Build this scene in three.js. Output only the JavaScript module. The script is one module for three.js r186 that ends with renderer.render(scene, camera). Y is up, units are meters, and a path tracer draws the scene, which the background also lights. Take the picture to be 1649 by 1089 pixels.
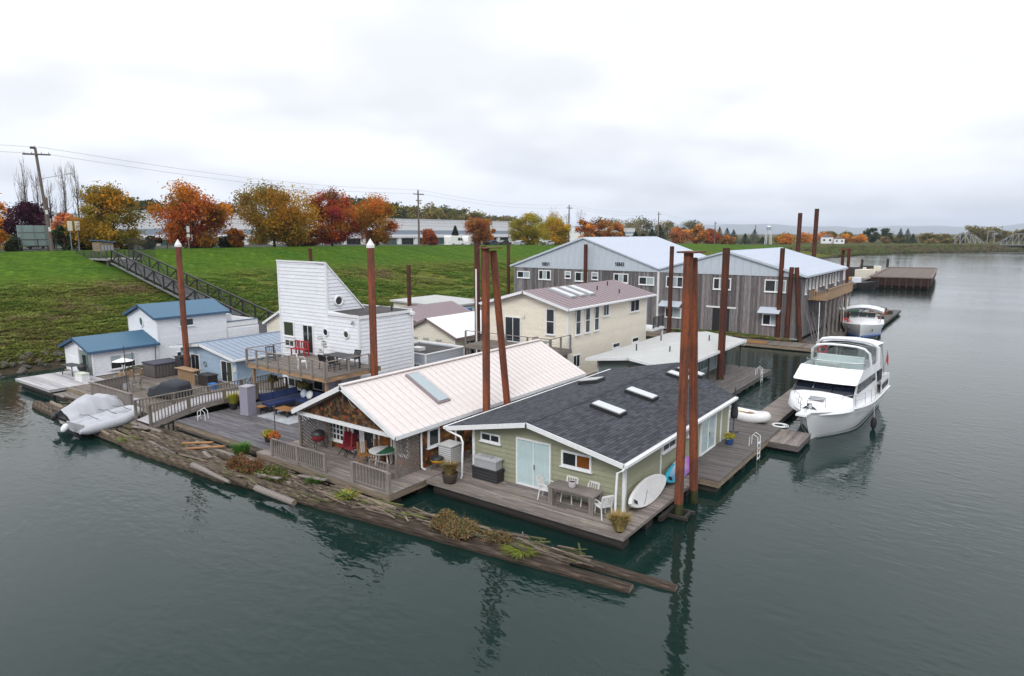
import * as THREE from 'three';
import { mergeGeometries } from 'three/addons/utils/BufferGeometryUtils.js';
import { FontLoader } from 'three/addons/loaders/FontLoader.js';
import { TextGeometry } from 'three/addons/geometries/TextGeometry.js';
import { MarchingCubes } from 'three/addons/objects/MarchingCubes.js';

// ---------------------------------------------------------------- camera, sky, sun, exposure
const scene = new THREE.Scene();
const R = Math.PI / 180;
const camera = new THREE.PerspectiveCamera(53.73, 1.5148, 0.5, 40000);
camera.position.set(0, 10.8, 0);
camera.rotation.order = 'YXZ';
camera.rotation.set(-8.909 * R, 36 * R, 0);
const renderer = new THREE.WebGLRenderer();
renderer.toneMapping = THREE.LinearToneMapping;
renderer.toneMappingExposure = 1.33;
renderer.shadowMap.enabled = true;

let seed = 7;
function rnd() { seed = (seed * 1664525 + 1013904223) >>> 0; return seed / 4294967296; }
const rr = (a, b) => a + (b - a) * rnd();
const pick = a => a[Math.floor(rnd() * a.length)];
function hash3(x, y, z) { let h = (x * 374761393 + y * 668265263 + z * 1274126177) | 0; h = Math.imul(h ^ (h >>> 13), 1274126177); return ((h ^ (h >>> 16)) >>> 0) / 4294967296; }
function noise3(x, y, z) {
  const xi = Math.floor(x), yi = Math.floor(y), zi = Math.floor(z), s = t => t * t * (3 - 2 * t);
  const u = s(x - xi), v = s(y - yi), w = s(z - zi), L = (a, b, t) => a + (b - a) * t, h = (i, j, k) => hash3(xi + i, yi + j, zi + k);
  return L(L(L(h(0, 0, 0), h(1, 0, 0), u), L(h(0, 1, 0), h(1, 1, 0), u), v), L(L(h(0, 0, 1), h(1, 0, 1), u), L(h(0, 1, 1), h(1, 1, 1), u), v), w);
}
function fbm(x, y, z, o = 4) { let a = 0, s = 0.5, t = 0; for (let i = 0; i < o; i++) { a += s * noise3(x, y, z); t += s; x = x * 2.03 + 7; y = y * 2.03 + 3; z = z * 2.03 + 11; s *= 0.5; } return a / t; }
const sm = (a, b, x) => { const t = Math.min(1, Math.max(0, (x - a) / (b - a))); return t * t * (3 - 2 * t); };
const mix = (a, b, t) => a + (b - a) * t;

{ // an overcast sky: brighter overhead, thin cloud structure, blue-grey low down
  const w = 1024, h = 512, d = new Float32Array(w * h * 4);
  for (let j = 0; j < h; j++) for (let i = 0; i < w; i++) {
    const el = ((j + 0.5) / h - 0.5) * Math.PI, az = ((i + 0.5) / w - 0.5) * 2 * Math.PI;
    const x = Math.cos(el) * Math.cos(az), y = Math.sin(el), z = Math.cos(el) * Math.sin(az);
    const k = 1 / (Math.max(y, 0) + 0.16);
    const n = fbm(x * k * 0.7 + 3.1, z * k * 0.7 + 8.2, 1.7, 5), n2 = fbm(x * k * 2.2 + 1, z * k * 2.2, 5.2, 4);
    const cl = sm(0.36, 0.62, n * 0.65 + n2 * 0.35);
    const up = Math.max(y, 0), low = 1 - sm(0.0, 0.2, up);
    const L = 0.785 * (1 + 0.7 * up) * mix(0.82, 1.06, cl);
    const t = 4 * (j * w + i), bl = mix(0.35, 1, 1 - cl) * 0.5 + low * 0.5;
    d[t] = L * mix(1.0, 0.88, bl); d[t + 1] = L * mix(1.0, 0.945, bl); d[t + 2] = L * mix(1.01, 1.06, bl); d[t + 3] = 1;
  }
  const sky = new THREE.DataTexture(d, w, h, THREE.RGBAFormat, THREE.FloatType);
  sky.mapping = THREE.EquirectangularReflectionMapping; sky.magFilter = THREE.LinearFilter; sky.needsUpdate = true;
  scene.background = sky; scene.environment = sky;
}
const sun = new THREE.DirectionalLight(new THREE.Color(1, 0.97, 0.92), 1.3);
sun.position.set(10, 70, 45); sun.target.position.set(-25, 0, -35); sun.castShadow = true; sun.shadow.radius = 40;
sun.shadow.mapSize.set(4096, 4096);
Object.assign(sun.shadow.camera, { left: -90, right: 90, top: 90, bottom: -90, near: 1, far: 260 });
scene.add(sun, sun.target);
scene.fog = new THREE.FogExp2(new THREE.Color(0.78, 0.85, 0.97), 0.0001);

// ---------------------------------------------------------------- building helpers
const V = (x, y, z) => new THREE.Vector3(x, y, z);
const ORG = new WeakMap(), taken = {};
function numbered(n) { const k = taken[n] = (taken[n] ?? -1) + 1; return k ? `${n}_${String(k).padStart(3, '0')}` : n; }
function tag(o, label, category, group) { o.userData.label = label; o.userData.category = category; if (group) o.userData.group = group; return o; }
function thing(name, label, category, [x, y, z] = [0, 0, 0], ry, group) { // a Group at a thing's base; without ry its parts are given in world metres
  const g = new THREE.Group(); g.name = numbered(name); g.position.set(x, y, z);
  if (ry !== undefined) g.rotation.y = ry; else ORG.set(g, [x, y, z]);
  scene.add(g); return tag(g, label, category, group);
}
function copy(o, label, [x, y, z], ry, s = 1) { const c = o.clone(); c.name = numbered(o.name.replace(/_\d{3}$/, '')); c.position.set(x, y, z); if (ry !== undefined) c.rotation.y = ry; c.scale.multiplyScalar(s); c.userData = { ...o.userData, label }; scene.add(c); return c; }
function add(parent, name, geo, mat, p = [0, 0, 0], rot) {
  if (mat.vertexColors && !geo.attributes.color) geo.setAttribute('color', new THREE.BufferAttribute(new Float32Array(geo.attributes.position.count * 3).fill(1), 3));
  const m = new THREE.Mesh(geo, mat); m.name = parent ? name : numbered(name); m.castShadow = m.receiveShadow = true;
  const o = parent ? ORG.get(parent) : null; m.position.set(p[0] - (o ? o[0] : 0), p[1] - (o ? o[1] : 0), p[2] - (o ? o[2] : 0));
  if (rot) m.rotation.set(...rot); (parent || scene).add(m); return m;
}
function sub(parent, name, p = [0, 0, 0], rot) { // a part that holds sub-parts; in a world-built thing it is world-built too, unless turned
  const g = new THREE.Group(); g.name = name; const o = ORG.get(parent);
  g.position.set(p[0] - (o ? o[0] : 0), p[1] - (o ? o[1] : 0), p[2] - (o ? o[2] : 0));
  if (rot) g.rotation.set(...rot); else if (o) ORG.set(g, p);
  parent.add(g); return g;
}
class MB { // collects boxes, bars, tubes and sheets into one geometry; uv in metres
  constructor() { this.p = []; this.n = []; this.u = []; this.c = []; this.w = [1, 1, 1]; }
  tri(a, b, c, col, ua, ub, uc) {
    const e = V().subVectors(b, a).cross(V().subVectors(c, a)).normalize(); col = col || this.w;
    for (const [q, u] of [[a, ua], [b, ub], [c, uc]]) { this.p.push(q.x, q.y, q.z); this.n.push(e.x, e.y, e.z); this.u.push(u[0], u[1]); this.c.push(col[0], col[1], col[2]); }
  }
  quad(a, b, c, d, col, o = [0, 0]) { // a b c d counter-clockwise; u along the longer edge
    const l = a.distanceTo(b), m = a.distanceTo(d), l2 = d.distanceTo(c), f = l >= m;
    const U = f ? [[0, 0], [l, 0], [l2, m], [0, m]] : [[0, 0], [0, l], [m, l], [m, 0]];
    for (const q of U) { q[0] += o[0]; q[1] += o[1]; }
    this.tri(a, b, c, col, U[0], U[1], U[2]); this.tri(a, c, d, col, U[0], U[2], U[3]); return this;
  }
  obox(c, X, Y, Z, col) { // half-vectors
    const P = (i, j, k) => V(c.x + i * X.x + j * Y.x + k * Z.x, c.y + i * X.y + j * Y.y + k * Z.y, c.z + i * X.z + j * Y.z + k * Z.z), o = [rnd() * 7, rnd() * 7];
    this.quad(P(-1, -1, 1), P(1, -1, 1), P(1, 1, 1), P(-1, 1, 1), col, o); this.quad(P(1, -1, -1), P(-1, -1, -1), P(-1, 1, -1), P(1, 1, -1), col, o);
    this.quad(P(1, -1, 1), P(1, -1, -1), P(1, 1, -1), P(1, 1, 1), col, o); this.quad(P(-1, -1, -1), P(-1, -1, 1), P(-1, 1, 1), P(-1, 1, -1), col, o);
    this.quad(P(-1, 1, 1), P(1, 1, 1), P(1, 1, -1), P(-1, 1, -1), col, o); this.quad(P(-1, -1, -1), P(1, -1, -1), P(1, -1, 1), P(-1, -1, 1), col, o); return this;
  }
  box(x, y, z, sx, sy, sz, col) { return this.obox(V(x, y, z), V(sx / 2, 0, 0), V(0, sy / 2, 0), V(0, 0, sz / 2), col); }
  span(x0, x1, y0, y1, z0, z1, col) { return this.box((x0 + x1) / 2, (y0 + y1) / 2, (z0 + z1) / 2, Math.abs(x1 - x0), Math.abs(y1 - y0), Math.abs(z1 - z0), col); }
  bar(p, q, w, h = w, col) {
    const a = V(...p), b = V(...q), d = V().subVectors(b, a), l = d.length(); d.normalize();
    const s = Math.abs(d.y) > 0.95 ? V(1, 0, 0) : V(0, 1, 0), X = V().crossVectors(s, d).normalize(), Y = V().crossVectors(d, X);
    return this.obox(a.add(b).multiplyScalar(0.5), d.multiplyScalar(l / 2), Y.multiplyScalar(h / 2), X.multiplyScalar(w / 2), col);
  }
  tube(pts, rad, n = 8, col, cap = true) { // a tube along points, with a radius or a radius for each point
    const P = pts.map(p => V(...p)), rings = []; let len = 0;
    for (let i = 0; i < P.length; i++) {
      const d = V().subVectors(P[Math.min(i + 1, P.length - 1)], P[Math.max(i - 1, 0)]).normalize(), s = Math.abs(d.y) > 0.95 ? V(1, 0, 0) : V(0, 1, 0);
      const X = V().crossVectors(s, d).normalize(), Y = V().crossVectors(d, X), r = Array.isArray(rad) ? rad[i] : rad; if (i) len += P[i].distanceTo(P[i - 1]);
      const ring = []; for (let k = 0; k <= n; k++) { const t = k / n * Math.PI * 2, N = V().addScaledVector(X, Math.cos(t)).addScaledVector(Y, Math.sin(t)); ring.push({ p: P[i].clone().addScaledVector(N, r), n: N, u: [len, k / n * 2 * Math.PI * r] }); }
      rings.push(ring);
    }
    col = col || this.w; const put = v => { this.p.push(v.p.x, v.p.y, v.p.z); this.n.push(v.n.x, v.n.y, v.n.z); this.u.push(v.u[0], v.u[1]); this.c.push(...col); };
    for (let i = 0; i + 1 < rings.length; i++) for (let k = 0; k < n; k++) { const a = rings[i][k], b = rings[i][k + 1], c = rings[i + 1][k + 1], d = rings[i + 1][k]; [a, b, c, a, c, d].forEach(put); }
    if (cap) for (const [ring, e, s] of [[rings[0], P[0], 1], [rings[rings.length - 1], P[P.length - 1], -1]]) for (let k = 0; k < n; k++) { const a = ring[k].p, b = ring[k + 1].p, q = x => [x.x, x.z]; s > 0 ? this.tri(e, b, a, col, q(e), q(b), q(a)) : this.tri(e, a, b, col, q(e), q(a), q(b)); }
    return this;
  }
  lap(O, U, W, poly, ex, jit = 0.04, core = 0.12) { // lap siding over a convex outline, boards tilted, and the wall core behind
    const P = (u, v, w) => V(O.x + U.x * u + W.x * w, O.y + v, O.z + U.z * u + W.z * w), vs = poly.map(p => p[1]), v0 = Math.min(...vs), v1 = Math.max(...vs);
    const range = v => { let a = 1e9, b = -1e9; for (let i = 0; i < poly.length; i++) { const p = poly[i], q = poly[(i + 1) % poly.length], lo = Math.min(p[1], q[1]), hi = Math.max(p[1], q[1]); if (v < lo - 1e-6 || v > hi + 1e-6) continue; if (hi - lo < 1e-6) { a = Math.min(a, p[0], q[0]); b = Math.max(b, p[0], q[0]); } else { const t = (v - p[1]) / (q[1] - p[1]), u = p[0] + t * (q[0] - p[0]); a = Math.min(a, u); b = Math.max(b, u); } } return [a, b]; };
    for (let v = v0; v < v1 - 0.01; v += ex) {
      const e = Math.min(v + ex, v1 - 0.001), [a0, b0] = range(v + 0.001), [a1, b1] = range(e), g = 1 + rr(-jit, jit), c = [g, g, g], o = [rnd() * 5, rnd() * 5];
      this.quad(P(a0, v, 0.034), P(b0, v, 0.034), P(b1, e, 0.002), P(a1, e, 0.002), c, o);
      this.quad(P(a0, v, 0), P(b0, v, 0), P(b0, v, 0.034), P(a0, v, 0.034), c, o);
    }
    const n = poly.length; for (let i = 0; i < n; i++) { const p = poly[i], q = poly[(i + 1) % n]; this.quad(P(p[0], p[1], -core), P(q[0], q[1], -core), P(q[0], q[1], 0.002), P(p[0], p[1], 0.002)); }
    for (let i = 1; i + 1 < n; i++) { const a = P(...poly[0], -core), b = P(...poly[i], -core), c = P(...poly[i + 1], -core); this.tri(a, c, b, null, poly[0], poly[i + 1], poly[i]); }
    return this;
  }
  shakes(O, U, W, poly, ex, cols) { // hand-split shingles in courses over a convex outline
    const P = (u, v, w) => V(O.x + U.x * u + W.x * w, O.y + v, O.z + U.z * u + W.z * w), inside = (u, v) => poly.every((p, i) => { const q = poly[(i + 1) % poly.length]; return (q[0] - p[0]) * (v - p[1]) - (q[1] - p[1]) * (u - p[0]) >= -1e-6; }), us = poly.map(p => p[0]), vs = poly.map(p => p[1]), u1 = Math.max(...us), v1 = Math.max(...vs);
    for (let v = Math.min(...vs); v < v1; v += ex) { let u = Math.min(...us); while (u < u1) { const w = rr(0.1, 0.24), c = pick(cols).map(q => q * rr(0.8, 1.2)), d = rr(0.012, 0.022), e = rr(-0.012, 0.012); if (inside(u + 0.01, v + ex * 0.9) && inside(u + w - 0.01, v + ex * 0.9) && inside(u + w / 2, v + 0.01)) { this.quad(P(u, v + e, d + 0.012), P(u + w - 0.006, v + e, d + 0.012), P(u + w - 0.006, v + ex, 0.016), P(u, v + ex, 0.016), c, [rnd() * 5, rnd() * 5]); this.quad(P(u, v + e, 0), P(u + w - 0.006, v + e, 0), P(u + w - 0.006, v + e, d + 0.012), P(u, v + e, d + 0.012), c); } u += w; } }
    return this;
  }
  geo() {
    const g = new THREE.BufferGeometry(), f = (k, n) => g.setAttribute(k, new THREE.BufferAttribute(new Float32Array(this[k[0]]), n));
    g.setAttribute('position', new THREE.BufferAttribute(new Float32Array(this.p), 3)); g.setAttribute('normal', new THREE.BufferAttribute(new Float32Array(this.n), 3));
    g.setAttribute('uv', new THREE.BufferAttribute(new Float32Array(this.u), 2)); g.setAttribute('color', new THREE.BufferAttribute(new Float32Array(this.c), 3)); return g;
  }
  mesh(parent, name, mat) { const o = parent && ORG.get(parent); return add(parent, name, this.geo(), mat, [0, 0, 0]); }
}
const stuff = m => { m.userData.kind = 'stuff'; return m; };
const structure = m => { m.userData.kind = 'structure'; return m; };
const boxes = {};
function B(sx, sy, sz) { const k = [sx, sy, sz].map(v => v.toFixed(3)).join(); return boxes[k] || (boxes[k] = new MB().box(0, 0, 0, sx, sy, sz).geo()); }
function bx(parent, name, mat, x0, x1, y0, y1, z0, z1) { return add(parent, name, B(Math.abs(x1 - x0), Math.abs(y1 - y0), Math.abs(z1 - z0)), mat, [(x0 + x1) / 2, (y0 + y1) / 2, (z0 + z1) / 2]); }
function bar(parent, name, mat, p, q, w, h) { return new MB().bar(p, q, w, h).mesh(parent, name, mat); }
function pipe(parent, name, mat, pts, r, n = 8) { return new MB().tube(pts, r, n).mesh(parent, name, mat); }

// ---------------------------------------------------------------- procedural textures and materials
function tex(w, h, size, fn, srgb = true) { // fn(u, v) 0..1 -> grey or [r, g, b]; size = metres of one repeat in u and v
  const d = new Uint8Array(w * h * 4);
  for (let j = 0; j < h; j++) for (let i = 0; i < w; i++) { let c = fn(i / w, j / h); if (typeof c === 'number') c = [c, c, c]; const t = 4 * (j * w + i); for (let k = 0; k < 3; k++) d[t + k] = Math.max(0, Math.min(255, c[k] * 255)); d[t + 3] = 255; }
  const t = new THREE.DataTexture(d, w, h); t.wrapS = t.wrapT = THREE.RepeatWrapping; t.magFilter = t.minFilter = THREE.LinearFilter;
  if (srgb) t.colorSpace = THREE.SRGBColorSpace; t.repeat.set(1 / size[0], 1 / size[1]); t.needsUpdate = true; return t;
}
function per(u, v, f, fv = f, z = 0, o = 4) { // tileable noise
  const q = (a, b) => fbm(a * f, b * fv, z, o), s = (t) => t;
  const a = q(u, v), b = q(u - 1, v), c = q(u, v - 1), d = q(u - 1, v - 1); return mix(mix(a, b, s(u)), mix(c, d, s(u)), s(v));
}
const mottle = tex(256, 256, [3.1, 3.1], (u, v) => 0.95 + 0.07 * (per(u, v, 5, 5, 1) - 0.5) + 0.09 * (per(u, v, 31, 31, 4, 2) - 0.5));
const grain = tex(512, 256, [2.3, 0.9], (u, v) => { const g = per(u, v, 4, 60, 2, 3), b = per(u, v, 3, 9, 6), f = per(u, v, 40, 120, 8, 2); return 0.83 + 0.62 * (g - 0.5) + 0.5 * (b - 0.5) + 0.3 * (f - 0.5); });
const logMap = tex(512, 256, [1.9, 0.7], (u, v) => { const g = per(u, v, 3, 44, 2, 3), b = per(u, v, 3, 7, 6), f = per(u, v, 30, 90, 8, 2); return Math.max(0.12, 0.72 + 1.3 * (g - 0.5) + 0.7 * (b - 0.5) + 0.4 * (f - 0.5)); });
const stain = tex(512, 512, [5.3, 5.3], (u, v) => { const b = per(u, v, 6, 6, 3, 5), f = per(u, v, 50, 50, 5, 2); return 0.8 + 0.5 * (b - 0.5) + 0.25 * (f - 0.5); });
const rustMap = tex(512, 256, [4.7, 1.35], (u, v) => {
  const b = per(u, v, 9, 5, 2, 5), s = per(u, v, 2, 22, 7, 3), f = per(u, v, 60, 40, 3, 2), t = sm(0.25, 0.75, b * 0.55 + s * 0.45), k = 0.8 + 0.4 * f;
  const o = sm(0.6, 0.85, per(u, v, 5, 14, 11, 3)); return [mix(mix(0.29, 0.54, t), 0.72, o * 0.6) * k, mix(mix(0.18, 0.28, t), 0.38, o * 0.6) * k, mix(mix(0.15, 0.155, t), 0.12, o) * k];
});
const grassMap = tex(512, 512, [7.3, 7.3], (u, v) => 0.8 + 0.55 * (per(u, v, 12, 12, 1, 4) - 0.5) + 0.4 * (per(u, v, 70, 70, 3, 2) - 0.5));
const speckle = tex(256, 256, [0.9, 0.9], (u, v) => 0.82 + 0.5 * (per(u, v, 60, 60, 3, 2) - 0.5));
const fabricBump = tex(128, 128, [0.4, 0.4], (u, v) => per(u, v, 30, 30, 3, 2), false);
const windMap = tex(512, 512, [310, 310], (u, v) => 0.25 + 0.75 * sm(0.35, 0.68, per(u, v, 7, 16, 5, 4)), false);
const rippleBump = tex(1024, 1024, [14.3, 14.3], (u, v) => {
  const a = u * 1 + v * 1, b = u - v, w1 = per(u, v, 24, 58, 1, 3), w2 = per(u, v, 64, 110, 4, 2), w3 = per(u, v, 5, 6, 8, 2);
  return 0.5 + 0.62 * (w1 - 0.5) + 0.26 * (w2 - 0.5) + 0.4 * (w3 - 0.5);
}, false);
const std = (hex, rough = 0.7, map = mottle, o = {}) => new THREE.MeshStandardMaterial({ color: hex, roughness: rough, map, vertexColors: true, side: THREE.DoubleSide, ...o });
const matte = (c, rough = 0.9, map = mottle, o = {}) => new THREE.MeshPhysicalMaterial({ color: c, roughness: rough, map, vertexColors: true, side: THREE.DoubleSide, specularIntensity: 0.2, ...o });
const lin = (r, g, b) => new THREE.Color().setRGB(r, g, b);
const M = {
  white: std(lin(0.78, 0.79, 0.81), 0.5), whiteSiding: std(lin(0.78, 0.8, 0.85), 0.6), greyBlueWhite: std(lin(0.66, 0.69, 0.76), 0.6), cream: std(lin(0.76, 0.71, 0.6), 0.65), beige: std(lin(0.8, 0.735, 0.62), 0.65),
  sage: std(lin(0.295, 0.3, 0.205), 0.7), paleBlue: std(lin(0.34, 0.45, 0.58), 0.65), slateBlue: std(lin(0.17, 0.26, 0.36), 0.65), greyGreen: std(lin(0.2, 0.25, 0.24), 0.7), darkGreyWall: std(lin(0.42, 0.45, 0.5), 0.65),
  pinkRoof: std(lin(0.70, 0.635, 0.615), 0.42), blueRoof: std(lin(0.045, 0.13, 0.215), 0.5), blueTrim: std(lin(0.05, 0.11, 0.2), 0.5), steelRoof: std(lin(0.25, 0.305, 0.39), 0.45), barnRoof: std(lin(0.5, 0.55, 0.64), 0.5), barnMetal: std(lin(0.5, 0.555, 0.62), 0.5), brownRoof: std(lin(0.2, 0.145, 0.135), 0.6), purpleRoof: std(lin(0.26, 0.2, 0.215), 0.55),
  membrane: std(lin(0.82, 0.83, 0.85), 0.6), flatRoof: std(lin(0.47, 0.475, 0.465), 0.75), tar: std(lin(0.082, 0.0738, 0.0738), 0.9, stain), shingle: matte(lin(0.098, 0.102, 0.118), 0.95, speckle),
  deck: std(lin(0.275, 0.2365, 0.2145), 0.85, grain), deckDark: std(lin(0.14, 0.125, 0.12), 0.85, grain), deckPaint: std(lin(0.145, 0.135, 0.15), 0.8, grain), deckOld: std(lin(0.22, 0.187, 0.1595), 0.9, grain), composite: std(lin(0.42, 0.41, 0.43), 0.7), fascia: std(lin(0.3, 0.235, 0.17), 0.85, grain),
  greyWood: std(lin(0.275, 0.242, 0.22), 0.9, grain), newWood: std(lin(0.42, 0.27, 0.15), 0.75, grain), log: matte(lin(0.1722, 0.1353, 0.1025), 0.92, logMap), wetLog: matte(lin(0.1025, 0.0779, 0.0615), 0.8, logMap), wetWood: std(lin(0.041, 0.0344, 0.0295), 0.6, grain), barnWood: matte(lin(0.25, 0.238, 0.245), 0.9, grain), cedar: std(lin(0.3, 0.125, 0.05), 0.85, grain), darkCedar: std(lin(0.1, 0.05, 0.028), 0.85, grain), teak: std(lin(0.4, 0.19, 0.06), 0.6, grain),
  rust: std(0xffffff, 0.85, rustMap), darkRust: std(lin(0.42, 0.36, 0.36), 0.85, rustMap), blackMetal: std(lin(0.022, 0.022, 0.025), 0.45), darkMetal: std(lin(0.0492, 0.0492, 0.0533), 0.5), galv: std(lin(0.32, 0.33, 0.34), 0.45, mottle, { metalness: 0.5 }), chrome: new THREE.MeshStandardMaterial({ color: lin(0.75, 0.76, 0.78), roughness: 0.2, metalness: 1 }),
  glass: new THREE.MeshPhysicalMaterial({ color: lin(0.022, 0.027, 0.03), roughness: 0.06, ior: 1.52 }), greenGlass: new THREE.MeshPhysicalMaterial({ color: lin(0.05, 0.06, 0.04), roughness: 0.1, ior: 1.52 }), tealGlass: new THREE.MeshPhysicalMaterial({ color: lin(0.05, 0.13, 0.13), roughness: 0.08, ior: 1.52 }), skyGlass: new THREE.MeshPhysicalMaterial({ color: lin(0.33, 0.39, 0.42), roughness: 0.08, ior: 1.5 }), domeWhite: new THREE.MeshPhysicalMaterial({ color: lin(0.52, 0.54, 0.56), roughness: 0.25 }),
  clear: new THREE.MeshPhysicalMaterial({ color: lin(0.95, 0.97, 0.97), roughness: 0.03, transmission: 1, thickness: 0, ior: 1.5 }), plexi: new THREE.MeshPhysicalMaterial({ color: lin(0.62, 0.70, 0.68), roughness: 0.05, transmission: 1, thickness: 0, ior: 1.45 }),
  curtain: std(lin(0.62, 0.72, 0.74), 0.9), blind: std(lin(0.7, 0.7, 0.66), 0.8), plasticGrey: std(lin(0.36, 0.37, 0.39), 0.5), plasticDark: std(lin(0.0287, 0.0271, 0.0295), 0.6), plasticWhite: std(lin(0.74, 0.74, 0.74), 0.45), rubber: std(lin(0.015, 0.015, 0.017), 0.8),
  gelcoat: new THREE.MeshPhysicalMaterial({ color: lin(0.80, 0.81, 0.83), roughness: 0.28, clearcoat: 0.5, clearcoatRoughness: 0.15, side: THREE.DoubleSide }), navy: std(lin(0.0098, 0.0246, 0.082), 0.4), canvasGrey: std(lin(0.46, 0.47, 0.51), 0.9, mottle, { bumpMap: fabricBump, bumpScale: 0.004 }), canvasDark: std(lin(0.0287, 0.0328, 0.041), 0.85, mottle, { bumpMap: fabricBump, bumpScale: 0.004 }), canvasWhite: std(lin(0.76, 0.78, 0.8), 0.85), navyCloth: std(lin(0.018, 0.035, 0.12), 0.9), paleCloth: std(lin(0.42, 0.52, 0.62), 0.9), red: std(lin(0.4, 0.02, 0.025), 0.6), redCloth: std(lin(0.22, 0.015, 0.025), 0.9), yellow: std(lin(0.75, 0.38, 0.02), 0.4), orangePot: std(lin(0.45, 0.16, 0.07), 0.8), greenPaint: std(lin(0.03, 0.14, 0.07), 0.6), blueTarp: std(lin(0.03, 0.16, 0.42), 0.6), rug: std(lin(0.5, 0.52, 0.56), 0.95, stain), lavender: std(lin(0.28, 0.27, 0.34), 0.8), stripeBlue: std(lin(0.3, 0.36, 0.43), 0.6), asphalt: std(lin(0.06, 0.06, 0.062), 0.9, stain), concrete: std(lin(0.38, 0.37, 0.35), 0.9, stain), rock: std(lin(0.13, 0.12, 0.105), 0.95, stain), bark: matte(lin(0.082, 0.0656, 0.0533), 0.95, grain), poleWood: std(lin(0.19, 0.15, 0.13), 0.9, grain), leaf: matte(0xffffff, 0.9, null, { specularIntensity: 0.05 }), treeLeaf: matte(0xffffff, 0.95, null, { specularIntensity: 0.05, transmission: 0.4, thickness: 0 }), yachtGlass: new THREE.MeshPhysicalMaterial({ color: lin(0.006, 0.009, 0.018), roughness: 0.08, specularIntensity: 0.6 }), algae: matte(lin(0.06, 0.065, 0.03), 0.8, stain), purpleRes: std(lin(0.3, 0.08, 0.42), 0.4), cyan: std(lin(0.02, 0.42, 0.55), 0.4),
  blueHull: std(lin(0.03, 0.09, 0.26), 0.35),
};
// ---------------------------------------------------------------- the setting: water, terrain, hills, roads
{
  const wm = new THREE.MeshPhysicalMaterial({ color: lin(0.006, 0.0205, 0.0172), roughness: 0.15, roughnessMap: windMap, ior: 1.34, bumpMap: rippleBump, bumpScale: 0.026 });
  const g = new THREE.PlaneGeometry(7000, 7000); g.rotateX(-Math.PI / 2);
  const uv = g.attributes.uv, p = g.attributes.position; for (let i = 0; i < uv.count; i++) uv.setXY(i, p.getX(i), p.getZ(i));
  const w = structure(add(null, 'water', g, wm, [0, 0, -1500])); w.userData.label = 'dark green river water with fine ripples';
}
const ramp = (t, z) => { for (let i = 1; i < t.length; i++) if (z >= t[i][0]) { const [a, b] = [t[i - 1], t[i]], k = Math.min(1, Math.max(0, (z - a[0]) / (b[0] - a[0]))); return mix(a[1], b[1], k); } return t[t.length - 1][1]; };
const shoreX = z => ramp([[200, -61], [-330, -61], [-377, -56], [-425, -45], [-475, -18], [-513, 11], [-560, 110], [-640, 700], [-900, 2500], [-9000, 3000]], z);
const crestY = z => ramp([[200, 8.5], [-80, 8.4], [-120, 8.0], [-170, 7.4], [-270, 6.6], [-368, 4.6], [-9000, 4.4]], z);
const slopeW = z => ramp([[200, 45], [-250, 45], [-368, 26], [-9000, 26]], z);
function bankAt(off, z) { // height at a distance landward of the shore
  const W = slopeW(z), h = crestY(z); if (off < 0) return Math.max(-2.5, off * 0.45);
  const t = off / W, n = (fbm(off * 0.25, z * 0.25, 2.2, 3) - 0.5);
  if (t < 1) return h * (t < 0.08 ? t * 1.6 : 0.128 + (t - 0.08) * (0.872 / 0.92)) * (t > 0.9 ? 1 : 1) + n * 0.8 * sm(0.02, 0.1, t) * (1 - sm(0.55, 0.8, t));
  return h - sm(0, 5, off - W) * 0.25;
}
function landY(x, z) { return bankAt(shoreX(z) - x, z); }
{
  const offs = [-14, -6, -3, -1]; for (let o = 0; o <= 50; o += 1) offs.push(o); offs.push(54, 60, 70, 85, 110, 150, 220, 400, 900, 2500, 6000);
  const zs = []; for (let z = 160; z > 10; z -= 10) zs.push(z); for (let z = 10; z > -150; z -= 1.5) zs.push(z); for (let z = -150; z > -380; z -= 6) zs.push(z); for (let z = -380; z > -660; z -= 10) zs.push(z); zs.push(-700, -800, -1000, -1500, -3000, -6000, -9000);
  const P = [], C = [], U = [], I = [];
  for (const z of zs) for (const o of offs) {
    const x = shoreX(z) - o, y = bankAt(o, z), t = o / slopeW(z); P.push(x, y, z); U.push(x, z);
    const n = fbm(x * 0.11, z * 0.11, 4.4, 4), n2 = fbm(x * 0.5, z * 0.5, 9.1, 3), e = t + (n - 0.5) * 0.28;
    const far = sm(330, 400, -z), mown = [mix(mix(0.03, 0.15, n * 0.5 + n2 * 0.5), 0.12, far), mix(mix(0.12, 0.23, n2 * 0.5 + n * 0.5), 0.12, far), mix(0.02, 0.05, far)], rough = [mix(mix(0.10, 0.19, n2), 0.105, far), mix(mix(0.15, 0.19, n), 0.095, far), mix(0.034, 0.06, far)], dirt = [0.075, 0.062, 0.042], k = sm(mix(0.46, 0.72, far), mix(0.72, 0.86, far), e), q = 1 - sm(0.03, 0.085, t + (n - 0.5) * 0.05);
    for (let i = 0; i < 3; i++) C.push(mix(mix(rough[i], mown[i], k), dirt[i], q));
  }
  const n = offs.length; for (let j = 0; j + 1 < zs.length; j++) for (let i = 0; i + 1 < n; i++) { const a = j * n + i, b = a + 1, c = a + n, d = c + 1; I.push(a, b, c, b, d, c); }
  const g = new THREE.BufferGeometry(); g.setAttribute('position', new THREE.Float32BufferAttribute(P, 3)); g.setAttribute('color', new THREE.Float32BufferAttribute(C, 3)); g.setAttribute('uv', new THREE.Float32BufferAttribute(U, 2)); g.setIndex(I); g.computeVertexNormals();
  const m = structure(add(null, 'river_bank', g, matte(0xffffff, 0.95, grassMap, { specularIntensity: 0.05, bumpMap: grassMap, bumpScale: 0.12 })));
  m.userData.label = 'grassy levee bank, mown near the crest and rough below';
}
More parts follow.
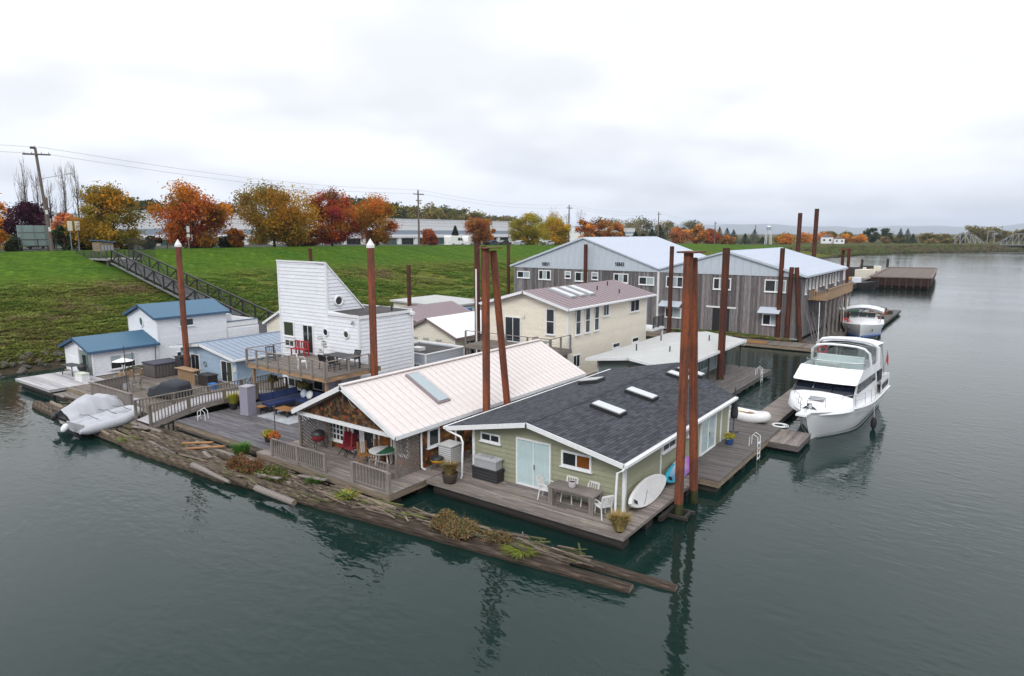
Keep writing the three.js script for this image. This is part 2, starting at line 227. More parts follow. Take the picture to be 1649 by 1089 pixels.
{ // roads behind the levee, as sheets just above the ground
  const mb = new MB(), road = (x0, x1, lift) => { for (let z = 60; z > -420; z -= 12) { const a = z, b = z - 12, y = q => Math.max(landY(x0, q), landY(x1, q)) + lift; mb.quad(V(x0, y(a), a), V(x1, y(a), a), V(x1, y(b), b), V(x0, y(b), b)); } };
  road(-126, -117, 0.05); structure(mb.mesh(null, 'road', M.asphalt));
  const m2 = new MB(); for (let z = 40; z > -400; z -= 12) { const y = q => landY(-142, q) + 0.06; m2.quad(V(-149, y(z), z), V(-132, y(z), z), V(-132, y(z - 12), z - 12), V(-149, y(z - 12), z - 12)); }
  structure(m2.mesh(null, 'car_park', M.asphalt));
}
{ // far hills beyond the flood plain
  const P = [], I = [], n = 150, rows = [[0, -4], [0.35, 0.55], [0.65, 0.85], [1, 1], [1.6, 0.7]], C = [];
  for (let i = 0; i < n; i++) {
    const az = mix(-75, 25, i / (n - 1)) * R, top = 55 + 150 * Math.pow(fbm(i * 0.09, 3.3, 1, 4), 1.4) * mix(0.55, 1.15, sm(60, 105, i));
    rows.forEach(([d, h], r) => { const D = 12000 + d * 3400; P.push(Math.sin(az) * D, h < 0 ? h : 4 + 1.7 * top * h * (0.9 + 0.2 * fbm(i * 0.5, r, 2, 3)), -Math.cos(az) * D); const v = 0.8 + 0.4 * fbm(i * 0.7, r * 2, 5, 3); C.push(0.035 * v, 0.055 * v, 0.04 * v); });
  }
  for (let i = 0; i + 1 < n; i++) for (let r = 0; r < 4; r++) { const a = i * 5 + r, b = a + 5; I.push(a, b, a + 1, b, b + 1, a + 1); }
  const g = new THREE.BufferGeometry(); g.setAttribute('position', new THREE.Float32BufferAttribute(P, 3)); g.setAttribute('color', new THREE.Float32BufferAttribute(C, 3)); g.setIndex(I); g.computeVertexNormals();
  structure(add(null, 'hills', g, new THREE.MeshStandardMaterial({ vertexColors: true, roughness: 1, side: THREE.DoubleSide })));
}
{ // weeds on the rough lower bank
  const tuft = new MB(); for (let i = 0; i < 16; i++) { const a = rr(0, 6.3), l = rr(0.08, 0.3), s = rr(0.2, 0.6), w = rr(0.05, 0.12), x = Math.cos(a), z = Math.sin(a), r = rr(0, 0.25), p = V(x * r - z * w, 0, z * r + x * w), q = V(x * r + z * w, 0, z * r - x * w), t = V(x * (r + s), l, z * (r + s)); tuft.tri(p, q, t, null, [0, 0], [1, 0], [0, 1]); }
  const N = 38000, im = new THREE.InstancedMesh(tuft.geo(), M.treeLeaf, N), o = new THREE.Object3D(), c = new THREE.Color();
  for (let i = 0; i < N; i++) {
    let x, z, t; do { z = -Math.pow(rnd(), 1.3) * 175 + 8; t = rr(0.03, 0.72); x = -61 - t * 45; } while (rnd() < sm(0.42, 0.7, t) || fbm(x * 0.2, z * 0.2, 6, 3) < 0.3);
    o.position.set(x, landY(x, z) - 0.04, z); o.rotation.y = rr(0, 6.3); const s = rr(0.45, 1.15) * (1 - 0.6 * sm(0.5, 0.68, t)); o.scale.set(s * 1.3, s, s * 1.3); o.updateMatrix(); im.setMatrixAt(i, o.matrix);
    const n = fbm(x * 0.12, z * 0.12, 12, 3) + rr(-0.12, 0.12), b = rr(0.95, 1.7); n > 0.72 ? c.setRGB(0.20 * b, 0.155 * b, 0.085 * b) : n > 0.48 ? c.setRGB(0.18 * b, 0.205 * b, 0.05 * b) : c.setRGB(0.12 * b, 0.19 * b, 0.035 * b); im.setColorAt(i, c);
  }
  im.name = 'weeds'; im.userData = { kind: 'stuff', label: 'rough weeds and grass on the lower river bank', category: 'weeds' }; im.castShadow = im.receiveShadow = true; scene.add(im);
}
function rockGeo(k) { const g = new THREE.IcosahedronGeometry(0.5, 1), p = g.attributes.position; for (let i = 0; i < p.count; i++) { const x = p.getX(i), y = p.getY(i), z = p.getZ(i), s = 0.65 + 0.7 * noise3(x * 2.3 + k * 9, y * 2.3, z * 2.3); p.setXYZ(i, x * s, y * s * 0.75, z * s); } g.computeVertexNormals(); return g; }
{ // riprap along the waterline
  const gs = [0, 1, 2, 3].map(rockGeo), parts = []; for (let i = 0; i < 420; i++) { const z = -Math.pow(rnd(), 1.2) * 110 + 4, off = rr(-0.8, 3.2), s = rr(0.25, 0.7), g = pick(gs).clone(); g.rotateY(rr(0, 6.3)); g.rotateX(rr(-0.6, 0.6)); g.scale(s, s, s); g.translate(-61 - off, landY(-61 - off, z) + 0.06, z); const v = rr(0.7, 1.3), cols = []; for (let k = 0; k < g.attributes.position.count; k++) cols.push(v, v, v * 0.97); g.setAttribute('color', new THREE.Float32BufferAttribute(cols, 3)); parts.push(g); }
  const m = stuff(add(null, 'riprap', mergeGeometries(parts), M.rock)); tag(m, 'grey riprap stones along the foot of the bank', 'rocks'); m.userData.kind = 'stuff';
}
// ---------------------------------------------------------------- builders for houses and docks
const FACE = { z: 0, x: Math.PI / 2, nz: Math.PI, nx: -Math.PI / 2 };
function win(parent, face, a0, a1, y0, y1, plane, o = {}) { // a window or glazed door set on a wall: frame, panes, and a curtain where there is one
  const { name = 'window', cols = 2, rows = 1, fr = 0.07, mat = M.white, glass = M.glass, blind, sill = true, depth = 0.08, label } = o, w = Math.abs(a1 - a0), h = y1 - y0, c = (a0 + a1) / 2, horiz = face === 'z' || face === 'nz';
  const g = sub(parent, name, horiz ? [c, (y0 + y1) / 2, plane] : [plane, (y0 + y1) / 2, c], [0, FACE[face], 0]); if (label) g.userData.label = label;
  const f = new MB(); f.box(0, h / 2 - fr / 2, depth / 2, w, fr, depth); f.box(0, -h / 2 + fr / 2, depth / 2, w, fr, depth); for (const s of [-1, 1]) f.box(s * (w / 2 - fr / 2), 0, depth / 2, fr, h - 2 * fr, depth);
  const iw = w - 2 * fr, ih = h - 2 * fr, m = fr * 0.7;
  for (let i = 1; i < cols; i++) f.box(-iw / 2 + iw * i / cols, 0, depth / 2 - 0.008, m, ih, depth - 0.016); for (let j = 1; j < rows; j++) f.box(0, -ih / 2 + ih * j / rows, depth / 2 - 0.014, iw, m, depth - 0.028);
  f.mesh(g, 'frame', mat);
  for (let i = 0; i < cols; i++) for (let j = 0; j < rows; j++) add(g, 'pane', B(iw / cols, ih / rows, 0.012), blind ? M.clear : Array.isArray(glass) ? glass[(i + j) % glass.length] : glass, [-iw / 2 + iw * (i + 0.5) / cols, -ih / 2 + ih * (j + 0.5) / rows, 0.045]);
  if (blind) { const cu = new MB(), n = Math.round(iw / 0.09); for (let i = 0; i < n; i++) { const x0 = -iw / 2 + iw * i / n, x1 = x0 + iw / n, e = i % 2 ? 0.018 : 0.03, e2 = i % 2 ? 0.03 : 0.018; cu.quad(V(x0, -ih / 2, e), V(x1, -ih / 2, e2), V(x1, ih / 2, e2), V(x0, ih / 2, e)); } cu.mesh(g, 'curtain', blind); }
  if (sill && name === 'window') add(g, 'sill', B(w + 0.1, 0.04, depth + 0.05), mat, [0, -h / 2 - 0.02, (depth + 0.05) / 2]);
  if (name !== 'window') add(g, 'handle', B(0.035, 0.2, 0.05), M.galv, [cols > 1 ? 0.07 : iw / 2 - 0.06, -0.1, depth + 0.02]);
  return g;
}
function porthole(parent, face, a, y, plane, r, glass = M.glass) {
  const g = sub(parent, 'window', face === 'z' ? [a, y, plane] : [plane, y, a], [0, FACE[face], 0]), ring = new THREE.TorusGeometry(r, r * 0.2, 8, 28); add(g, 'frame', ring, M.white, [0, 0, 0.03]);
  const d = new THREE.CylinderGeometry(r, r, 0.03, 28); d.rotateX(Math.PI / 2); add(g, 'pane', d, glass, [0, 0, 0.025]); return g;
}
// walls of a box or gabled house: lap-sided outlines on all four sides, with corner boards
function walls(t, { x0, x1, z0, z1, y0, ye, yr, xr, ex = 0.19, mat, side = mat, trim = M.white, corner = 0.12, yeL = ye }) { // z0 is the front (nearer the river), z1 the back
  const gp = (a, b, l, r) => yr ? [[0, 0], [b - a, 0], [b - a, r - y0], [(l ? xr - a : b - xr), yr - y0], [0, l ? yeL - y0 : r - y0]] : [[0, 0], [b - a, 0], [b - a, r - y0], [0, r - y0]];
  const W = b => new MB(); let m;
  const fp = yr ? [[0, 0], [x1 - x0, 0], [x1 - x0, ye - y0], [xr - x0, yr - y0], [0, yeL - y0]] : [[0, 0], [x1 - x0, 0], [x1 - x0, ye - y0], [0, yeL - y0]];
  const bp = yr ? [[0, 0], [x1 - x0, 0], [x1 - x0, yeL - y0], [x1 - xr, yr - y0], [0, ye - y0]] : [[0, 0], [x1 - x0, 0], [x1 - x0, yeL - y0], [0, ye - y0]];
  stuffPart(new MB().lap(V(x0, y0, z0), V(1, 0, 0), V(0, 0, 1), fp, ex).mesh(t, 'wall', mat)); stuffPart(new MB().lap(V(x1, y0, z1), V(-1, 0, 0), V(0, 0, -1), bp, ex).mesh(t, 'wall', mat));
  stuffPart(new MB().lap(V(x1, y0, z0), V(0, 0, -1), V(1, 0, 0), [[0, 0], [z0 - z1, 0], [z0 - z1, ye - y0], [0, ye - y0]], ex).mesh(t, 'wall', side)); stuffPart(new MB().lap(V(x0, y0, z1), V(0, 0, 1), V(-1, 0, 0), [[0, 0], [z0 - z1, 0], [z0 - z1, yeL - y0], [0, yeL - y0]], ex).mesh(t, 'wall', side));
  if (corner) for (const [x, z, h] of [[x0, z0, yeL], [x1, z0, ye], [x0, z1, yeL], [x1, z1, ye]]) bx(t, 'corner_board', trim, x - corner / 2, x + corner / 2 + 0.0, y0 - 0.002, h - 0.01, z - corner / 2, z + corner / 2);
}
const stuffPart = m => m; // a wall of boards joined into one part
// one roof slope from ridge (xr, yr) to eave (xe, ye), z0 front to z1 back (z1e where the eave ends elsewhere)
function slope(t, { xr, yr, xe, ye, z0, z1, z1e = z1, kind, mat, step = 0.42, th = 0.1, trim = M.white, fascia = true, gutter = false, base }) {
  const g = sub(t, 'roof', [(xr + xe) / 2, (yr + ye) / 2, (z0 + z1) / 2]), D = V(xe - xr, ye - yr, 0), L = D.length(), d = D.clone().normalize(), s = Math.sign(xe - xr), N = V(-d.y * s, Math.abs(d.x), 0).multiply(V(1, 1, 1)); N.set(s * Math.abs(d.y), Math.abs(d.x), 0);
  const pt = (k, z, n) => V(xr + D.x * k + N.x * n, yr + D.y * k + N.y * n, z), zb = k => mix(z1, z1e, k);
  const sl = new MB(), corners = n => [pt(0, z0, n), pt(1, z0, n), pt(1, zb(1), n), pt(0, zb(0), n)], T = corners(0), Bt = corners(-th);
  const q = (a, b, c, e) => sl.quad(a, b, c, e); q(T[0], T[1], T[2], T[3]); q(Bt[3], Bt[2], Bt[1], Bt[0]); for (let i = 0; i < 4; i++) q(Bt[i], Bt[(i + 1) % 4], T[(i + 1) % 4], T[i]);
  sl.mesh(g, kind === 'plain' ? 'membrane' : 'sheathing', base || (kind === 'plain' ? mat : M.greyWood));
  if (kind === 'panels') {
    const n = Math.round(Math.abs(z1 - z0) / step), w = (z0 - z1) / n, pg = new MB(), c = pt(0.5, 0, 0.012).sub(V((xr + xe) / 2, (yr + ye) / 2, 0)), h = d.clone().multiplyScalar(L / 2 + 0.02);
    pg.obox(c, h, N.clone().multiplyScalar(0.006), V(0, 0, w / 2 - 0.002)); pg.obox(c.clone().addScaledVector(N, 0.022).add(V(0, 0, w / 2 - 0.016)), h, N.clone().multiplyScalar(0.017), V(0, 0, 0.014));
    const geo = pg.geo(); for (let i = 0; i < n; i++) add(g, 'roof_panel', geo, mat, [(xr + xe) / 2, (yr + ye) / 2, z0 - w * (i + 0.5)]);
  } else if (kind === 'shingle') {
    const sh = new MB(), rows = Math.round(L / 0.143);
    for (let j = 0; j < rows; j++) { const k0 = j / rows, k1 = Math.min(1, (j + 1.04) / rows), a = z0 + 0.02, e = zb((k0 + k1) / 2) - 0.02; let z = a + (j % 3) * 0.11; while (z > e) { const w = rr(0.24, 0.42), b = Math.max(z - w, e), v = rr(0.72, 1.3), cc = [v, v, v * rr(0.98, 1.05)], za = Math.min(z, a); if (za - b > 0.03) { const u = [rnd() * 3, rnd() * 3], lift = rr(0.012, 0.018), A = pt(k1, za - 0.004, lift), Bq = pt(k1, b + 0.004, lift), C = pt(k0, b + 0.004, 0.005), E = pt(k0, za - 0.004, 0.005); s > 0 ? sh.quad(E, A, Bq, C, cc, u) : sh.quad(C, Bq, A, E, cc, u); const A2 = pt(k1, za - 0.004, 0), B2 = pt(k1, b + 0.004, 0); sh.quad(A2, B2, Bq, A, cc, u); } z -= w; } }
    stuff(sh.mesh(g, 'shingles', mat));
  }
  if (fascia) { const f = new MB(), z = z0 + 0.02; f.obox(pt(0.5, z, -th / 2 - 0.03), d.clone().multiplyScalar(L / 2 + 0.02), N.clone().multiplyScalar(th / 2 + 0.045), V(0, 0, 0.018)); f.mesh(g, 'barge_board', trim); const e = new MB(); e.obox(V(xe + s * 0.035, ye - th / 2 - 0.03, (z0 + zb(1)) / 2), V(0.012, 0, 0), V(0, th / 2 + 0.04, 0), V(0, 0, Math.abs(z0 - zb(1)) / 2)); e.mesh(g, 'fascia', trim); }
  if (gutter) { const gt = new MB(); gt.obox(V(xe + s * 0.11, ye - 0.07, (z0 + zb(1)) / 2), V(0.06, 0, 0), V(0, 0.055, 0), V(0, 0, Math.abs(z0 - zb(1)) / 2 + 0.03)); gt.mesh(g, 'gutter', trim); }
  g.userData.frame = undefined; return { g, pt, N, d };
}
function planks(t, name, x0, x1, z0, z1, y, along, mat, w = 0.145, th = 0.035, jit = 0.27) { // deck boards joined into one part, each with its own edges and tone
  const mb = new MB(), [a0, a1] = along === 'x' ? [z1, z0] : [x0, x1], n = Math.max(1, Math.round((a1 - a0) / w)), s = (a1 - a0) / n;
  for (let i = 0; i < n; i++) { let b = along === 'x' ? x0 : z1; const e = along === 'x' ? x1 : z0; while (b < e - 0.01) { let l = rr(2.2, 4.9); if (b + l > e - 1) l = e - b; const v = 1 + rr(-jit, jit), c = [v, v * rr(0.97, 1.02), v * rr(0.94, 1.04)], m = a0 + s * (i + 0.5), dy = rr(-0.004, 0.004), dw = rr(0.006, 0.012); along === 'x' ? mb.box(b + l / 2, y - th / 2 + dy, m, l - 0.006, th, s - dw, c) : mb.box(m, y - th / 2 + dy, b + l / 2, s - dw, th, l - 0.006, c); b += l; } }
  return stuff(mb.mesh(t, name, mat));
}
function deck(name, label, x0, x1, z0, z1, y, along, mat, o = {}) { // a floating deck: boards, rim joists, joists and the log floats it rides on
  const t = thing(name, label, 'deck', [(x0 + x1) / 2, 0, (z0 + z1) / 2], undefined, 'floating decks'), f = o.rim || M.fascia, h = o.h || 0.26;
  planks(t, 'deck_boards', x0, x1, z0, z1, y, along, mat);
  bx(t, 'rim_joist', f, x0 + 0.02, x1 - 0.02, y - 0.038 - h, y - 0.038, z0 - 0.07, z0 - 0.02); bx(t, 'rim_joist', f, x0 + 0.02, x1 - 0.02, y - 0.038 - h, y - 0.038, z1 + 0.02, z1 + 0.07); bx(t, 'rim_joist', f, x1 - 0.07, x1 - 0.02, y - 0.038 - h, y - 0.038, z1 + 0.075, z0 - 0.075); bx(t, 'rim_joist', f, x0 + 0.02, x0 + 0.07, y - 0.038 - h, y - 0.038, z1 + 0.075, z0 - 0.075);
  const n = Math.max(2, Math.round((z0 - z1) / 1.6)); for (let i = 0; i < n; i++) { const z = z0 - 0.55 - (z0 - z1 - 1.1) * i / (n - 1), r = rr(0.27, 0.36); pipe(t, 'log_float', M.wetWood, [[x0 + 0.2, y - 0.3 - h * 0.6 - r * 0.35, z], [x1 - 0.2, y - 0.3 - h * 0.6 - r * 0.35, z]], r, 10); }
  return t;
}
function railing(t, p, q, o = {}) { // posts, rails and single balusters between two points of a deck edge
  const { h = 0.95, n = 0, posts = 2, mat = M.greyWood, bw = 0.04, pw = 0.1, low = 0.1, jit = 0, rail = 0.09 } = o, g = sub(t, 'railing', p.slice()), L = k => [mix(p[0], q[0], k), mix(p[1], q[1], k), mix(p[2], q[2], k)];
  for (let i = 0; i < posts; i++) { const b = L(posts > 1 ? i / (posts - 1) : 0); add(g, 'post', B(pw, h, pw), mat, [b[0], b[1] + h / 2, b[2]]); }
  const up = (a, k) => [a[0], a[1] + k, a[2]]; bar(g, 'top_rail', mat, up(p, h + 0.022), up(q, h + 0.022), rail, 0.04); if (n) bar(g, 'bottom_rail', mat, up(p, low), up(q, low), 0.04, 0.07);
  for (let i = 0; i < n; i++) { const b = L((i + 0.5) / n), bh = h - low - 0.06; const m = add(g, 'baluster', B(bw, bh, bw), mat, [b[0], b[1] + low + 0.04 + bh / 2, b[2]]); if (jit) m.rotation.set(rr(-jit, jit), rr(-1, 1) * jit, rr(-jit, jit)); }
  return g;
}
function steelPile(label, x, z, top, o = {}) { // a rusted steel pile, upright or leaning, with a cap where the photo shows one
  const { lean = [x, z], r = 0.21, cap, mat = M.rust, bottom = -2, group = 'mooring piles' } = o, t = thing('steel_pile', label, 'pile', [x, bottom, z], undefined, group);
  const m = new MB(), n = 20, P = []; for (let i = 0; i <= 6; i++) P.push([mix(x, lean[0], i / 6), mix(bottom, top, i / 6), mix(z, lean[1], i / 6)]); m.tube(P, r, n); m.mesh(t, 'shaft', mat); const ax = y => [mix(x, lean[0], (y - bottom) / (top - bottom)), y, mix(z, lean[1], (y - bottom) / (top - bottom))]; new MB().tube([ax(-0.4), ax(0.1), ax(0.42 + r)], [r + 0.006, r + 0.006, r + 0.003], n).mesh(t, 'tide_band', M.algae);
  if (cap === 'cone') { const g = new THREE.ConeGeometry(r * 1.12, 0.38, 20); add(t, 'cone_cap', g, M.plasticWhite, [lean[0], top + 0.33, lean[1]]); add(t, 'cap_collar', new THREE.CylinderGeometry(r * 1.12, r * 1.12, 0.16, 20), M.plasticWhite, [lean[0], top + 0.06, lean[1]]); }
  else if (cap === 'plate') add(t, 'cap_plate', new THREE.CylinderGeometry(r * 1.25, r * 1.25, 0.05, 20), M.rust, [lean[0], top + 0.027, lean[1]]);
  return t;
}
function collar(t, x, z, y, r = 0.21, mat = M.wetWood) { const m = new MB(), e = r + 0.16; m.box(x, y, z - e, 2 * e + 0.3, 0.12, 0.1); m.box(x, y, z + e, 2 * e + 0.3, 0.12, 0.1); m.box(x + e, y + 0.002, z, 0.1, 0.116, 2 * e - 0.102); m.box(x - e, y + 0.002, z, 0.1, 0.116, 2 * e - 0.102); m.mesh(t, 'pile_collar', mat); }
// ---------------------------------------------------------------- the sage green house at the river corner
function skylight(S, k0, k1, z0, z1, mat, h = 0.16, curb = M.blackMetal) { // a raised skylight on a slope
  const g = sub(S.g, 'skylight', ORG.get(S.g)), c = S.pt((k0 + k1) / 2, (z0 + z1) / 2, h / 2), a = S.pt(k1, 0, 0).sub(S.pt(k0, 0, 0)).multiplyScalar(0.5), n = S.N.clone().multiplyScalar(h / 2), w = V(0, 0, Math.abs(z1 - z0) / 2);
  // the skylight stays a part of its roof: curb and lid joined, glazed top of its own
  const m = new MB(); m.obox(c, a, n, w); m.mesh(S.g, 'skylight_curb', curb); S.g.remove(g);
  new MB().obox(c.clone().addScaledVector(S.N, h / 2 + 0.025), a.clone().multiplyScalar(0.93), S.N.clone().multiplyScalar(0.022), w.clone().multiplyScalar(0.78)).mesh(S.g, 'skylight', mat);
}
{
  const t = thing('floating_house', 'sage green house with charcoal shingle roof and white trim', 'house', [-14, 0.6, -27.2], undefined, 'floating houses');
  walls(t, { x0: -17.55, x1: -10.43, z0: -21.4, z1: -33, y0: 0.6, ye: 2.56, yeL: 2.68, yr: 3.33, xr: -14.42, ex: 0.2, mat: M.sage });
  const o = { kind: 'shingle', mat: M.shingle, z0: -20.8, z1: -36.2, xr: -14.42, yr: 3.46, gutter: true };
  const SR = slope(t, { ...o, xe: -10.2, ye: 2.66, z1e: -33.2 }), SL = slope(t, { ...o, xe: -18.6, ye: 2.6, z1e: -36 });
  for (const [a, b] of [[-24.75, -25.5], [-28.05, -28.8], [-32.9, -33.65], [-34.3, -35.0]]) skylight(SR, 0.14, 0.48, a, b, M.domeWhite); skylight(SL, 0.48, 0.74, -30.1, -31.1, M.domeWhite, 0.2);
  const cap = new MB(); for (let z = -20.9; z > -36; z -= 0.27) { const v = rr(0.75, 1.25); for (const s of [-1, 1]) cap.quad(V(-14.42, 3.495, z), V(-14.42 + s * 0.16, 3.462, z), V(-14.42 + s * 0.16, 3.455, z - 0.265), V(-14.42, 3.488, z - 0.265), [v, v, v]); } stuff(cap.mesh(t, 'ridge_caps', M.shingle));
  win(t, 'z', -17.13, -16.1, 2.13, 2.52, -21.38, { cols: 2 }); win(t, 'z', -15.28, -13.6, 0.63, 2.62, -21.38, { name: 'sliding_door', blind: M.curtain }); win(t, 'z', -13.12, -11.78, 1.86, 2.5, -21.38, { cols: 2, fr: 0.085, glass: [M.glass, new THREE.MeshPhysicalMaterial({ color: lin(0.16, 0.055, 0.015), roughness: 0.1 })] });
  win(t, 'x', -26.0, -24.62, 1.98, 2.46, -10.41, { cols: 2 }); win(t, 'x', -27.95, -27.3, 1.98, 2.46, -10.41, { cols: 1 }); win(t, 'x', -31.0, -29.0, 0.63, 2.48, -10.41, { name: 'sliding_door', blind: M.curtain });
  bx(t, 'batten', M.white, -10.41, -10.37, 0.6, 2.55, -24.62, -24.54); bx(t, 'batten', M.white, -10.41, -10.37, 0.6, 2.55, -31.9, -31.8);
  pipe(t, 'downspout', M.white, [[-10.12, 2.56, -20.84], [-10.2, 2.42, -20.78], [-10.36, 2.34, -20.66], [-10.38, 1.5, -20.62], [-10.38, 0.66, -20.6], [-10.34, 0.63, -20.46]], 0.045);
  pipe(t, 'downspout', M.white, [[-18.7, 2.5, -20.85], [-18.6, 2.42, -20.85], [-17.75, 2.3, -20.75], [-17.6, 2.1, -20.7], [-17.55, 1.5, -20.6], [-17.55, 0.66, -20.56], [-17.48, 0.63, -20.42]], 0.045);
  const d1 = deck('floating_deck', 'weathered grey deck in front of the sage green house', -18.6, -9.45, -19.45, -26.45, 0.6, 'x', M.deck, { rim: M.greyWood, h: 0.11 });
  collar(d1, -9.11, -23.4, 0.18); bx(d1, 'bracket', M.wetWood, -9.5, -9.35, 0.12, 0.3, -24.4, -22.4);
  bx(d1, 'edge_board', M.deckOld, -18.58, -9.47, 0.603, 0.625, -19.62, -19.46);
  deck('floating_deck', 'weathered side deck with swim ladder behind the sage green house', -18.6, -8.6, -26.5, -36.2, 0.6, 'x', M.deckDark, { rim: M.fascia });
}
function paddleboard(label, mats, [x, y, z], len, wid, lean) { // a board on its edge against a wall: rounded outline, real thickness, fin
  const t = thing('paddle_board', label, 'paddle board', [x, y, z], 0, 'paddle boards'), n = 40, s = new THREE.Shape(), P = [];
  for (let i = 0; i <= n; i++) { const k = i / n, u = (k - 0.5) * len; P.push([u, wid / 2 * Math.pow(Math.sin(Math.PI * k), 0.55)]); }
  s.moveTo(P[0][0], P[0][1]); for (const p of P) s.lineTo(...p); for (const p of P.slice().reverse()) s.lineTo(p[0], -p[1]);
  const g = new THREE.ExtrudeGeometry(s, { depth: 0.08, bevelEnabled: true, bevelSize: 0.025, bevelThickness: 0.025, bevelSegments: 3 });
  g.rotateY(Math.PI / 2); const hold = sub(t, 'board', [0, wid / 2 + 0.02, 0], [0, 0, lean]);
  if (mats[0] === M.plasticWhite) add(hold, 'hull', g, mats[0]); else { const c = new Float32Array(g.attributes.position.count * 3); for (let i = 0; i < g.attributes.position.count; i++) { const k = g.attributes.position.getZ(i) / len + 0.5 + 0.12 * Math.sin(g.attributes.position.getY(i) * 9); const q = k < 0.45 ? [0.42, 0.10, 0.50] : k < 0.6 ? [0.75, 0.75, 0.8] : [0.02, 0.40, 0.58]; c.set(q, i * 3); } g.setAttribute('color', new THREE.BufferAttribute(c, 3)); add(hold, 'hull', g, mats[0]); }
  bar(hold, 'fin', M.blackMetal, [0.09, 0.02, len * 0.42], [0.27, -0.02, len * 0.45], 0.02, 0.14); bar(hold, 'leash', M.blackMetal, [0.108, 0.06, len * 0.06], [0.108, -wid * 0.36, len * 0.2], 0.015, 0.012); return t;
}
paddleboard('white paddle board leaning on the sage green wall', [M.plasticWhite], [-10.12, 0.6, -22.75], 3.15, 0.9, 0.26);
paddleboard('purple and blue paddle board leaning behind the white one', [std(0xffffff, 0.35)], [-10.12, 0.6, -25.85], 2.95, 0.74, 0.26);
function chair(label, [x, z], ry, y = 0.6, mat = M.plasticWhite, group = 'patio chairs') { // a moulded chair: seat, slatted back, arms, four legs
  const t = thing('patio_chair', label, 'chair', [x, y, z], ry, group), m = new MB(); m.box(0, 0.44, 0, 0.46, 0.03, 0.44); for (const s of [-1, 1]) m.box(s * 0.225, 0.425, 0, 0.03, 0.05, 0.44); m.mesh(t, 'seat', mat);
  const b = new MB(); for (let i = -2; i <= 2; i++) b.bar([i * 0.095, 0.46, -0.2], [i * 0.1, 0.86, -0.3], 0.075, 0.02); b.bar([-0.24, 0.87, -0.3], [0.24, 0.87, -0.3], 0.03, 0.06); for (const s of [-1, 1]) b.bar([s * 0.23, 0.44, -0.2], [s * 0.24, 0.86, -0.3], 0.035, 0.035); b.mesh(t, 'backrest', mat);
  for (const s of [-1, 1]) { new MB().tube([[s * 0.235, 0.6, -0.24], [s * 0.27, 0.66, -0.1], [s * 0.26, 0.65, 0.15], [s * 0.24, 0.45, 0.2]], 0.018, 6).mesh(t, 'arm', mat); bar(t, 'leg', mat, [s * 0.21, 0.43, 0.19], [s * 0.24, 0, 0.23], 0.035); bar(t, 'leg', mat, [s * 0.21, 0.43, -0.19], [s * 0.23, 0, -0.27], 0.035); }
  return t;
}
{
  const t = thing('dining_table', 'grey wooden slab table set with white chairs on the green house deck', 'table', [-12.12, 0.6, -20.72]); const top = sub(t, 'tabletop', [-12.12, 1.3, -20.72]);
  for (let i = 0; i < 5; i++) bx(top, 'plank', M.greyWood, -13.12, -11.12, 1.29, 1.35, -20.33 - i * 0.155, -20.33 - i * 0.155 - 0.148); bx(top, 'apron', M.greyWood, -12.98, -11.26, 1.17, 1.288, -21.0, -20.42);
  for (const [x, z] of [[-13.0, -20.44], [-11.24, -20.44], [-13.0, -20.98], [-11.24, -20.98]]) bx(t, 'leg', M.greyWood, x - 0.09, x + 0.09, 0.6, 1.288, z - 0.09, z + 0.09);
  const p = thing('planter', 'small pale pot standing on the grey slab table', 'pot', [-12.25, 1.35, -20.72], 0); add(p, 'bowl', new THREE.LatheGeometry([[0.001, 0], [0.1, 0], [0.14, 0.04], [0.15, 0.22], [0.135, 0.24], [0.125, 0.22], [0.115, 0.05], [0.001, 0.04]].map(a => new THREE.Vector2(...a)), 20), std(lin(0.5, 0.47, 0.5), 0.6)); add(p, 'soil', new THREE.CylinderGeometry(0.124, 0.12, 0.02, 16), M.bark, [0, 0.2, 0]);
  chair('white chair at the left end of the grey slab table', [-13.42, -20.75], Math.PI / 2 + 0.15); chair('white chair pulled out at the right end of the grey slab table', [-10.86, -20.6], -Math.PI / 2 - 0.5); chair('left of two white chairs between slab table and wall', [-12.6, -21.08], 0.05); chair('right of two white chairs between slab table and wall', [-11.7, -21.08], -0.08);
}
{
  const t = thing('deck_box', 'dark woven storage box against the sage green wall', 'storage box', [-16.55, 0.6, -21.05]); bx(t, 'body', M.plasticDark, -17.2, -15.9, 0.6, 1.08, -21.3, -20.82); bx(t, 'lid', M.plasticDark, -17.24, -15.86, 1.082, 1.13, -21.33, -20.79); for (let i = 0; i < 3; i++) bx(t, 'band', M.darkMetal, -17.22, -15.88, 0.7 + i * 0.13, 0.73 + i * 0.13, -20.82, -20.805);
  const g = thing('storage_tub', 'pale grey lidded tub on top of the dark storage box', 'storage tub', [-16.55, 1.13, -21.05]); new MB().span(-17.12, -15.98, 1.132, 1.5, -21.28, -20.86).mesh(g, 'body', M.plasticGrey); bx(g, 'lid', std(lin(0.5, 0.51, 0.53), 0.5), -17.18, -15.92, 1.502, 1.57, -21.31, -20.82); bx(g, 'lid_recess', M.plasticGrey, -16.9, -16.3, 1.572, 1.6, -21.2, -20.95);
}
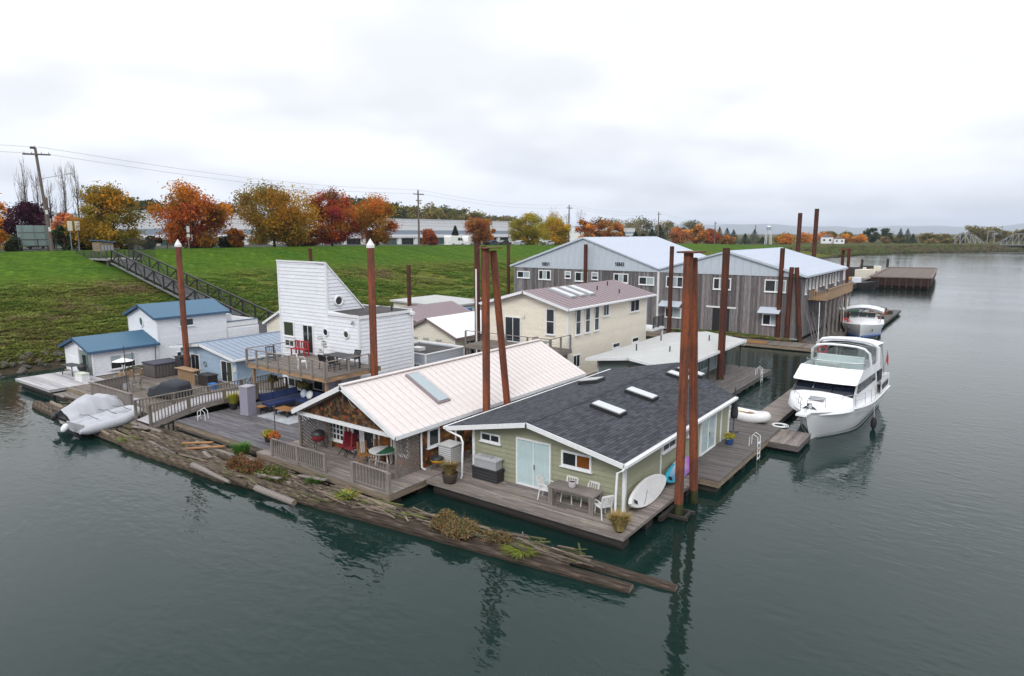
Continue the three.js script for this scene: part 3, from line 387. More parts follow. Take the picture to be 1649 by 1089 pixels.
// plants -------------------------------------------------------------------------------------------
function spray(n, r, h, cols, o = {}) { // a loose bush of thin stems and small leaves
  const m = new MB(), { leaf = 0.05, droop = 0.2, stems = true } = o;
  for (let i = 0; i < n; i++) { const a = rr(0, 6.283), q = Math.pow(rnd(), 0.6), R0 = r * q, y = h * Math.sqrt(Math.max(0, 1 - q * q * 0.8)) * rr(0.45, 1), x = Math.cos(a) * R0, z = Math.sin(a) * R0, c = pick(cols).map(v => v * rr(0.75, 1.25));
    if (stems && i % 3 === 0) { const w = 0.008; m.tri(V(x * 0.2 - w, 0, z * 0.2), V(x * 0.2 + w, 0, z * 0.2), V(x, y, z), c, [0, 0], [1, 0], [0, 1]); }
    const s = leaf * rr(0.6, 1.5), d = V(rr(-1, 1), rr(-1, 1), rr(-1, 1)).normalize(), e = V(rr(-1, 1), rr(-1, 1), rr(-1, 1)).cross(d).normalize(), b = V(x + rr(-0.1, 0.1) * r, Math.max(0.02, y + rr(-0.15, 0.1) * h), z + rr(-0.1, 0.1) * r);
    m.quad(b.clone().addScaledVector(d, -s), b.clone().addScaledVector(e, -s * 0.45), b.clone().addScaledVector(d, s), b.clone().addScaledVector(e, s * 0.45), c); }
  return m;
}
function blades(n, r, h, cols) { const m = new MB(); for (let i = 0; i < n; i++) { const a = rr(0, 6.283), q = rnd() * r * 0.45, l = h * rr(0.6, 1.1), s = r * rr(0.2, 1), w = 0.014, c = pick(cols).map(v => v * rr(0.75, 1.25)), x = Math.cos(a), z = Math.sin(a), p0 = V(x * q, 0, z * q), p1 = V(x * (q + s * 0.4), l * 0.75, z * (q + s * 0.4)), p2 = V(x * (q + s), l * rr(0.75, 1.05), z * (q + s)), e = V(-z * w, 0, x * w); m.quad(p0.clone().sub(e), p0.clone().add(e), p1.clone().add(e), p1.clone().sub(e), c); m.tri(p1.clone().sub(e), p1.clone().add(e), p2, c, [0, 0], [1, 0], [0, 1]); } return m; }
function potPlant(label, [x, y, z], pr, ph, potMat, plant) { const t = thing('potted_plant', label, 'potted plant', [x, y, z], rr(0, 6), 'potted plants'); add(t, 'pot', new THREE.LatheGeometry([[0.001, 0], [pr * 0.75, 0], [pr, ph * 0.94], [pr * 1.06, ph], [pr * 0.92, ph], [pr * 0.88, ph * 0.8], [0.001, ph * 0.8]].map(a => new THREE.Vector2(...a)), 20), potMat); const m = plant.mesh(t, 'foliage', M.leaf); m.position.y = ph * 0.8; return t; }
const DRY = [[0.20, 0.14, 0.06], [0.25, 0.19, 0.085], [0.15, 0.11, 0.05]], GRN = [[0.05, 0.10, 0.02], [0.07, 0.13, 0.03], [0.04, 0.075, 0.02]], YEL = [[0.30, 0.28, 0.04], [0.22, 0.24, 0.05], [0.38, 0.3, 0.04]], ORA = [[0.42, 0.14, 0.03], [0.35, 0.1, 0.03]], REDB = [[0.21, 0.075, 0.05], [0.15, 0.085, 0.04], [0.12, 0.11, 0.04]], BRN = [[0.21, 0.145, 0.07], [0.15, 0.105, 0.055], [0.17, 0.14, 0.06]];
potPlant('dry grass in a woven pot by the left downspout of the green house', [-17.6, 0.6, -19.85], 0.34, 0.42, std(lin(0.10, 0.075, 0.06), 0.9, grain), blades(500, 0.42, 0.55, DRY));
potPlant('bushy dry grass planter at the river corner of the green house deck', [-9.8, 0.6, -19.8], 0.15, 0.1, M.bark, blades(900, 0.42, 0.6, [[0.34, 0.25, 0.10], [0.27, 0.19, 0.08], [0.22, 0.19, 0.07]]));
potPlant('orange planter with green leaves beside the green house', [-17.95, 0.6, -22.1], 0.25, 0.6, M.orangePot, spray(160, 0.28, 0.5, GRN, { leaf: 0.08 }));
potPlant('blue pot of yellow flowers by the far sliding door of the green house', [-9.9, 0.6, -31.7], 0.22, 0.34, M.blueHull, spray(220, 0.3, 0.32, YEL, { leaf: 0.05 }));
{ // swim ladders
  const ladder = (label, x, z, y, ry = 0) => { const t = thing('swim_ladder', label, 'ladder', [x, y, z], ry, 'swim ladders'); for (const s of [-1, 1]) new MB().tube([[s * 0.2, 0, -0.28], [s * 0.2, 0.45, -0.26], [s * 0.2, 0.62, -0.1], [s * 0.2, 0.5, 0.12], [s * 0.2, -0.6, 0.14]], 0.022, 6).mesh(t, 'rail', M.plasticWhite); for (let i = 0; i < 4; i++) add(t, 'rung', B(0.4, 0.03, 0.06), M.plasticWhite, [0, 0.2 - i * 0.26, 0.14]); return t; };
  ladder('white swim ladder at the far deck edge of the sage green house', -8.75, -32.2, 0.6, Math.PI / 2); ladder('white swim ladder at the left end of the painted deck', -35.0, -18.9, 0.6, -0.9); ladder('curved white swim ladder on the low deck beside the flat roofed house', -13.5, -49.6, 0.5, Math.PI / 2);
  const t = thing('folded_umbrella', 'folded dark umbrella standing behind the sage green house', 'umbrella', [-10.4, 0.6, -33.9], 0); add(t, 'canopy', new THREE.LatheGeometry([[0.02, 2.3], [0.1, 1.9], [0.2, 1.0], [0.16, 0.75], [0.03, 0.8]].map(a => new THREE.Vector2(...a)), 10), M.canvasDark); bar(t, 'pole', M.darkMetal, [0, 0, 0], [0, 2.4, 0], 0.04); add(t, 'base', new THREE.CylinderGeometry(0.25, 0.28, 0.1, 16), M.darkMetal, [0, 0.05, 0]);
}
// ---------------------------------------------------------------- the cedar house with the pale pink metal roof
{
  const t = thing('floating_house', 'cedar shingled house with pale pink metal roof and lattice porch', 'house', [-22.8, 0.6, -26.5], undefined, 'floating houses');
  const cw = (O, U, W, poly, mat, ex, j) => new MB().lap(O, U, W, poly, ex, j).mesh(t, 'wall', mat);
  // porch front wall, side walls, back wall
  cw(V(-25.85, 0.6, -20.2), V(1, 0, 0), V(0, 0, 1), [[0, 0], [6.13, 0], [6.13, 2.0], [3.09, 3.4], [0, 2.0]], M.cedar, 0.16, 0.16);
  cw(V(-19.72, 0.6, -20.2), V(0, 0, -1), V(1, 0, 0), [[0, 0], [13.6, 0], [13.6, 1.9], [0, 1.9]], M.cedar, 0.15, 0.2); cw(V(-25.85, 0.6, -33.8), V(0, 0, 1), V(-1, 0, 0), [[0, 0], [13.6, 0], [13.6, 1.95], [0, 1.95]], M.cedar, 0.15, 0.2); cw(V(-19.72, 0.6, -33.8), V(-1, 0, 0), V(0, 0, -1), [[0, 0], [6.13, 0], [6.13, 1.9], [3.04, 3.35], [0, 1.9]], M.cedar, 0.15, 0.2);
  cw(V(-26.0, 2.5, -18.98), V(1, 0, 0), V(0, 0, 1), [[0.05, 0], [6.15, 0], [3.24, 1.5]], M.darkCedar, 0.17, 0.45);
  const sk = (O, U, W, poly, cols) => stuff(new MB().shakes(O, U, W, poly, 0.15, cols).mesh(t, 'shingles', shakeMat)), shakeMat = matte(0xffffff, 0.9, grain), CED = [[0.34, 0.13, 0.04], [0.26, 0.10, 0.035], [0.40, 0.17, 0.06], [0.20, 0.08, 0.035]], CDK = [[0.13, 0.065, 0.035], [0.08, 0.05, 0.035], [0.26, 0.11, 0.04], [0.16, 0.10, 0.07], [0.06, 0.04, 0.03]];
  sk(V(-25.85, 0.6, -20.165), V(1, 0, 0), V(0, 0, 1), [[0, 0], [6.13, 0], [6.13, 1.95], [0, 1.95]], CED); sk(V(-26.0, 2.5, -18.945), V(1, 0, 0), V(0, 0, 1), [[0.1, 0], [6.1, 0], [3.24, 1.46]], CDK); sk(V(-19.685, 0.6, -20.25), V(0, 0, -1), V(1, 0, 0), [[0, 0], [13.4, 0], [13.4, 1.85], [0, 1.85]], CED.concat(CDK));
  const o = { kind: 'panels', mat: M.pinkRoof, z0: -18.6, z1: -34.25, xr: -22.76, yr: 4.22, base: M.pinkRoof, gutter: false }, SR = slope(t, { ...o, xe: -19.44, ye: 2.54 }); slope(t, { ...o, xe: -26.32, ye: 2.58 });
  skylight(SR, 0.09, 0.73, -22.2, -23.05, M.skyGlass, 0.1, M.purpleRoof);
  bar(t, 'ridge_cap', M.pinkRoof, [-22.76, 4.27, -18.58], [-22.76, 4.27, -34.27], 0.26, 0.05);
  bx(t, 'porch_beam', M.white, -26.2, -19.62, 2.32, 2.5, -19.0, -18.86); for (const x of [-26.2, -19.74]) bx(t, 'porch_post', M.greyWood, x - 0.06, x + 0.06, 0.6, 2.318, -18.98, -18.87);
  // lattice screens
  const lat = (O, U, w, h) => { const m = new MB(), P = (u, v, n) => [O.x + U.x * u - U.z * n, O.y + v, O.z + U.z * u + U.x * n]; for (let k = -h; k < w; k += 0.17) { for (const s of [1, -1]) { let u0 = s > 0 ? k : k + h, v0 = 0, u1 = s > 0 ? k + h : k, v1 = h; const cl = (ua, va, ub, vb) => { let a = [ua, va], b = [ub, vb]; const at = x => [x, va + (vb - va) * (x - ua) / (ub - ua)]; if (a[0] < 0) a = at(0); if (a[0] > w) a = at(w); if (b[0] < 0) b = at(0); if (b[0] > w) b = at(w); return [a, b]; }; if ((u0 < 0 && u1 < 0) || (u0 > w && u1 > w)) continue; const [a, b] = cl(u0, v0, u1, v1); if (Math.hypot(a[0] - b[0], a[1] - b[1]) > 0.05) m.bar(P(a[0], a[1], s * 0.008), P(b[0], b[1], s * 0.008), 0.012, 0.05); } } return stuff(m.mesh(t, 'lattice', M.greyWood)); };
  lat(V(-19.66, 0.62, -18.9), V(0, 0, -1), 1.3, 1.9); lat(V(-26.15, 0.62, -19.9), V(1, 0, 0), 1.0, 1.9); lat(V(-26.2, 0.62, -19.0), V(0, 0, -1), 0.9, 1.9);
  win(t, 'z', -25.6, -24.4, 0.95, 2.15, -20.13, { cols: 4, rows: 4, fr: 0.1 }); win(t, 'z', -23.95, -23.15, 0.62, 2.5, -20.13, { name: 'door', cols: 1, fr: 0.2, glass: M.glass }); win(t, 'z', -23.12, -22.3, 0.62, 2.5, -20.13, { name: 'door', cols: 1, fr: 0.1 }); win(t, 'z', -21.1, -20.2, 1.1, 2.2, -20.13, { cols: 2 });
  for (const x of [-25.8, -24.2, -22.1, -21.3]) bx(t, 'batten', M.white, x - 0.04, x + 0.04, 0.6, 2.45, -20.16, -20.11);
  win(t, 'x', -21.45, -20.7, 1.45, 2.3, -19.65, { cols: 1, fr: 0.09 });
  for (let i = 0; i < 8; i++) { const z = -22.6 - i * 1.38; bx(t, 'batten', M.white, -19.68, -19.62, 0.6, 2.46, z - 0.04, z + 0.04); if (i < 7) win(t, 'x', z - 1.2, z - 0.2, 1.95, 2.38, -19.65, { cols: 1, fr: 0.05, sill: false }); }
  pipe(t, 'downspout', M.white, [[-19.5, 2.4, -20.3], [-19.62, 2.2, -20.3], [-19.62, 0.68, -20.3], [-19.4, 0.63, -20.3]], 0.045); bx(t, 'ridge_vane_bracket', M.darkMetal, -22.8, -22.72, 3.5, 4.05, -18.95, -18.7);
  new MB().tube([[-22.7, 3.9, -18.9], [-22.55, 3.55, -18.86], [-22.35, 3.35, -18.84], [-22.1, 3.28, -18.84]], 0.03, 6).mesh(t, 'antler_ornament', M.greyWood);
  const d = deck('floating_deck', 'weathered porch deck of the pink roofed house with crooked railings', -27.6, -18.65, -17.4, -34.4, 0.6, 'x', M.deck, { rim: M.fascia });
  railing(d, [-26.5, 0.6, -17.55], [-22.7, 0.6, -17.55], { n: 24, posts: 3, h: 0.8, jit: 0.05, bw: 0.05 }); railing(d, [-20.9, 0.6, -17.55], [-18.75, 0.6, -17.5], { n: 11, posts: 2, h: 0.85, jit: 0.03, bw: 0.06, pw: 0.15 }); railing(d, [-20.9, 0.6, -18.5], [-19.8, 0.6, -18.5], { n: 6, posts: 2, h: 0.7, jit: 0.03 });
  const e = deck('floating_deck', 'dark painted lounge deck left of the pink roofed house', -36.0, -27.64, -17.85, -26.5, 0.6, 'x', M.deckPaint, { rim: M.fascia });
  bx(e, 'kick_board', M.greyWood, -35.9, -27.7, 0.12, 0.28, -18.1, -18.0);
}
{ // porch furniture
  const kettle = (label, [x, y, z], mat, r = 0.28) => { const t = thing('kettle_grill', label, 'grill', [x, y, z], rr(0, 6), 'grills'); const b = new THREE.SphereGeometry(r, 20, 10, 0, 6.3, Math.PI / 2, Math.PI / 2); add(t, 'bowl', b, mat, [0, 0.72, 0]); const l = new THREE.SphereGeometry(r * 1.02, 20, 10, 0, 6.3, 0, Math.PI / 2); l.scale(1, 0.8, 1); add(t, 'lid', l, M.blackMetal, [0, 0.73, 0]); add(t, 'lid_handle', B(0.14, 0.03, 0.03), M.darkMetal, [0, 0.73 + r * 0.85, 0]); for (let i = 0; i < 3; i++) { const a = i * 2.1; bar(t, 'leg', M.darkMetal, [Math.cos(a) * r * 0.6, 0.55, Math.sin(a) * r * 0.6], [Math.cos(a) * r * 1.05, 0, Math.sin(a) * r * 1.05], 0.025); } return t; };
  kettle('black kettle grill on the porch by the lattice screen', [-25.5, 0.6, -19.4], M.redCloth, 0.33); const y = kettle('yellow kettle grill with black lid on the porch side deck', [-19.12, 0.6, -20.75], M.yellow, 0.3); y.scale.y = 0.62; kettle('black kettle grill on the pale grey landing', [-52.6, 0.6, -19.9], M.blackMetal, 0.32);
  for (const [i, x] of [-23.95, -23.45].entries()) { const t = thing('folding_chair', `${i ? 'right' : 'left'} of two red folded camp chairs by the white porch door`, 'chair', [x, 0.6, -19.75], rr(-0.3, 0.3), 'camp chairs'); const m = new MB(); m.bar([0, 0.35, 0], [0, 1.05, -0.12], 0.36, 0.09); m.box(0, 0.42, 0.12, 0.42, 0.06, 0.4); m.mesh(t, 'cover', M.redCloth); for (const s of [-1, 1]) { bar(t, 'leg', M.blackMetal, [s * 0.18, 0.4, 0.3], [s * 0.22, 0, -0.2], 0.03); bar(t, 'leg', M.blackMetal, [s * 0.18, 0.4, -0.15], [s * 0.22, 0, 0.3], 0.03); } }
  const t = thing('bistro_table', 'round white porch table with a green cloth half', 'table', [-21.3, 0.6, -19.6], 0.3); add(t, 'tabletop', new THREE.CylinderGeometry(0.62, 0.6, 0.05, 28), M.plasticWhite, [0, 0.72, 0]); add(t, 'cloth', new THREE.CylinderGeometry(0.6, 0.6, 0.012, 28, 1, false, 0, Math.PI), M.greenPaint, [0, 0.753, 0]); for (let i = 0; i < 4; i++) { const a = i * 1.571 + 0.5; bar(t, 'leg', M.plasticWhite, [Math.cos(a) * 0.3, 0.7, Math.sin(a) * 0.3], [Math.cos(a) * 0.42, 0, Math.sin(a) * 0.42], 0.05); }
  const wood = (label, x, z, ry) => { const t = thing('wooden_chair', label, 'chair', [x, 0.6, z], ry, 'porch chairs'); add(t, 'seat', B(0.46, 0.04, 0.44), M.teak, [0, 0.43, 0]); for (const s of [-1, 1]) { bar(t, 'leg', M.teak, [s * 0.2, 0.41, 0.19], [s * 0.21, 0, 0.2], 0.045); bar(t, 'leg', M.teak, [s * 0.2, 0.98, -0.28], [s * 0.2, 0, -0.2], 0.045); bar(t, 'arm', M.teak, [s * 0.22, 0.65, -0.24], [s * 0.22, 0.63, 0.2], 0.05, 0.025); } for (let i = -2; i <= 2; i++) bar(t, 'back_slat', M.teak, [i * 0.075, 0.46, -0.22], [i * 0.075, 0.96, -0.275], 0.05, 0.014); return t; };
  wood('orange wooden chair beside the round porch table', -22.2, -19.3, 1.2); wood('wooden chair behind the round porch table by the door', -21.9, -19.85, 0.6);
  const a = thing('utility_cabinet', 'pale grey heat pump cabinet beside the cedar house wall', 'heat pump', [-19.1, 0.6, -21.6]); bx(a, 'body', M.plasticGrey, -19.5, -18.72, 0.64, 1.5, -22.0, -21.25); bx(a, 'top', M.plasticWhite, -19.52, -18.7, 1.502, 1.54, -22.02, -21.23); for (let i = 0; i < 8; i++) bx(a, 'louvre', M.plasticWhite, -18.718, -18.7, 0.74 + i * 0.09, 0.79 + i * 0.09, -21.95, -21.3); for (let i = 0; i < 8; i++) bx(a, 'louvre', M.plasticWhite, -19.45, -18.77, 0.74 + i * 0.09, 0.79 + i * 0.09, -21.248, -21.235);
  potPlant('yellow flowers by the end of the crooked porch railing', [-28.5, 0.6, -18.7], 0.2, 0.3, M.bark, spray(260, 0.32, 0.42, YEL)); potPlant('orange flowers by the end of the crooked porch railing', [-27.85, 0.6, -18.6], 0.2, 0.3, M.bark, spray(260, 0.3, 0.46, ORA));
  const p = thing('garden_torch', 'thin dark torch pole standing by the orange and yellow flowers', 'torch', [-28.2, 0.6, -18.9], 0); bar(p, 'pole', M.darkMetal, [0, 0, 0], [0, 1.7, 0], 0.03); add(p, 'torch_head', new THREE.CylinderGeometry(0.06, 0.04, 0.16, 10), M.darkMetal, [0, 1.74, 0]);
}
{ // lounge on the painted deck
  const t = thing('corner_sofa', 'navy blue L shaped outdoor sofa on the dark painted deck', 'sofa', [-33.2, 0.6, -23.6]); bx(t, 'base', M.plasticDark, -34.3, -33.3, 0.66, 0.9, -24.7, -22.0); bx(t, 'base', M.plasticDark, -33.298, -30.9, 0.66, 0.9, -24.7, -23.75);
  for (let i = 0; i < 3; i++) bx(t, 'seat_cushion', M.navyCloth, -34.05, -33.25, 0.902, 1.06, -22.05 - i * 0.87, -22.9 - i * 0.87); for (let i = 0; i < 3; i++) bx(t, 'seat_cushion', M.navyCloth, -33.23 + i * 0.78, -32.47 + i * 0.78, 0.902, 1.06, -24.45, -23.76);
  for (let i = 0; i < 3; i++) bar(t, 'back_cushion', M.navyCloth, [-34.16, 1.08, -22.45 - i * 0.87], [-34.28, 1.5, -22.45 - i * 0.87], 0.8, 0.2); for (let i = 0; i < 3; i++) bx(t, 'back_cushion', M.navyCloth, -33.2 + i * 0.78, -32.48 + i * 0.78, 1.062, 1.45, -24.68, -24.48);
  for (const [i, x] of [-33.1, -32.55].entries()) { const g = new THREE.SphereGeometry(0.26, 14, 10); g.scale(1, 1, 0.45); const m = tag(add(null, 'throw_pillow', g, i ? M.canvasWhite : M.paleCloth, [x, 1.3, -24.28], [-0.35, 0.1, 0.2]), i ? 'white throw pillow on the navy corner sofa' : 'pale blue throw pillow on the navy corner sofa', 'pillow', 'throw pillows'); }
  const c = thing('coffee_table', 'low slatted teak coffee table on the pale rug', 'table', [-32.0, 0.6, -22.2]); for (let i = 0; i < 7; i++) bx(c, 'slat', M.teak, -32.6, -31.4, 0.97, 1.0, -21.85 - i * 0.1, -21.94 - i * 0.1); for (const [x, z] of [[-32.52, -21.92], [-31.48, -21.92], [-32.52, -22.48], [-31.48, -22.48]]) bx(c, 'leg', M.plasticDark, x - 0.04, x + 0.04, 0.612, 0.968, z - 0.04, z + 0.04); bx(c, 'shelf', M.plasticDark, -32.47, -31.53, 0.7, 0.73, -22.44, -21.96);
  const s = thing('side_table', 'small teak side table at the front end of the navy sofa', 'table', [-33.6, 0.6, -21.65]); bx(s, 'tabletop', M.teak, -33.9, -33.35, 0.95, 0.99, -21.9, -21.45); for (const [x, z] of [[-33.85, -21.5], [-33.4, -21.5], [-33.85, -21.85], [-33.4, -21.85]]) bx(s, 'leg', M.plasticDark, x - 0.025, x + 0.025, 0.6, 0.948, z - 0.025, z + 0.025);
  tag(bx(null, 'rug', M.rug, -33.15, -30.2, 0.602, 0.614, -23.6, -21.1), 'pale grey outdoor rug under the teak coffee table', 'rug');
  const col = (label, x, z) => { const t = thing('tall_planter', label, 'planter', [x, 0.6, z], 0.2, 'tall planters'); new MB().obox(V(0, 0.8, 0), V(0.3, 0, 0), V(0, 0.8, 0), V(0, 0, 0.3)).mesh(t, 'body', M.lavender); add(t, 'rim', B(0.66, 0.06, 0.66), std(lin(0.36, 0.35, 0.4), 0.8), [0, 1.632, 0]); add(t, 'plinth', B(0.64, 0.08, 0.64), M.lavender, [0, 0.04, 0]); };
  col('tall lavender grey column planter in front of the navy sofa', -33.95, -21.1); col('tall lavender grey column planter behind the navy sofa', -31.4, -25.2);
  potPlant('yellow green feathery plant in a dark pot by the footbridge', [-35.6, 0.6, -21.2], 0.24, 0.4, M.plasticDark, blades(260, 0.5, 0.7, YEL));
}
// ---------------------------------------------------------------- the tall white house with the sloping tower
{
  const t = thing('floating_house', 'tall white house with slanted tower and round windows above a timber deck', 'house', [-35.3, 0.6, -29.5], undefined, 'floating houses'), W = M.whiteSiding, lap = (O, U, N, p) => new MB().lap(O, U, N, p, 0.235, 0.02).mesh(t, 'wall', W);
  lap(V(-34.25, 0.6, -27.2), V(1, 0, 0), V(0, 0, 1), [[0, 0], [2.9, 0], [2.9, 5.15], [0, 5.35]]); lap(V(-39.2, 0.6, -27.2), V(1, 0, 0), V(0, 0, 1), [[0, 0], [4.95, 0], [4.95, 8.35], [0, 8.4]]);
  lap(V(-31.35, 0.6, -27.2), V(0, 0, -1), V(1, 0, 0), [[0, 0], [4.5, 0], [4.5, 5.1], [0, 5.15]]); lap(V(-39.2, 0.6, -31.7), V(0, 0, 1), V(-1, 0, 0), [[0, 0], [4.5, 0], [4.5, 8.4], [1.55, 5.2], [0, 5.2]].slice(0, 5)); lap(V(-31.35, 0.6, -31.7), V(-1, 0, 0), V(0, 0, -1), [[0, 0], [7.85, 0], [7.85, 5.15], [0, 5.1]]);
  lap(V(-34.25, 5.8, -27.2), V(0, 0, -1), V(1, 0, 0), [[0, 0], [2.95, 0], [0, 3.15]]);
  for (const [x, z, h] of [[-39.2, -27.2, 9.0], [-34.25, -27.2, 8.95], [-31.35, -27.2, 5.75], [-31.35, -31.7, 5.7]]) bx(t, 'corner_board', M.white, x - 0.06, x + 0.06, x === -34.25 ? 5.85 : 0.6, h - 0.01, z - 0.06, z + 0.06);
  const r = new MB(); r.quad(V(-39.3, 9.06, -27.12), V(-34.15, 9.03, -27.12), V(-34.15, 5.85, -30.25), V(-39.3, 5.88, -30.25)); r.quad(V(-39.3, 8.96, -27.12), V(-34.15, 8.93, -27.12), V(-34.15, 9.03, -27.12), V(-39.3, 9.06, -27.12)); r.quad(V(-34.15, 8.93, -27.12), V(-34.15, 5.75, -30.25), V(-34.15, 5.85, -30.25), V(-34.15, 9.03, -27.12)); r.quad(V(-39.3, 8.96, -27.12), V(-39.3, 5.78, -30.25), V(-34.15, 5.75, -30.25), V(-34.15, 8.93, -27.12)); r.mesh(t, 'tower_roof', M.white);
  const f = new MB(); f.obox(V(-32.75, 5.79, -29.47), V(1.47, -0.04, 0), V(0, 0.035, 0), V(0, 0, 2.24)); f.mesh(t, 'flat_roof', M.tar); bx(t, 'flat_roof', M.tar, -39.15, -34.25, 5.74, 5.8, -31.68, -29.9); bx(t, 'parapet', M.white, -34.2, -31.28, 5.68, 5.85, -27.15, -27.1); bx(t, 'parapet', M.white, -31.29, -31.24, 5.62, 5.8, -31.75, -27.1); bx(t, 'parapet', M.white, -39.2, -31.3, 5.62, 5.86, -31.8, -31.74);
  porthole(t, 'z', -34.45, 4.55, -27.17, 0.24); porthole(t, 'z', -32.47, 4.58, -27.17, 0.24, M.greenGlass); porthole(t, 'x', -28.08, 6.52, -34.22, 0.3);
  win(t, 'z', -38.84, -37.7, 3.95, 4.98, -27.18, { cols: 1, glass: M.greenGlass }); win(t, 'z', -38.75, -37.75, 3.25, 3.75, -27.18, { cols: 2 }); win(t, 'z', -36.78, -35.7, 2.99, 4.9, -27.18, { name: 'sliding_door', cols: 2 });
  win(t, 'z', -38.3, -37.1, 1.5, 2.3, -27.18, { cols: 1 }); win(t, 'z', -35.9, -34.9, 0.63, 2.5, -27.18, { name: 'door', cols: 1 });
  for (const x of [-31.75, -39.3]) { const l = sub(t, 'wall_light', [x, 5.45, -27.1]); bx(l, 'bracket', M.white, x - 0.06, x + 0.06, 5.4, 5.5, -27.18, -27.06); pipe(l, 'lamp_head', M.galv, [[x, 5.45, -27.06], [x + 0.08, 5.32, -26.92]], 0.07, 8); }
  pipe(t, 'downspout', M.white, [[-31.2, 5.6, -31.6], [-31.25, 5.3, -31.75], [-31.27, 0.8, -31.78]], 0.05); bx(t, 'gutter_box', M.white, -31.25, -31.0, 5.5, 5.68, -31.75, -31.5);
  for (const [x, z] of [[-32.4, -31.0], [-32.0, -30.6]]) pipe(t, 'vent_pipe', M.blackMetal, [[x, 5.7, z], [x, 6.15, z]], 0.06);
}
{
  const t = thing('upper_deck', 'raised timber deck on posts in front of the tall white house', 'deck', [-33.2, 0.6, -25.1]);
  planks(t, 'deck_boards', -36.9, -29.4, -23.05, -27.1, 2.95, 'x', M.deckOld); bx(t, 'rim_joist', M.newWood, -36.9, -29.4, 2.66, 2.912, -23.1, -23.04); bx(t, 'rim_joist', M.newWood, -29.46, -29.4, 2.66, 2.912, -27.1, -23.102); bx(t, 'rim_joist', M.newWood, -36.9, -36.84, 2.66, 2.912, -27.1, -23.102); for (let i = 0; i < 9; i++) bx(t, 'joist', M.fascia, -36.2 + i * 0.78, -36.15 + i * 0.78, 2.68, 2.912, -27.08, -23.105);
  for (const [x, z] of [[-36.6, -23.3], [-29.7, -23.3], [-36.6, -26.8], [-29.7, -26.8]]) bx(t, 'support_post', M.newWood, x - 0.07, x + 0.07, 0.6, 2.658, z - 0.07, z + 0.07);
  const rail = (p, q, n) => { const g = railing(t, p, q, { posts: n, h: 1.0, rail: 0.08, pw: 0.09, mat: M.greyWood }); for (let i = 1; i < 7; i++) bar(g, 'cable', M.galv, [p[0], p[1] + i * 0.14, p[2]], [q[0], q[1] + i * 0.14, q[2]], 0.012); };
  rail([-36.85, 2.8, -23.0], [-29.45, 2.8, -23.0], 8); rail([-29.38, 2.8, -23.1], [-29.38, 2.8, -26.2], 3); rail([-36.95, 2.8, -23.1], [-36.95, 2.8, -26.9], 3);
  const l = thing('ladder', 'aluminium ladder leaning from the lounge deck to the raised timber deck', 'ladder', [-37.0, 0.6, -23.2]); for (const s of [-0.22, 0.22]) bar(l, 'rail', M.galv, [-37.4 + s * 0.3, 0.6, -22.6 + s], [-37.0 + s * 0.3, 3.0, -24.2 + s], 0.06, 0.04); for (let i = 1; i < 8; i++) { const k = i / 8; bar(l, 'rung', M.galv, [-37.4 + k * 0.4 - 0.066, 0.6 + 2.4 * k, -22.6 - 1.6 * k - 0.22], [-37.4 + k * 0.4 + 0.066, 0.6 + 2.4 * k, -22.6 - 1.6 * k + 0.22], 0.035); }
  const b = thing('bench', 'red painted bench on the raised timber deck by the sliding door', 'bench', [-36.3, 2.95, -26.6]); bx(b, 'seat', M.red, -37.0, -35.6, 3.36, 3.41, -26.7, -26.25); for (const x of [-36.95, -35.65]) for (const z of [-26.66, -26.3]) bx(b, 'leg', M.red, x - 0.035, x + 0.035, 2.95, z < -26.5 ? 3.9 : 3.358, z - 0.035, z + 0.035); for (let i = 0; i < 6; i++) bx(b, 'back_slat', M.red, -36.82 + i * 0.21, -36.74 + i * 0.21, 3.45, 3.82, -26.68, -26.65); bx(b, 'back_rail', M.red, -36.9, -35.7, 3.82, 3.89, -26.69, -26.64);
  const d = thing('outdoor_table', 'black outdoor dining table on the raised timber deck', 'table', [-30.8, 2.95, -25.4]); bx(d, 'tabletop', M.blackMetal, -32.0, -29.8, 3.66, 3.7, -26.0, -24.9); for (const [x, z] of [[-31.9, -25.9], [-29.9, -25.9], [-31.9, -25.0], [-29.9, -25.0]]) bx(d, 'leg', M.blackMetal, x - 0.04, x + 0.04, 2.95, 3.658, z - 0.04, z + 0.04);
  for (const [i, [x, z, r]] of [[-31.4, -24.6, Math.PI], [-30.5, -24.55, Math.PI + 0.2], [-30.9, -26.4, 0.1]].entries()) chair(`black chair at the black table on the raised deck, ${['left by the railing', 'right by the railing', 'on the wall side'][i]}`, [x, z], r, 2.95, M.blackMetal, 'black chairs');
  chair('black chair alone at the left corner of the raised deck', [-36.1, -24.2], 1.2, 2.95, M.blackMetal, 'black chairs'); chair('white chair beside the round table of the raised deck', [-32.6, -23.9], 2.6, 2.95, M.plasticWhite);
  const s = thing('plant_stand', 'tiered white stand with small plants on the raised deck', 'plant stand', [-33.3, 2.95, -26.0], 0.2); bar(s, 'pole', M.plasticWhite, [0, 0, 0], [0, 1.5, 0], 0.05); add(s, 'base', new THREE.CylinderGeometry(0.28, 0.3, 0.05, 16), M.plasticWhite, [0, 0.025, 0]); for (let i = 0; i < 5; i++) { const a = i * 2.3; add(s, 'tray', new THREE.CylinderGeometry(0.2, 0.14, 0.1, 14), M.plasticWhite, [Math.cos(a) * 0.17, 0.35 + i * 0.27, Math.sin(a) * 0.17]); const p = spray(30, 0.16, 0.14, [[0.06, 0.07, 0.05]], { leaf: 0.04, stems: false }).mesh(s, 'foliage', M.leaf); p.position.set(Math.cos(a) * 0.17, 0.4 + i * 0.27, Math.sin(a) * 0.17); }
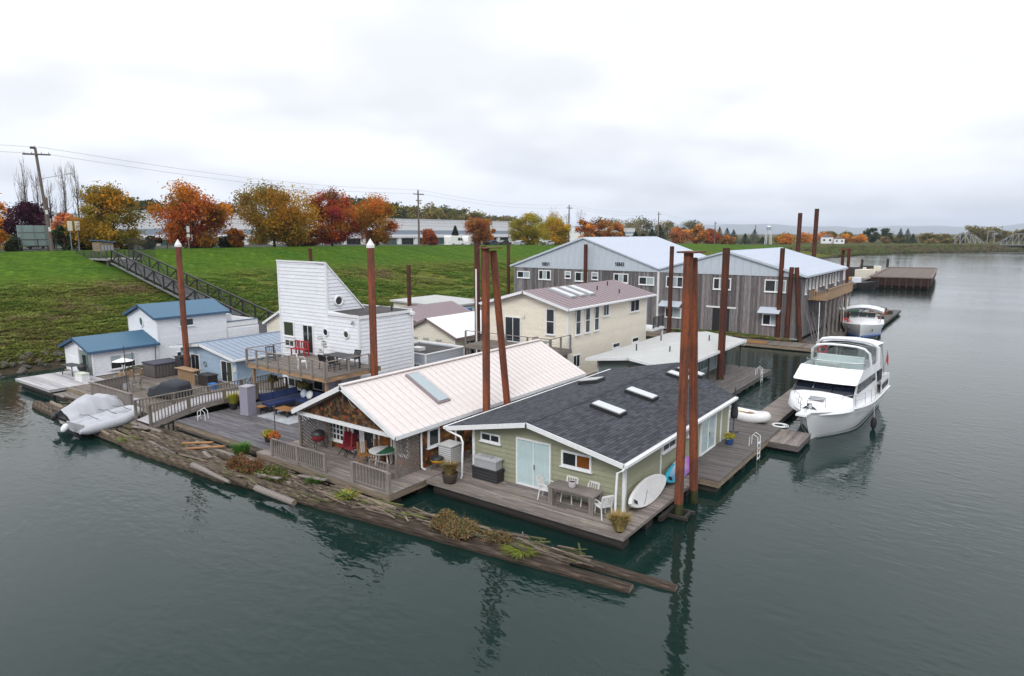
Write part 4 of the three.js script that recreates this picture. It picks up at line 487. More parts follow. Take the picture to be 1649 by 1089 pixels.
  const k = thing('outdoor_cabinet', 'white outdoor kitchen cabinet under the raised deck', 'cabinet', [-36.9, 0.6, -26.5]); bx(k, 'body', M.plasticWhite, -37.6, -36.1, 0.6, 1.45, -27.0, -26.4); for (let i = 0; i < 2; i++) bx(k, 'door', M.glass, -37.5 + i * 0.7, -36.95 + i * 0.7, 0.85, 1.3, -26.4, -26.37); bx(k, 'counter', M.plasticGrey, -37.65, -36.05, 1.452, 1.5, -27.02, -26.34);
  for (const [i, x] of [-35.6, -32.6].entries()) { const h = thing('hanging_basket', `${i ? 'right' : 'left'} brown hanging plant under the raised timber deck`, 'hanging plant', [x, 1.9, -23.9], 0, 'hanging plants'); const f = spray(220, 0.32, 0.5, [[0.12, 0.09, 0.03], [0.08, 0.09, 0.03]], { leaf: 0.07 }).mesh(h, 'foliage', M.leaf); f.position.y = -0.2; add(h, 'basket', new THREE.SphereGeometry(0.2, 14, 8, 0, 6.3, Math.PI / 2, Math.PI / 2), M.bark, [0, 0.05, 0]); for (const s of [-1, 1]) bar(h, 'hanger', M.darkMetal, [s * 0.18, 0.05, 0], [0, 0.75, 0], 0.012); }
  bx(thingDark(), 'bin', M.plasticDark, -35.3, -34.75, 0.6, 1.35, -26.2, -25.7);
  function thingDark() { return thing('waste_bin', 'black bin under the raised deck beside the white cabinet', 'bin', [-35.0, 0.6, -26]); }
}
{
  const t = thing('outbuilding', 'low grey lap sided annex with flat dark roof behind the tall white house', 'building', [-33.8, 0.6, -35.3]); walls(t, { x0: -36.1, x1: -31.6, z0: -33.3, z1: -37.4, y0: 0.3, ye: 2.45, ex: 0.17, mat: M.darkGreyWall, corner: 0.1 });
  bx(t, 'flat_roof', M.tar, -36, -31.7, 2.3, 2.36, -37.3, -33.4); for (const a of [[-36.15, -31.55, -33.36, -33.24], [-36.15, -31.55, -37.46, -37.34]]) bx(t, 'parapet_cap', M.white, a[0], a[1], 2.45, 2.53, a[2], a[3]); bx(t, 'parapet_cap', M.white, -31.66, -31.54, 2.452, 2.528, -37.338, -33.362); bx(t, 'parapet_cap', M.white, -36.16, -36.04, 2.452, 2.528, -37.338, -33.362);
  win(t, 'z', -32.9, -32.0, 1.0, 1.8, -33.28, { cols: 2 }); bx(t, 'vent_hood', M.plasticWhite, -34.2, -33.4, 2.362, 2.6, -35.2, -34.5); pipe(t, 'downspout', M.white, [[-32.9, 2.3, -33.2], [-32.9, 0.6, -33.2]], 0.05);
}
// ---------------------------------------------------------------- houses at the back of the rows
{
  const t = thing('floating_house', 'low cream house with bright white membrane gable roof and brown edges', 'house', [-36.8, 0.6, -43], undefined, 'floating houses'); walls(t, { x0: -39.6, x1: -34.0, z0: -39.2, z1: -46.5, y0: 0.4, ye: 2.66, yr: 3.93, xr: -36.8, ex: 0.19, mat: M.cream, corner: 0.1 });
  const o = { kind: 'plain', mat: M.membrane, trim: M.brownRoof, z0: -38.9, z1: -46.9, xr: -36.8, yr: 4.08 }; slope(t, { ...o, xe: -33.6, ye: 2.74 }); slope(t, { ...o, xe: -40, ye: 2.74 }); win(t, 'x', -41.6, -40.2, 0.5, 2.35, -33.98, { name: 'sliding_door', mat: M.greyBlueWhite }); win(t, 'x', -44.2, -43.2, 1.3, 2.2, -33.98);
  for (const x of [-38.6, -37.4, -36.0]) bx(t, 'vent', M.plasticGrey, x, x + 0.6, 2.3, 2.42, -39.18, -39.12);
  const b = thing('floating_house', 'house with brown ribbed metal roof behind the tall white house', 'house', [-43, 0.6, -45.5], undefined, 'floating houses'); walls(b, { x0: -46, x1: -40.7, z0: -42, z1: -49, y0: 0.4, ye: 3.1, yr: 4.0, xr: -43.3, mat: M.cream, corner: 0.1 }); const p = { kind: 'panels', mat: M.purpleRoof, trim: M.brownRoof, base: M.purpleRoof, step: 0.45, z0: -41.6, z1: -49.6, xr: -43.3, yr: 4.2 }; slope(b, { ...p, xe: -40.3, ye: 3.15 }); slope(b, { ...p, xe: -46.4, ye: 3.15 });
  const f = thing('floating_house', 'flat pale roofed house nearest the bank behind the brown roof', 'house', [-51.5, 0.6, -57], undefined, 'floating houses'); walls(f, { x0: -55.5, x1: -47.8, z0: -53.5, z1: -60.5, y0: 0.4, ye: 3.0, mat: M.cream, corner: 0.1 }); new MB().obox(V(-51.6, 3.12, -57), V(4.2, -0.12, 0), V(0, 0.09, 0), V(0, 0, 3.9)).mesh(f, 'roof', M.flatRoof); bx(f, 'roof_hatch', M.newWood, -49.0, -47.3, 3.3, 3.4, -60.8, -59.4); win(f, 'x', -56.5, -55.2, 1.2, 2.2, -47.78); tag(bx(null, 'tarp', M.blueTarp, -46.6, -45.4, 2.6, 2.9, -55.2, -54.0), 'bright blue tarp lying on the low shed by the flat roofed house', 'tarp');
  const sh = thing('outbuilding', 'small grey shed under a bright blue tarp', 'shed', [-46, 0.3, -54.6]); bx(sh, 'wall', M.greyWood, -46.6, -45.4, 0.3, 2.55, -55.2, -54.0); bx(sh, 'roof', M.tar, -46.7, -45.3, 2.55, 2.598, -55.3, -53.9); bx(sh, 'door', M.darkMetal, -46.3, -45.7, 0.35, 2.2, -53.99, -53.95);
  const c = thing('floating_house', 'small cream gabled house behind the light blue house', 'house', [-48.8, 0.6, -37.5], undefined, 'floating houses'); walls(c, { x0: -51.4, x1: -46.2, z0: -34.3, z1: -40.5, y0: 0.4, ye: 3.1, yr: 4.35, xr: -48.8, mat: M.cream, corner: 0.1 }); const q = { kind: 'plain', mat: M.flatRoof, z0: -34.0, z1: -40.9, xr: -48.8, yr: 4.5 }; slope(c, { ...q, xe: -51.7, ye: 3.1 }); slope(c, { ...q, xe: -45.9, ye: 3.1 }); win(c, 'z', -50.6, -49.6, 1.5, 2.4, -34.28);
}
// ---------------------------------------------------------------- light blue house, and the white house with blue roofs
{
  const t = thing('floating_house', 'light blue house with ribbed steel roof and two sliding doors', 'house', [-44.9, 0.6, -30], undefined, 'floating houses'); walls(t, { x0: -48.4, x1: -41.3, z0: -25, z1: -33.6, y0: 0.55, ye: 2.36, yeL: 2.5, yr: 2.98, xr: -45.07, ex: 0.2, mat: M.paleBlue, corner: 0.1, trim: M.paleBlue });
  const p = { kind: 'panels', mat: M.steelRoof, base: M.steelRoof, step: 0.46, z0: -24.55, z1: -33.9, xr: -45.07, yr: 3.12 }; slope(t, { ...p, xe: -40.85, ye: 2.44, gutter: true }); slope(t, { ...p, xe: -49.1, ye: 2.56 });
  win(t, 'z', -47.05, -45.85, 0.63, 2.2, -24.98, { name: 'sliding_door' }); win(t, 'z', -43.1, -41.7, 0.6, 2.14, -24.98, { name: 'sliding_door', glass: [M.glass, M.greenGlass] }); win(t, 'x', -28.9, -28.0, 1.1, 1.9, -41.28);
  for (const [x, r] of [[-45.2, 0.28], [-41.5, 0.22]]) add(t, 'wall_ornament', new THREE.TorusGeometry(r * 0.6, 0.05, 6, 16), x < -44 ? M.greyGreen : M.cream, [x, 1.6, -24.95]);
  const w = thing('floating_house', 'white two level house with blue roofs and an oval window', 'house', [-54.7, 0.6, -26], undefined, 'floating houses');
  walls(w, { x0: -57, x1: -52.4, z0: -20.55, z1: -25.25, y0: 0.55, ye: 2.32, yr: 3.1, xr: -54.7, ex: 0.18, mat: M.whiteSiding, corner: 0.1 }); const a = { kind: 'plain', mat: M.blueRoof, trim: M.blueTrim, z0: -20.2, z1: -25.28, xr: -54.7, yr: 3.24 }; slope(w, { ...a, xe: -52.15, ye: 2.4 }); slope(w, { ...a, xe: -57.3, ye: 2.4 });
  walls(w, { x0: -57, x1: -52.4, z0: -25.3, z1: -31, y0: 0.55, ye: 4.28, yr: 5.12, xr: -54.7, ex: 0.18, mat: M.whiteSiding, corner: 0.1 }); const b = { ...a, z0: -25.0, z1: -31.3, yr: 5.27 }; slope(w, { ...b, xe: -52.15, ye: 4.36 }); slope(w, { ...b, xe: -57.3, ye: 4.36 });
  for (const z of [-21.65, -22.62]) win(w, 'x', z - 0.85, z, 0.85, 1.92, -52.38, { cols: 1, rows: 2, glass: [M.glass, M.skyGlass] }); win(w, 'x', -28.2, -27.0, 3.45, 4.08, -52.38); win(w, 'x', -27.2, -26.6, 1.0, 1.5, -52.38, { cols: 1 }); const ov = porthole(w, 'z', -54.8, 3.86, -25.28, 0.28, M.tealGlass); ov.scale.y = 1.4;
  bx(w, 'porch_panel', M.greyGreen, -54.5, -52.55, 0.6, 2.3, -20.53, -20.5); bx(w, 'porch_post', M.white, -54.56, -54.44, 0.6, 2.5, -20.53, -20.42); win(w, 'z', -53.9, -53.1, 0.6, 2.1, -20.49, { name: 'door', cols: 1, mat: M.greyGreen });
  walls(w, { x0: -57, x1: -52.4, z0: -31.05, z1: -34, y0: 0.55, ye: 2.9, ex: 0.18, mat: M.whiteSiding, corner: 0.1 }); bx(w, 'terrace_floor', M.composite, -57, -52.4, 2.9, 2.96, -34, -31.06); bx(w, 'terrace_parapet', M.white, -52.5, -52.38, 2.96, 3.4, -34.0, -31.06); bx(w, 'terrace_parapet', M.white, -57, -52.51, 2.96, 3.4, -34.0, -33.88); bx(w, 'parapet_cap', M.blueTrim, -52.56, -52.32, 3.402, 3.45, -34.02, -31.06); bx(w, 'chimney', M.white, -53.4, -52.8, 2.962, 4.0, -31.8, -31.2); pipe(w, 'mast', M.darkMetal, [[-52.3, 0.6, -24.9], [-52.3, 2.5, -25.0]], 0.03);
  deck('floating_deck', 'pale grey composite landing in front of the white blue roofed house', -55.8, -49.8, -16.75, -20.4, 0.62, 'x', M.composite, { rim: M.composite, h: 0.14 }); deck('floating_deck', 'grey base deck under the white blue roofed house', -57.4, -50.2, -20.45, -34.5, 0.5, 'z', M.deckOld);
  const ld = thing('landing_step', 'low pale plank step beside the composite landing', 'step', [-47.7, 0, -17]); for (let i = 0; i < 3; i++) bx(ld, 'plank', M.greyWood, -49.7, -45.8, 0.3, 0.36, -16.9 - i * 0.3, -17.17 - i * 0.3); bx(ld, 'float', M.wetWood, -49.5, -46, -0.2, 0.298, -17.6, -17.0);
  const d = deck('floating_deck', 'cluttered grey terrace in front of the light blue house', -50.15, -38.3, -17.75, -34, 0.6, 'x', M.deckOld);
}
{ // terrace things
  const f = thing('board_fence', 'low solid board fence at the river edge of the cluttered terrace', 'fence', [-43, 0.3, -17.6]); for (let i = 0; i < 24; i++) { const x = -45.6 + i * 0.222, h = 1.5 + rr(-0.02, 0.02); add(f, 'board', B(0.21, h - 0.35, 0.025), M.greyWood, [x + 0.11, 0.35 + (h - 0.35) / 2, -17.6 + rr(-0.006, 0.006)]); } bx(f, 'cap_rail', M.deck, -45.7, -40.2, 1.525, 1.57, -17.7, -17.52); for (const x of [-45.6, -43.2, -40.3]) bx(f, 'post', M.greyWood, x - 0.05, x + 0.05, 0.3, 1.5, -17.73, -17.63); bar(f, 'side_rail', M.deck, [-45.65, 1.5, -17.7], [-46.2, 1.5, -20.2], 0.1, 0.05); for (let i = 0; i < 11; i++) add(f, 'board', B(0.025, 0.85, 0.21), M.greyWood, [-45.68 - i * 0.05, 1.04, -17.85 - i * 0.222]);
  const b = thing('footbridge', 'arched timber footbridge with slatted railings between terrace and lounge deck', 'footbridge', [-37, 0.4, -20.8]); const P = k => [-37.0, 0.62 + 0.6 * Math.sin(Math.PI * k), -16.7 - 8.6 * k];
  for (let i = 0; i < 42; i++) { const a = P((i + 0.5) / 42); add(b, 'tread', B(1.5, 0.04, 0.19), M.composite, [a[0], a[1], a[2]], [0.2 * Math.cos(Math.PI * (i + 0.5) / 42), 0, 0]); }
  for (const s of [-1, 1]) { const x = -37.0 + s * 0.8; for (let i = 0; i < 8; i++) { const a = P(i / 8), c = P((i + 1) / 8); bar(b, 'stringer', M.greyWood, [x, a[1] - 0.16, a[2]], [x, c[1] - 0.16, c[2]], 0.06, 0.26); } const r0 = [x, 1.72, -16.7], r1 = [x, 1.72, -25.3]; bar(b, 'top_rail', M.deckOld, r0, r1, 0.11, 0.05); for (let i = 0; i < 5; i++) { const a = P(i / 4); bx(b, 'post', M.deckOld, x - 0.05, x + 0.05, a[1] - 0.3, 1.7, a[2] - 0.05, a[2] + 0.05); } for (let i = 0; i < 48; i++) { const a = P((i + 0.5) / 48), h = 1.69 - a[1] - 0.02; add(b, 'baluster', new MB().box(0, 0, 0, 0.045, h, 0.045).geo(), M.deckOld, [x + s * 0.03, a[1] + 0.02 + h / 2, a[2]]); } }
  bx(b, 'skirt', M.wetWood, -36.18, -36.12, 0.1, 0.5, -20, -17.2); for (let i = 0; i < 9; i++) bx(b, 'skirt_slat', M.greyWood, -36.12, -36.08, 0.0, 0.42, -17.4 - i * 0.26, -17.55 - i * 0.26);
  const g = thing('covered_grill', 'large grill under a black cover on the cluttered terrace', 'covered grill', [-41.7, 0.6, -20.6], 0.2); const cg = new THREE.SphereGeometry(1, 28, 16), q = cg.attributes.position; for (let i = 0; i < q.count; i++) { const x = q.getX(i), y = q.getY(i), z = q.getZ(i), e = (v, k) => Math.sign(v) * Math.pow(Math.abs(v), k), hx = e(x, 0.45), hy = e(y, 0.5), hz = e(z, 0.45), n = 0.06 * noise3(x * 4, y * 4, z * 4), hump = hx > -0.1 ? 1 : 0.6; q.setXYZ(i, hx * (1.35 + n + (hy < 0 ? 0.12 * -hy : 0)), Math.max(0, (hy * 0.5 + 0.5) * hump * (1.05 + n)), hz * (0.7 + n + (hy < 0 ? 0.1 : 0))); } cg.computeVertexNormals(); add(g, 'cover', cg, M.canvasDark);
  const h = thing('hot_tub', 'dark boxy hot tub with slatted side against the white house', 'hot tub', [-48.6, 0.6, -23.6]); bx(h, 'tub', M.plasticDark, -49.6, -47.8, 0.6, 1.5, -24.6, -22.7); bx(h, 'cover', std(lin(0.05, 0.05, 0.075), 0.7), -49.65, -47.75, 1.502, 1.62, -24.65, -22.65); for (let i = 0; i < 8; i++) bx(h, 'slat', M.deckDark, -47.8, -47.77, 0.65, 1.48, -22.75 - i * 0.23, -22.95 - i * 0.23); for (let i = 0; i < 8; i++) bx(h, 'slat', M.deckDark, -49.55 + i * 0.22, -49.36 + i * 0.22, 0.65, 1.48, -22.7, -22.67);
  const k = thing('storage_shed', 'tall dark plastic cabinet beside the hot tub', 'cabinet', [-47.3, 0.6, -24.3]); bx(k, 'body', std(lin(0.055, 0.055, 0.08), 0.6), -47.7, -46.95, 0.6, 1.95, -24.75, -24.1); bx(k, 'roof', M.plasticDark, -47.75, -46.9, 1.952, 2.02, -24.8, -24.05); bx(k, 'door', M.plasticDark, -47.6, -47.05, 0.7, 1.85, -24.098, -24.07);
  const c = thing('bar_counter', 'wooden bar counter in front of the light blue house', 'counter', [-44.6, 0.6, -23.3]); bx(c, 'counter_top', M.newWood, -45.7, -43.4, 1.55, 1.6, -23.65, -23.0); for (let i = 0; i < 11; i++) bx(c, 'slat', M.newWood, -45.6 + i * 0.2, -45.45 + i * 0.2, 0.6, 1.548, -23.2, -23.16); for (const x of [-45.6, -43.5]) bx(c, 'post', M.newWood, x - 0.05, x + 0.05, 0.6, 1.548, -23.6, -23.5);
  const s = thing('storage_bin', 'brown lidded storage bin by the right sliding door of the blue house', 'storage bin', [-42.9, 0.6, -23.7]); bx(s, 'body', std(lin(0.03, 0.022, 0.022), 0.6), -43.4, -42.2, 0.6, 1.3, -24.1, -23.4); bx(s, 'lid', M.plasticDark, -43.45, -42.15, 1.302, 1.37, -24.15, -23.35);
  tag(bx(null, 'water_jug', M.blueTarp, -41.9, -41.3, 0.6, 0.95, -23.6, -23.2), 'small bright blue crate beside the brown storage bin', 'crate');
  const u = thing('patio_heater', 'white mushroom topped patio heater on the cluttered terrace', 'patio heater', [-46.2, 0.6, -19.9], 0); add(u, 'hood', new THREE.ConeGeometry(0.62, 0.22, 24), M.plasticWhite, [0, 2.0, 0]); add(u, 'burner', new THREE.CylinderGeometry(0.14, 0.12, 0.25, 14), M.darkMetal, [0, 1.77, 0]); pipe(u, 'pole', M.plasticGrey, [[0, 0.3, 0], [0, 1.7, 0]], 0.035); add(u, 'tank_base', new THREE.CylinderGeometry(0.22, 0.24, 0.4, 16), M.plasticGrey, [0, 0.2, 0]);
  chair('brown reclining chair right of the patio heater', [-45.0, -20.1], -0.6, 0.6, M.greyWood, 'terrace chairs'); chair('wooden chair at the back of the terrace by the house wall', [-48.2, -21.6], 1.0, 0.6, M.greyWood, 'terrace chairs'); const pc = chair('patterned green cushion chair left of the patio heater', [-46.4, -19.1], -0.5, 0.6, M.greyWood, 'terrace chairs'); add(pc, 'cushion', B(0.44, 0.5, 0.09), std(lin(0.35, 0.45, 0.38), 0.9, stain), [0, 0.72, -0.2], [-0.3, 0, 0]); add(pc, 'cushion', B(0.44, 0.08, 0.44), std(lin(0.35, 0.45, 0.38), 0.9, stain), [0, 0.5, 0.02]);
  const tb = thing('patio_table', 'black metal patio table on the pale grey landing', 'table', [-53.9, 0.62, -19.7], 0.1); add(tb, 'tabletop', B(1.5, 0.04, 0.8), M.darkMetal, [0, 0.74, 0]); for (const [x, z] of [[-0.65, -0.3], [0.65, -0.3], [-0.65, 0.3], [0.65, 0.3]]) bar(tb, 'leg', M.darkMetal, [x, 0.72, z], [x * 1.05, 0, z * 1.1], 0.04);
  const ch = thing('cooler', 'pale cooler chest beside the black kettle grill on the landing', 'cooler', [-51.2, 0.62, -19.3], 0.1); add(ch, 'body', B(0.9, 0.45, 0.5), M.plasticWhite, [0, 0.225, 0]); add(ch, 'lid', B(0.94, 0.1, 0.54), std(lin(0.6, 0.64, 0.55), 0.5), [0, 0.502, 0]);
  for (const [i, [x, z, hh]] of [[-42.9, -18.6, 3.4], [-47.3, -21.0, 2.2]].entries()) { const p = thing('flag_pole', i ? 'short thin pole by the house wall on the terrace' : 'tall thin dark pole rising from the cluttered terrace', 'pole', [x, 0.6, z], 0, 'thin poles'); pipe(p, 'pole', M.darkMetal, [[0, 0, 0], [0, hh, 0]], 0.025); add(p, 'base', new THREE.CylinderGeometry(0.16, 0.18, 0.08, 14), M.darkMetal, [0, 0.04, 0]); }
  const rt = thing('planter_trough', 'low wooden planter trough along the house wall on the terrace', 'planter', [-50, 0.6, -22.6]); bx(rt, 'box', M.newWood, -50.1, -49.75, 0.6, 1.0, -23.6, -21.2); const pl = spray(500, 0.5, 0.4, GRN.concat([[0.3, 0.08, 0.1]]), { leaf: 0.05 }).mesh(rt, 'foliage', M.leaf); pl.position.set(0.05, 0.35, 0.2); pl.scale.set(0.4, 1, 2.2);
}
// ---------------------------------------------------------------- beige two storey house, flat roofed house, twin gabled boat barn
{
  const t = thing('floating_house', 'two storey beige house with brown roof and three long skylights', 'house', [-27.4, 0.6, -46], undefined, 'floating houses'); walls(t, { x0: -30.9, x1: -23.9, z0: -39.5, z1: -52.2, y0: 0.5, ye: 5.62, yr: 6.58, xr: -27.4, ex: 0.17, mat: M.beige, corner: 0.11 });
  const o = { kind: 'panels', mat: M.purpleRoof, base: M.purpleRoof, step: 0.6, z0: -39.0, z1: -53.2, xr: -27.4, yr: 6.74, gutter: true }, S = slope(t, { ...o, xe: -23.55, ye: 5.68 }); slope(t, { ...o, xe: -31.25, ye: 5.68 });
  for (const z of [-41.75, -43.15, -44.55]) skylight(S, 0.1, 0.62, z, z - 0.85, M.domeWhite, 0.14, M.plasticGrey); for (const [k, z] of [[0.4, -47.2], [0.7, -48.8], [0.25, -50]]) { const p = S.pt(k, z, 0); pipe(t, 'vent_pipe', M.blackMetal, [[p.x, p.y - 0.05, z], [p.x, p.y + 0.35, z]], 0.05); }
  win(t, 'z', -29.3, -27.85, 2.88, 4.76, -39.48, { name: 'french_door', cols: 2 }); win(t, 'z', -25.66, -24.93, 3.7, 5.57, -39.48, { cols: 1, rows: 2 }); for (const z of [-40.45, -41.8, -43.15]) win(t, 'x', z - 0.72, z, 3.64, 5.5, -23.88, { cols: 1, rows: 2 }); win(t, 'x', -45.42, -44.5, 4.6, 5.5, -23.88); win(t, 'x', -50.75, -49.1, 4.47, 5.45, -23.88); win(t, 'x', -41.15, -40.15, 1.3, 2.25, -23.88); for (const z of [-46.2, -49.6]) win(t, 'x', z - 1.2, z, 1.9, 2.3, -23.88, { cols: 1 });
  bx(t, 'wall_light', M.cream, -27.68, -27.52, 4.72, 4.92, -39.48, -39.35); bx(t, 'base_skirt', M.greyWood, -31, -23.8, 0.2, 0.5, -52.3, -39.4);
  const d = thing('upper_deck', 'second floor balcony with cable railing in front of the beige house', 'deck', [-27, 0.6, -38]); planks(d, 'deck_boards', -30.9, -23.5, -36.6, -39.44, 2.84, 'x', M.deckOld); bx(d, 'rim_joist', M.greyWood, -30.9, -23.5, 2.58, 2.8, -36.66, -36.6); bx(d, 'rim_joist', M.greyWood, -23.56, -23.5, 2.58, 2.8, -39.44, -36.662); for (const x of [-30.7, -27.2, -23.7]) bx(d, 'support_post', M.greyWood, x - 0.07, x + 0.07, 0.4, 2.578, -36.85, -36.71);
  for (const [p, q, n] of [[[-30.8, 2.84, -36.68], [-23.55, 2.84, -36.68], 5], [[-23.55, 2.84, -36.78], [-23.55, 2.84, -39.3], 3]]) { const g = railing(d, p, q, { posts: n, h: 1.0, mat: M.greyWood }); for (let i = 1; i < 6; i++) bar(g, 'cable', M.galv, [p[0], p[1] + i * 0.16, p[2]], [q[0], q[1] + i * 0.16, q[2]], 0.012); }
  const r = thing('bistro_table', 'small round teal table on the beige house balcony', 'table', [-24.4, 2.84, -37.4], 0); add(r, 'tabletop', new THREE.CylinderGeometry(0.4, 0.4, 0.04, 20), M.greyGreen, [0, 0.7, 0]); pipe(r, 'stem', M.darkMetal, [[0, 0.02, 0], [0, 0.7, 0]], 0.03); add(r, 'foot', new THREE.CylinderGeometry(0.24, 0.26, 0.04, 16), M.darkMetal, [0, 0.02, 0]); chair('grey chair beside the teal table on the beige house balcony', [-25.2, -37.7], 1.2, 2.84, M.greyWood);
  deck('floating_deck', 'grey base deck under the beige house', -31.6, -22.9, -34.6, -54.5, 0.42, 'x', M.deckOld);
  const b = thing('rear_balcony', 'small rear balcony with railing at the far end of the beige house', 'balcony', [-24.5, 0.6, -53.5]); bx(b, 'floor', M.white, -27, -23.2, 2.6, 2.8, -54.6, -52.25); railing(b, [-23.3, 2.8, -52.5], [-23.3, 2.8, -54.5], { n: 12, posts: 3, mat: M.darkMetal }); bx(b, 'support_post', M.white, -23.4, -23.25, 0.4, 2.598, -54.5, -54.35);
}
{
  const t = thing('floating_house', 'low grey green house with broad pale flat roof', 'house', [-18.5, 0.6, -45.3], undefined, 'floating houses'); walls(t, { x0: -21.1, x1: -17.0, z0: -38.9, z1: -51.8, y0: 0.4, ye: 2.45, yr: 2.72, xr: -18.6, ex: 0.16, mat: M.greyGreen, corner: 0.12, trim: M.darkGreyWall });
  const o = { kind: 'plain', mat: M.flatRoof, z0: -38.2, z1: -52.4, xr: -18.6, yr: 2.98 }; slope(t, { ...o, xe: -21.7, ye: 2.6 }); slope(t, { ...o, xe: -15.45, ye: 2.6 }); bx(t, 'entry_panel', M.cedar, -18.9, -17.6, 0.5, 2.3, -38.88, -38.85); for (const z of [-43, -46.5, -50]) { win(t, 'x', z - 1.6, z, 0.9, 2.2, -16.98, { glass: M.tealGlass, mat: M.darkGreyWall }); bx(t, 'roof_post', M.darkMetal, -15.75, -15.65, 0.5, 2.5, z - 1.9, z - 1.8); }
  for (const [x, z, h] of [[-19.6, -41.5, 0.4], [-17.6, -42.5, 0.3], [-17.2, -49, 0.3], [-20.2, -47, 0.3], [-16.6, -44.5, 0.25]]) pipe(t, 'vent_pipe', M.darkMetal, [[x, 2.55, z], [x, 2.92 + h, z]], 0.05); pipe(t, 'downspout', M.white, [[-15.4, 2.5, -52.2], [-15.5, 2.2, -52.2], [-16.9, 2.0, -52.0], [-16.93, 0.6, -51.95]], 0.05);
  deck('floating_deck', 'low dark deck with curved ladder beside the flat roofed house', -21.7, -13.35, -38.2, -52.2, 0.5, 'z', M.deckDark, { rim: M.deckDark });
}
{
  const t = thing('boat_barn', 'large weathered twin gabled boat barn with pale metal roof', 'building', [-32, 0.4, -78]), z0 = -68, z1 = -88, y0 = 0.7, yw = 6.7;
  const boards = (O, U, L, h, n = 0.24) => { const m = new MB(), N = V(-U.z, 0, U.x); let u = 0; while (u < L - 0.01) { const w = Math.min(n * rr(0.8, 1.2), L - u), x = fbm((O.x + U.x * u) * 0.35, (O.z + U.z * u) * 0.35, 3, 3), v = rr(0.55, 1.32), c = [v * mix(0.94, 1.12, x), v, v * mix(1.02, 0.96, x)], d = rr(0.02, 0.05), cu = u + w / 2, C = V(O.x + U.x * cu + N.x * (d / 2 - 0.06), O.y + h / 2, O.z + U.z * cu + N.z * (d / 2 - 0.06)); m.obox(C, U.clone().multiplyScalar(w / 2 - 0.004), V(0, h / 2, 0), N.clone().multiplyScalar(d / 2 + 0.06), c); u += w; } return stuff(m.mesh(t, 'board_wall', M.barnWood)); };
  boards(V(-49.1, y0, z0), V(1, 0, 0), 19.4, yw - y0); boards(V(-29.7, y0, z0), V(1, 0, 0), 14.6, yw - y0); boards(V(-15.1, y0, z0), V(0, 0, -1), 20, yw - y0); boards(V(-49.1, y0, z1), V(0, 0, 1), 20, yw - y0); boards(V(-15.1, y0, z1), V(-1, 0, 0), 34, yw - y0);
  const gable = (xa, xb, xm, ya, ym) => { const n = Math.round((xb - xa) / 0.8), w = (xb - xa) / n, yt = x => x < xm ? mix(ya, ym, (x - xa) / (xm - xa)) : mix(ym, ya, (x - xm) / (xb - xm)); for (let i = 0; i < n; i++) { const a = xa + i * w, b = a + w - 0.012, m = new MB(), z = z0 + 0.1, q = (x, y, k) => V(x, y, z + k); const A = q(a, yw - 0.05, 0), Bq = q(b, yw - 0.05, 0), C = q(b, Math.max(yt(b), yw), 0), D = q(a, Math.max(yt(a), yw), 0); if (a < xm && b > xm) { const E = q(xm, ym, 0); m.quad(A, Bq, C, D); m.tri(D, C, E, null, [0, 0], [w, 0], [w / 2, 0.2]); } else m.quad(A, Bq, C, D); m.box(a + 0.03, (yw - 0.05 + Math.min(yt(a + 0.05), yt(a))) / 2, z + 0.012, 0.05, Math.max(0.05, Math.min(yt(a + 0.05), yt(a)) - yw), 0.03); m.mesh(t, 'gable_panel', M.barnMetal); } const bk = new MB(); bk.tri(V(xa, yw - 0.05, z0 + 0.05), V(xb, yw - 0.05, z0 + 0.05), V(xm, ym, z0 + 0.05), null, [0, 0], [1, 0], [0, 1]); bk.tri(V(xa, yw - 0.05, z1), V(xm, ym, z1), V(xb, yw - 0.05, z1), null, [0, 0], [0, 1], [1, 0]); bk.mesh(t, 'gable_backing', M.barnMetal); };
  gable(-49.2, -29.72, -39.2, 6.9, 10.25); gable(-29.7, -15.0, -22.3, 6.9, 8.95);
  const o = { kind: 'panels', mat: M.barnRoof, base: M.barnRoof, step: 0.95, z0: z0 + 0.3, z1: z1 - 0.4, trim: M.barnMetal }; slope(t, { ...o, xr: -39.2, yr: 10.36, xe: -49.5, ye: 6.86 }); slope(t, { ...o, xr: -39.2, yr: 10.36, xe: -29.74, ye: 7.05, fascia: false }); slope(t, { ...o, xr: -22.3, yr: 9.05, xe: -29.68, ye: 7.0, fascia: false }); slope(t, { ...o, xr: -22.3, yr: 9.05, xe: -14.6, ye: 6.8 });
  const F = z0 + 0.04; for (const [a, b, c, d, k, r] of [[-48.55, -46.63, 5.33, 6.2, 2, 1], [-45.35, -43.55, 5.25, 6.42, 3, 1], [-41.6, -40.75, 5.52, 6.4, 1, 2], [-40.2, -38.5, 5.25, 6.36, 2, 1], [-38.0, -37.1, 5.5, 6.4, 1, 2], [-35.15, -33.3, 5.3, 6.36, 3, 1], [-32.05, -30.2, 5.2, 6.12, 2, 1], [-28.85, -26.9, 5.1, 6.28, 3, 1], [-23.7, -21.85, 5.1, 6.3, 3, 1], [-18.55, -16.5, 5.1, 6.33, 2, 1], [-28.85, -27.0, 1.83, 2.92, 2, 1], [-18.6, -17.0, 1.8, 2.95, 2, 1]]) win(t, 'z', a, b, c, d, F, { cols: k, rows: r, fr: 0.11, glass: [M.glass, M.skyGlass, M.glass] });
  for (const [a, b] of [[-29.3, -26.9], [-18.85, -16.8]]) { const m = new MB(); m.obox(V((a + b) / 2, 3.35, z0 + 0.5), V((b - a) / 2, 0, 0), V(0, 0.03, 0.012), V(0, -0.26, 0.52)); m.mesh(t, 'awning', M.barnMetal); }
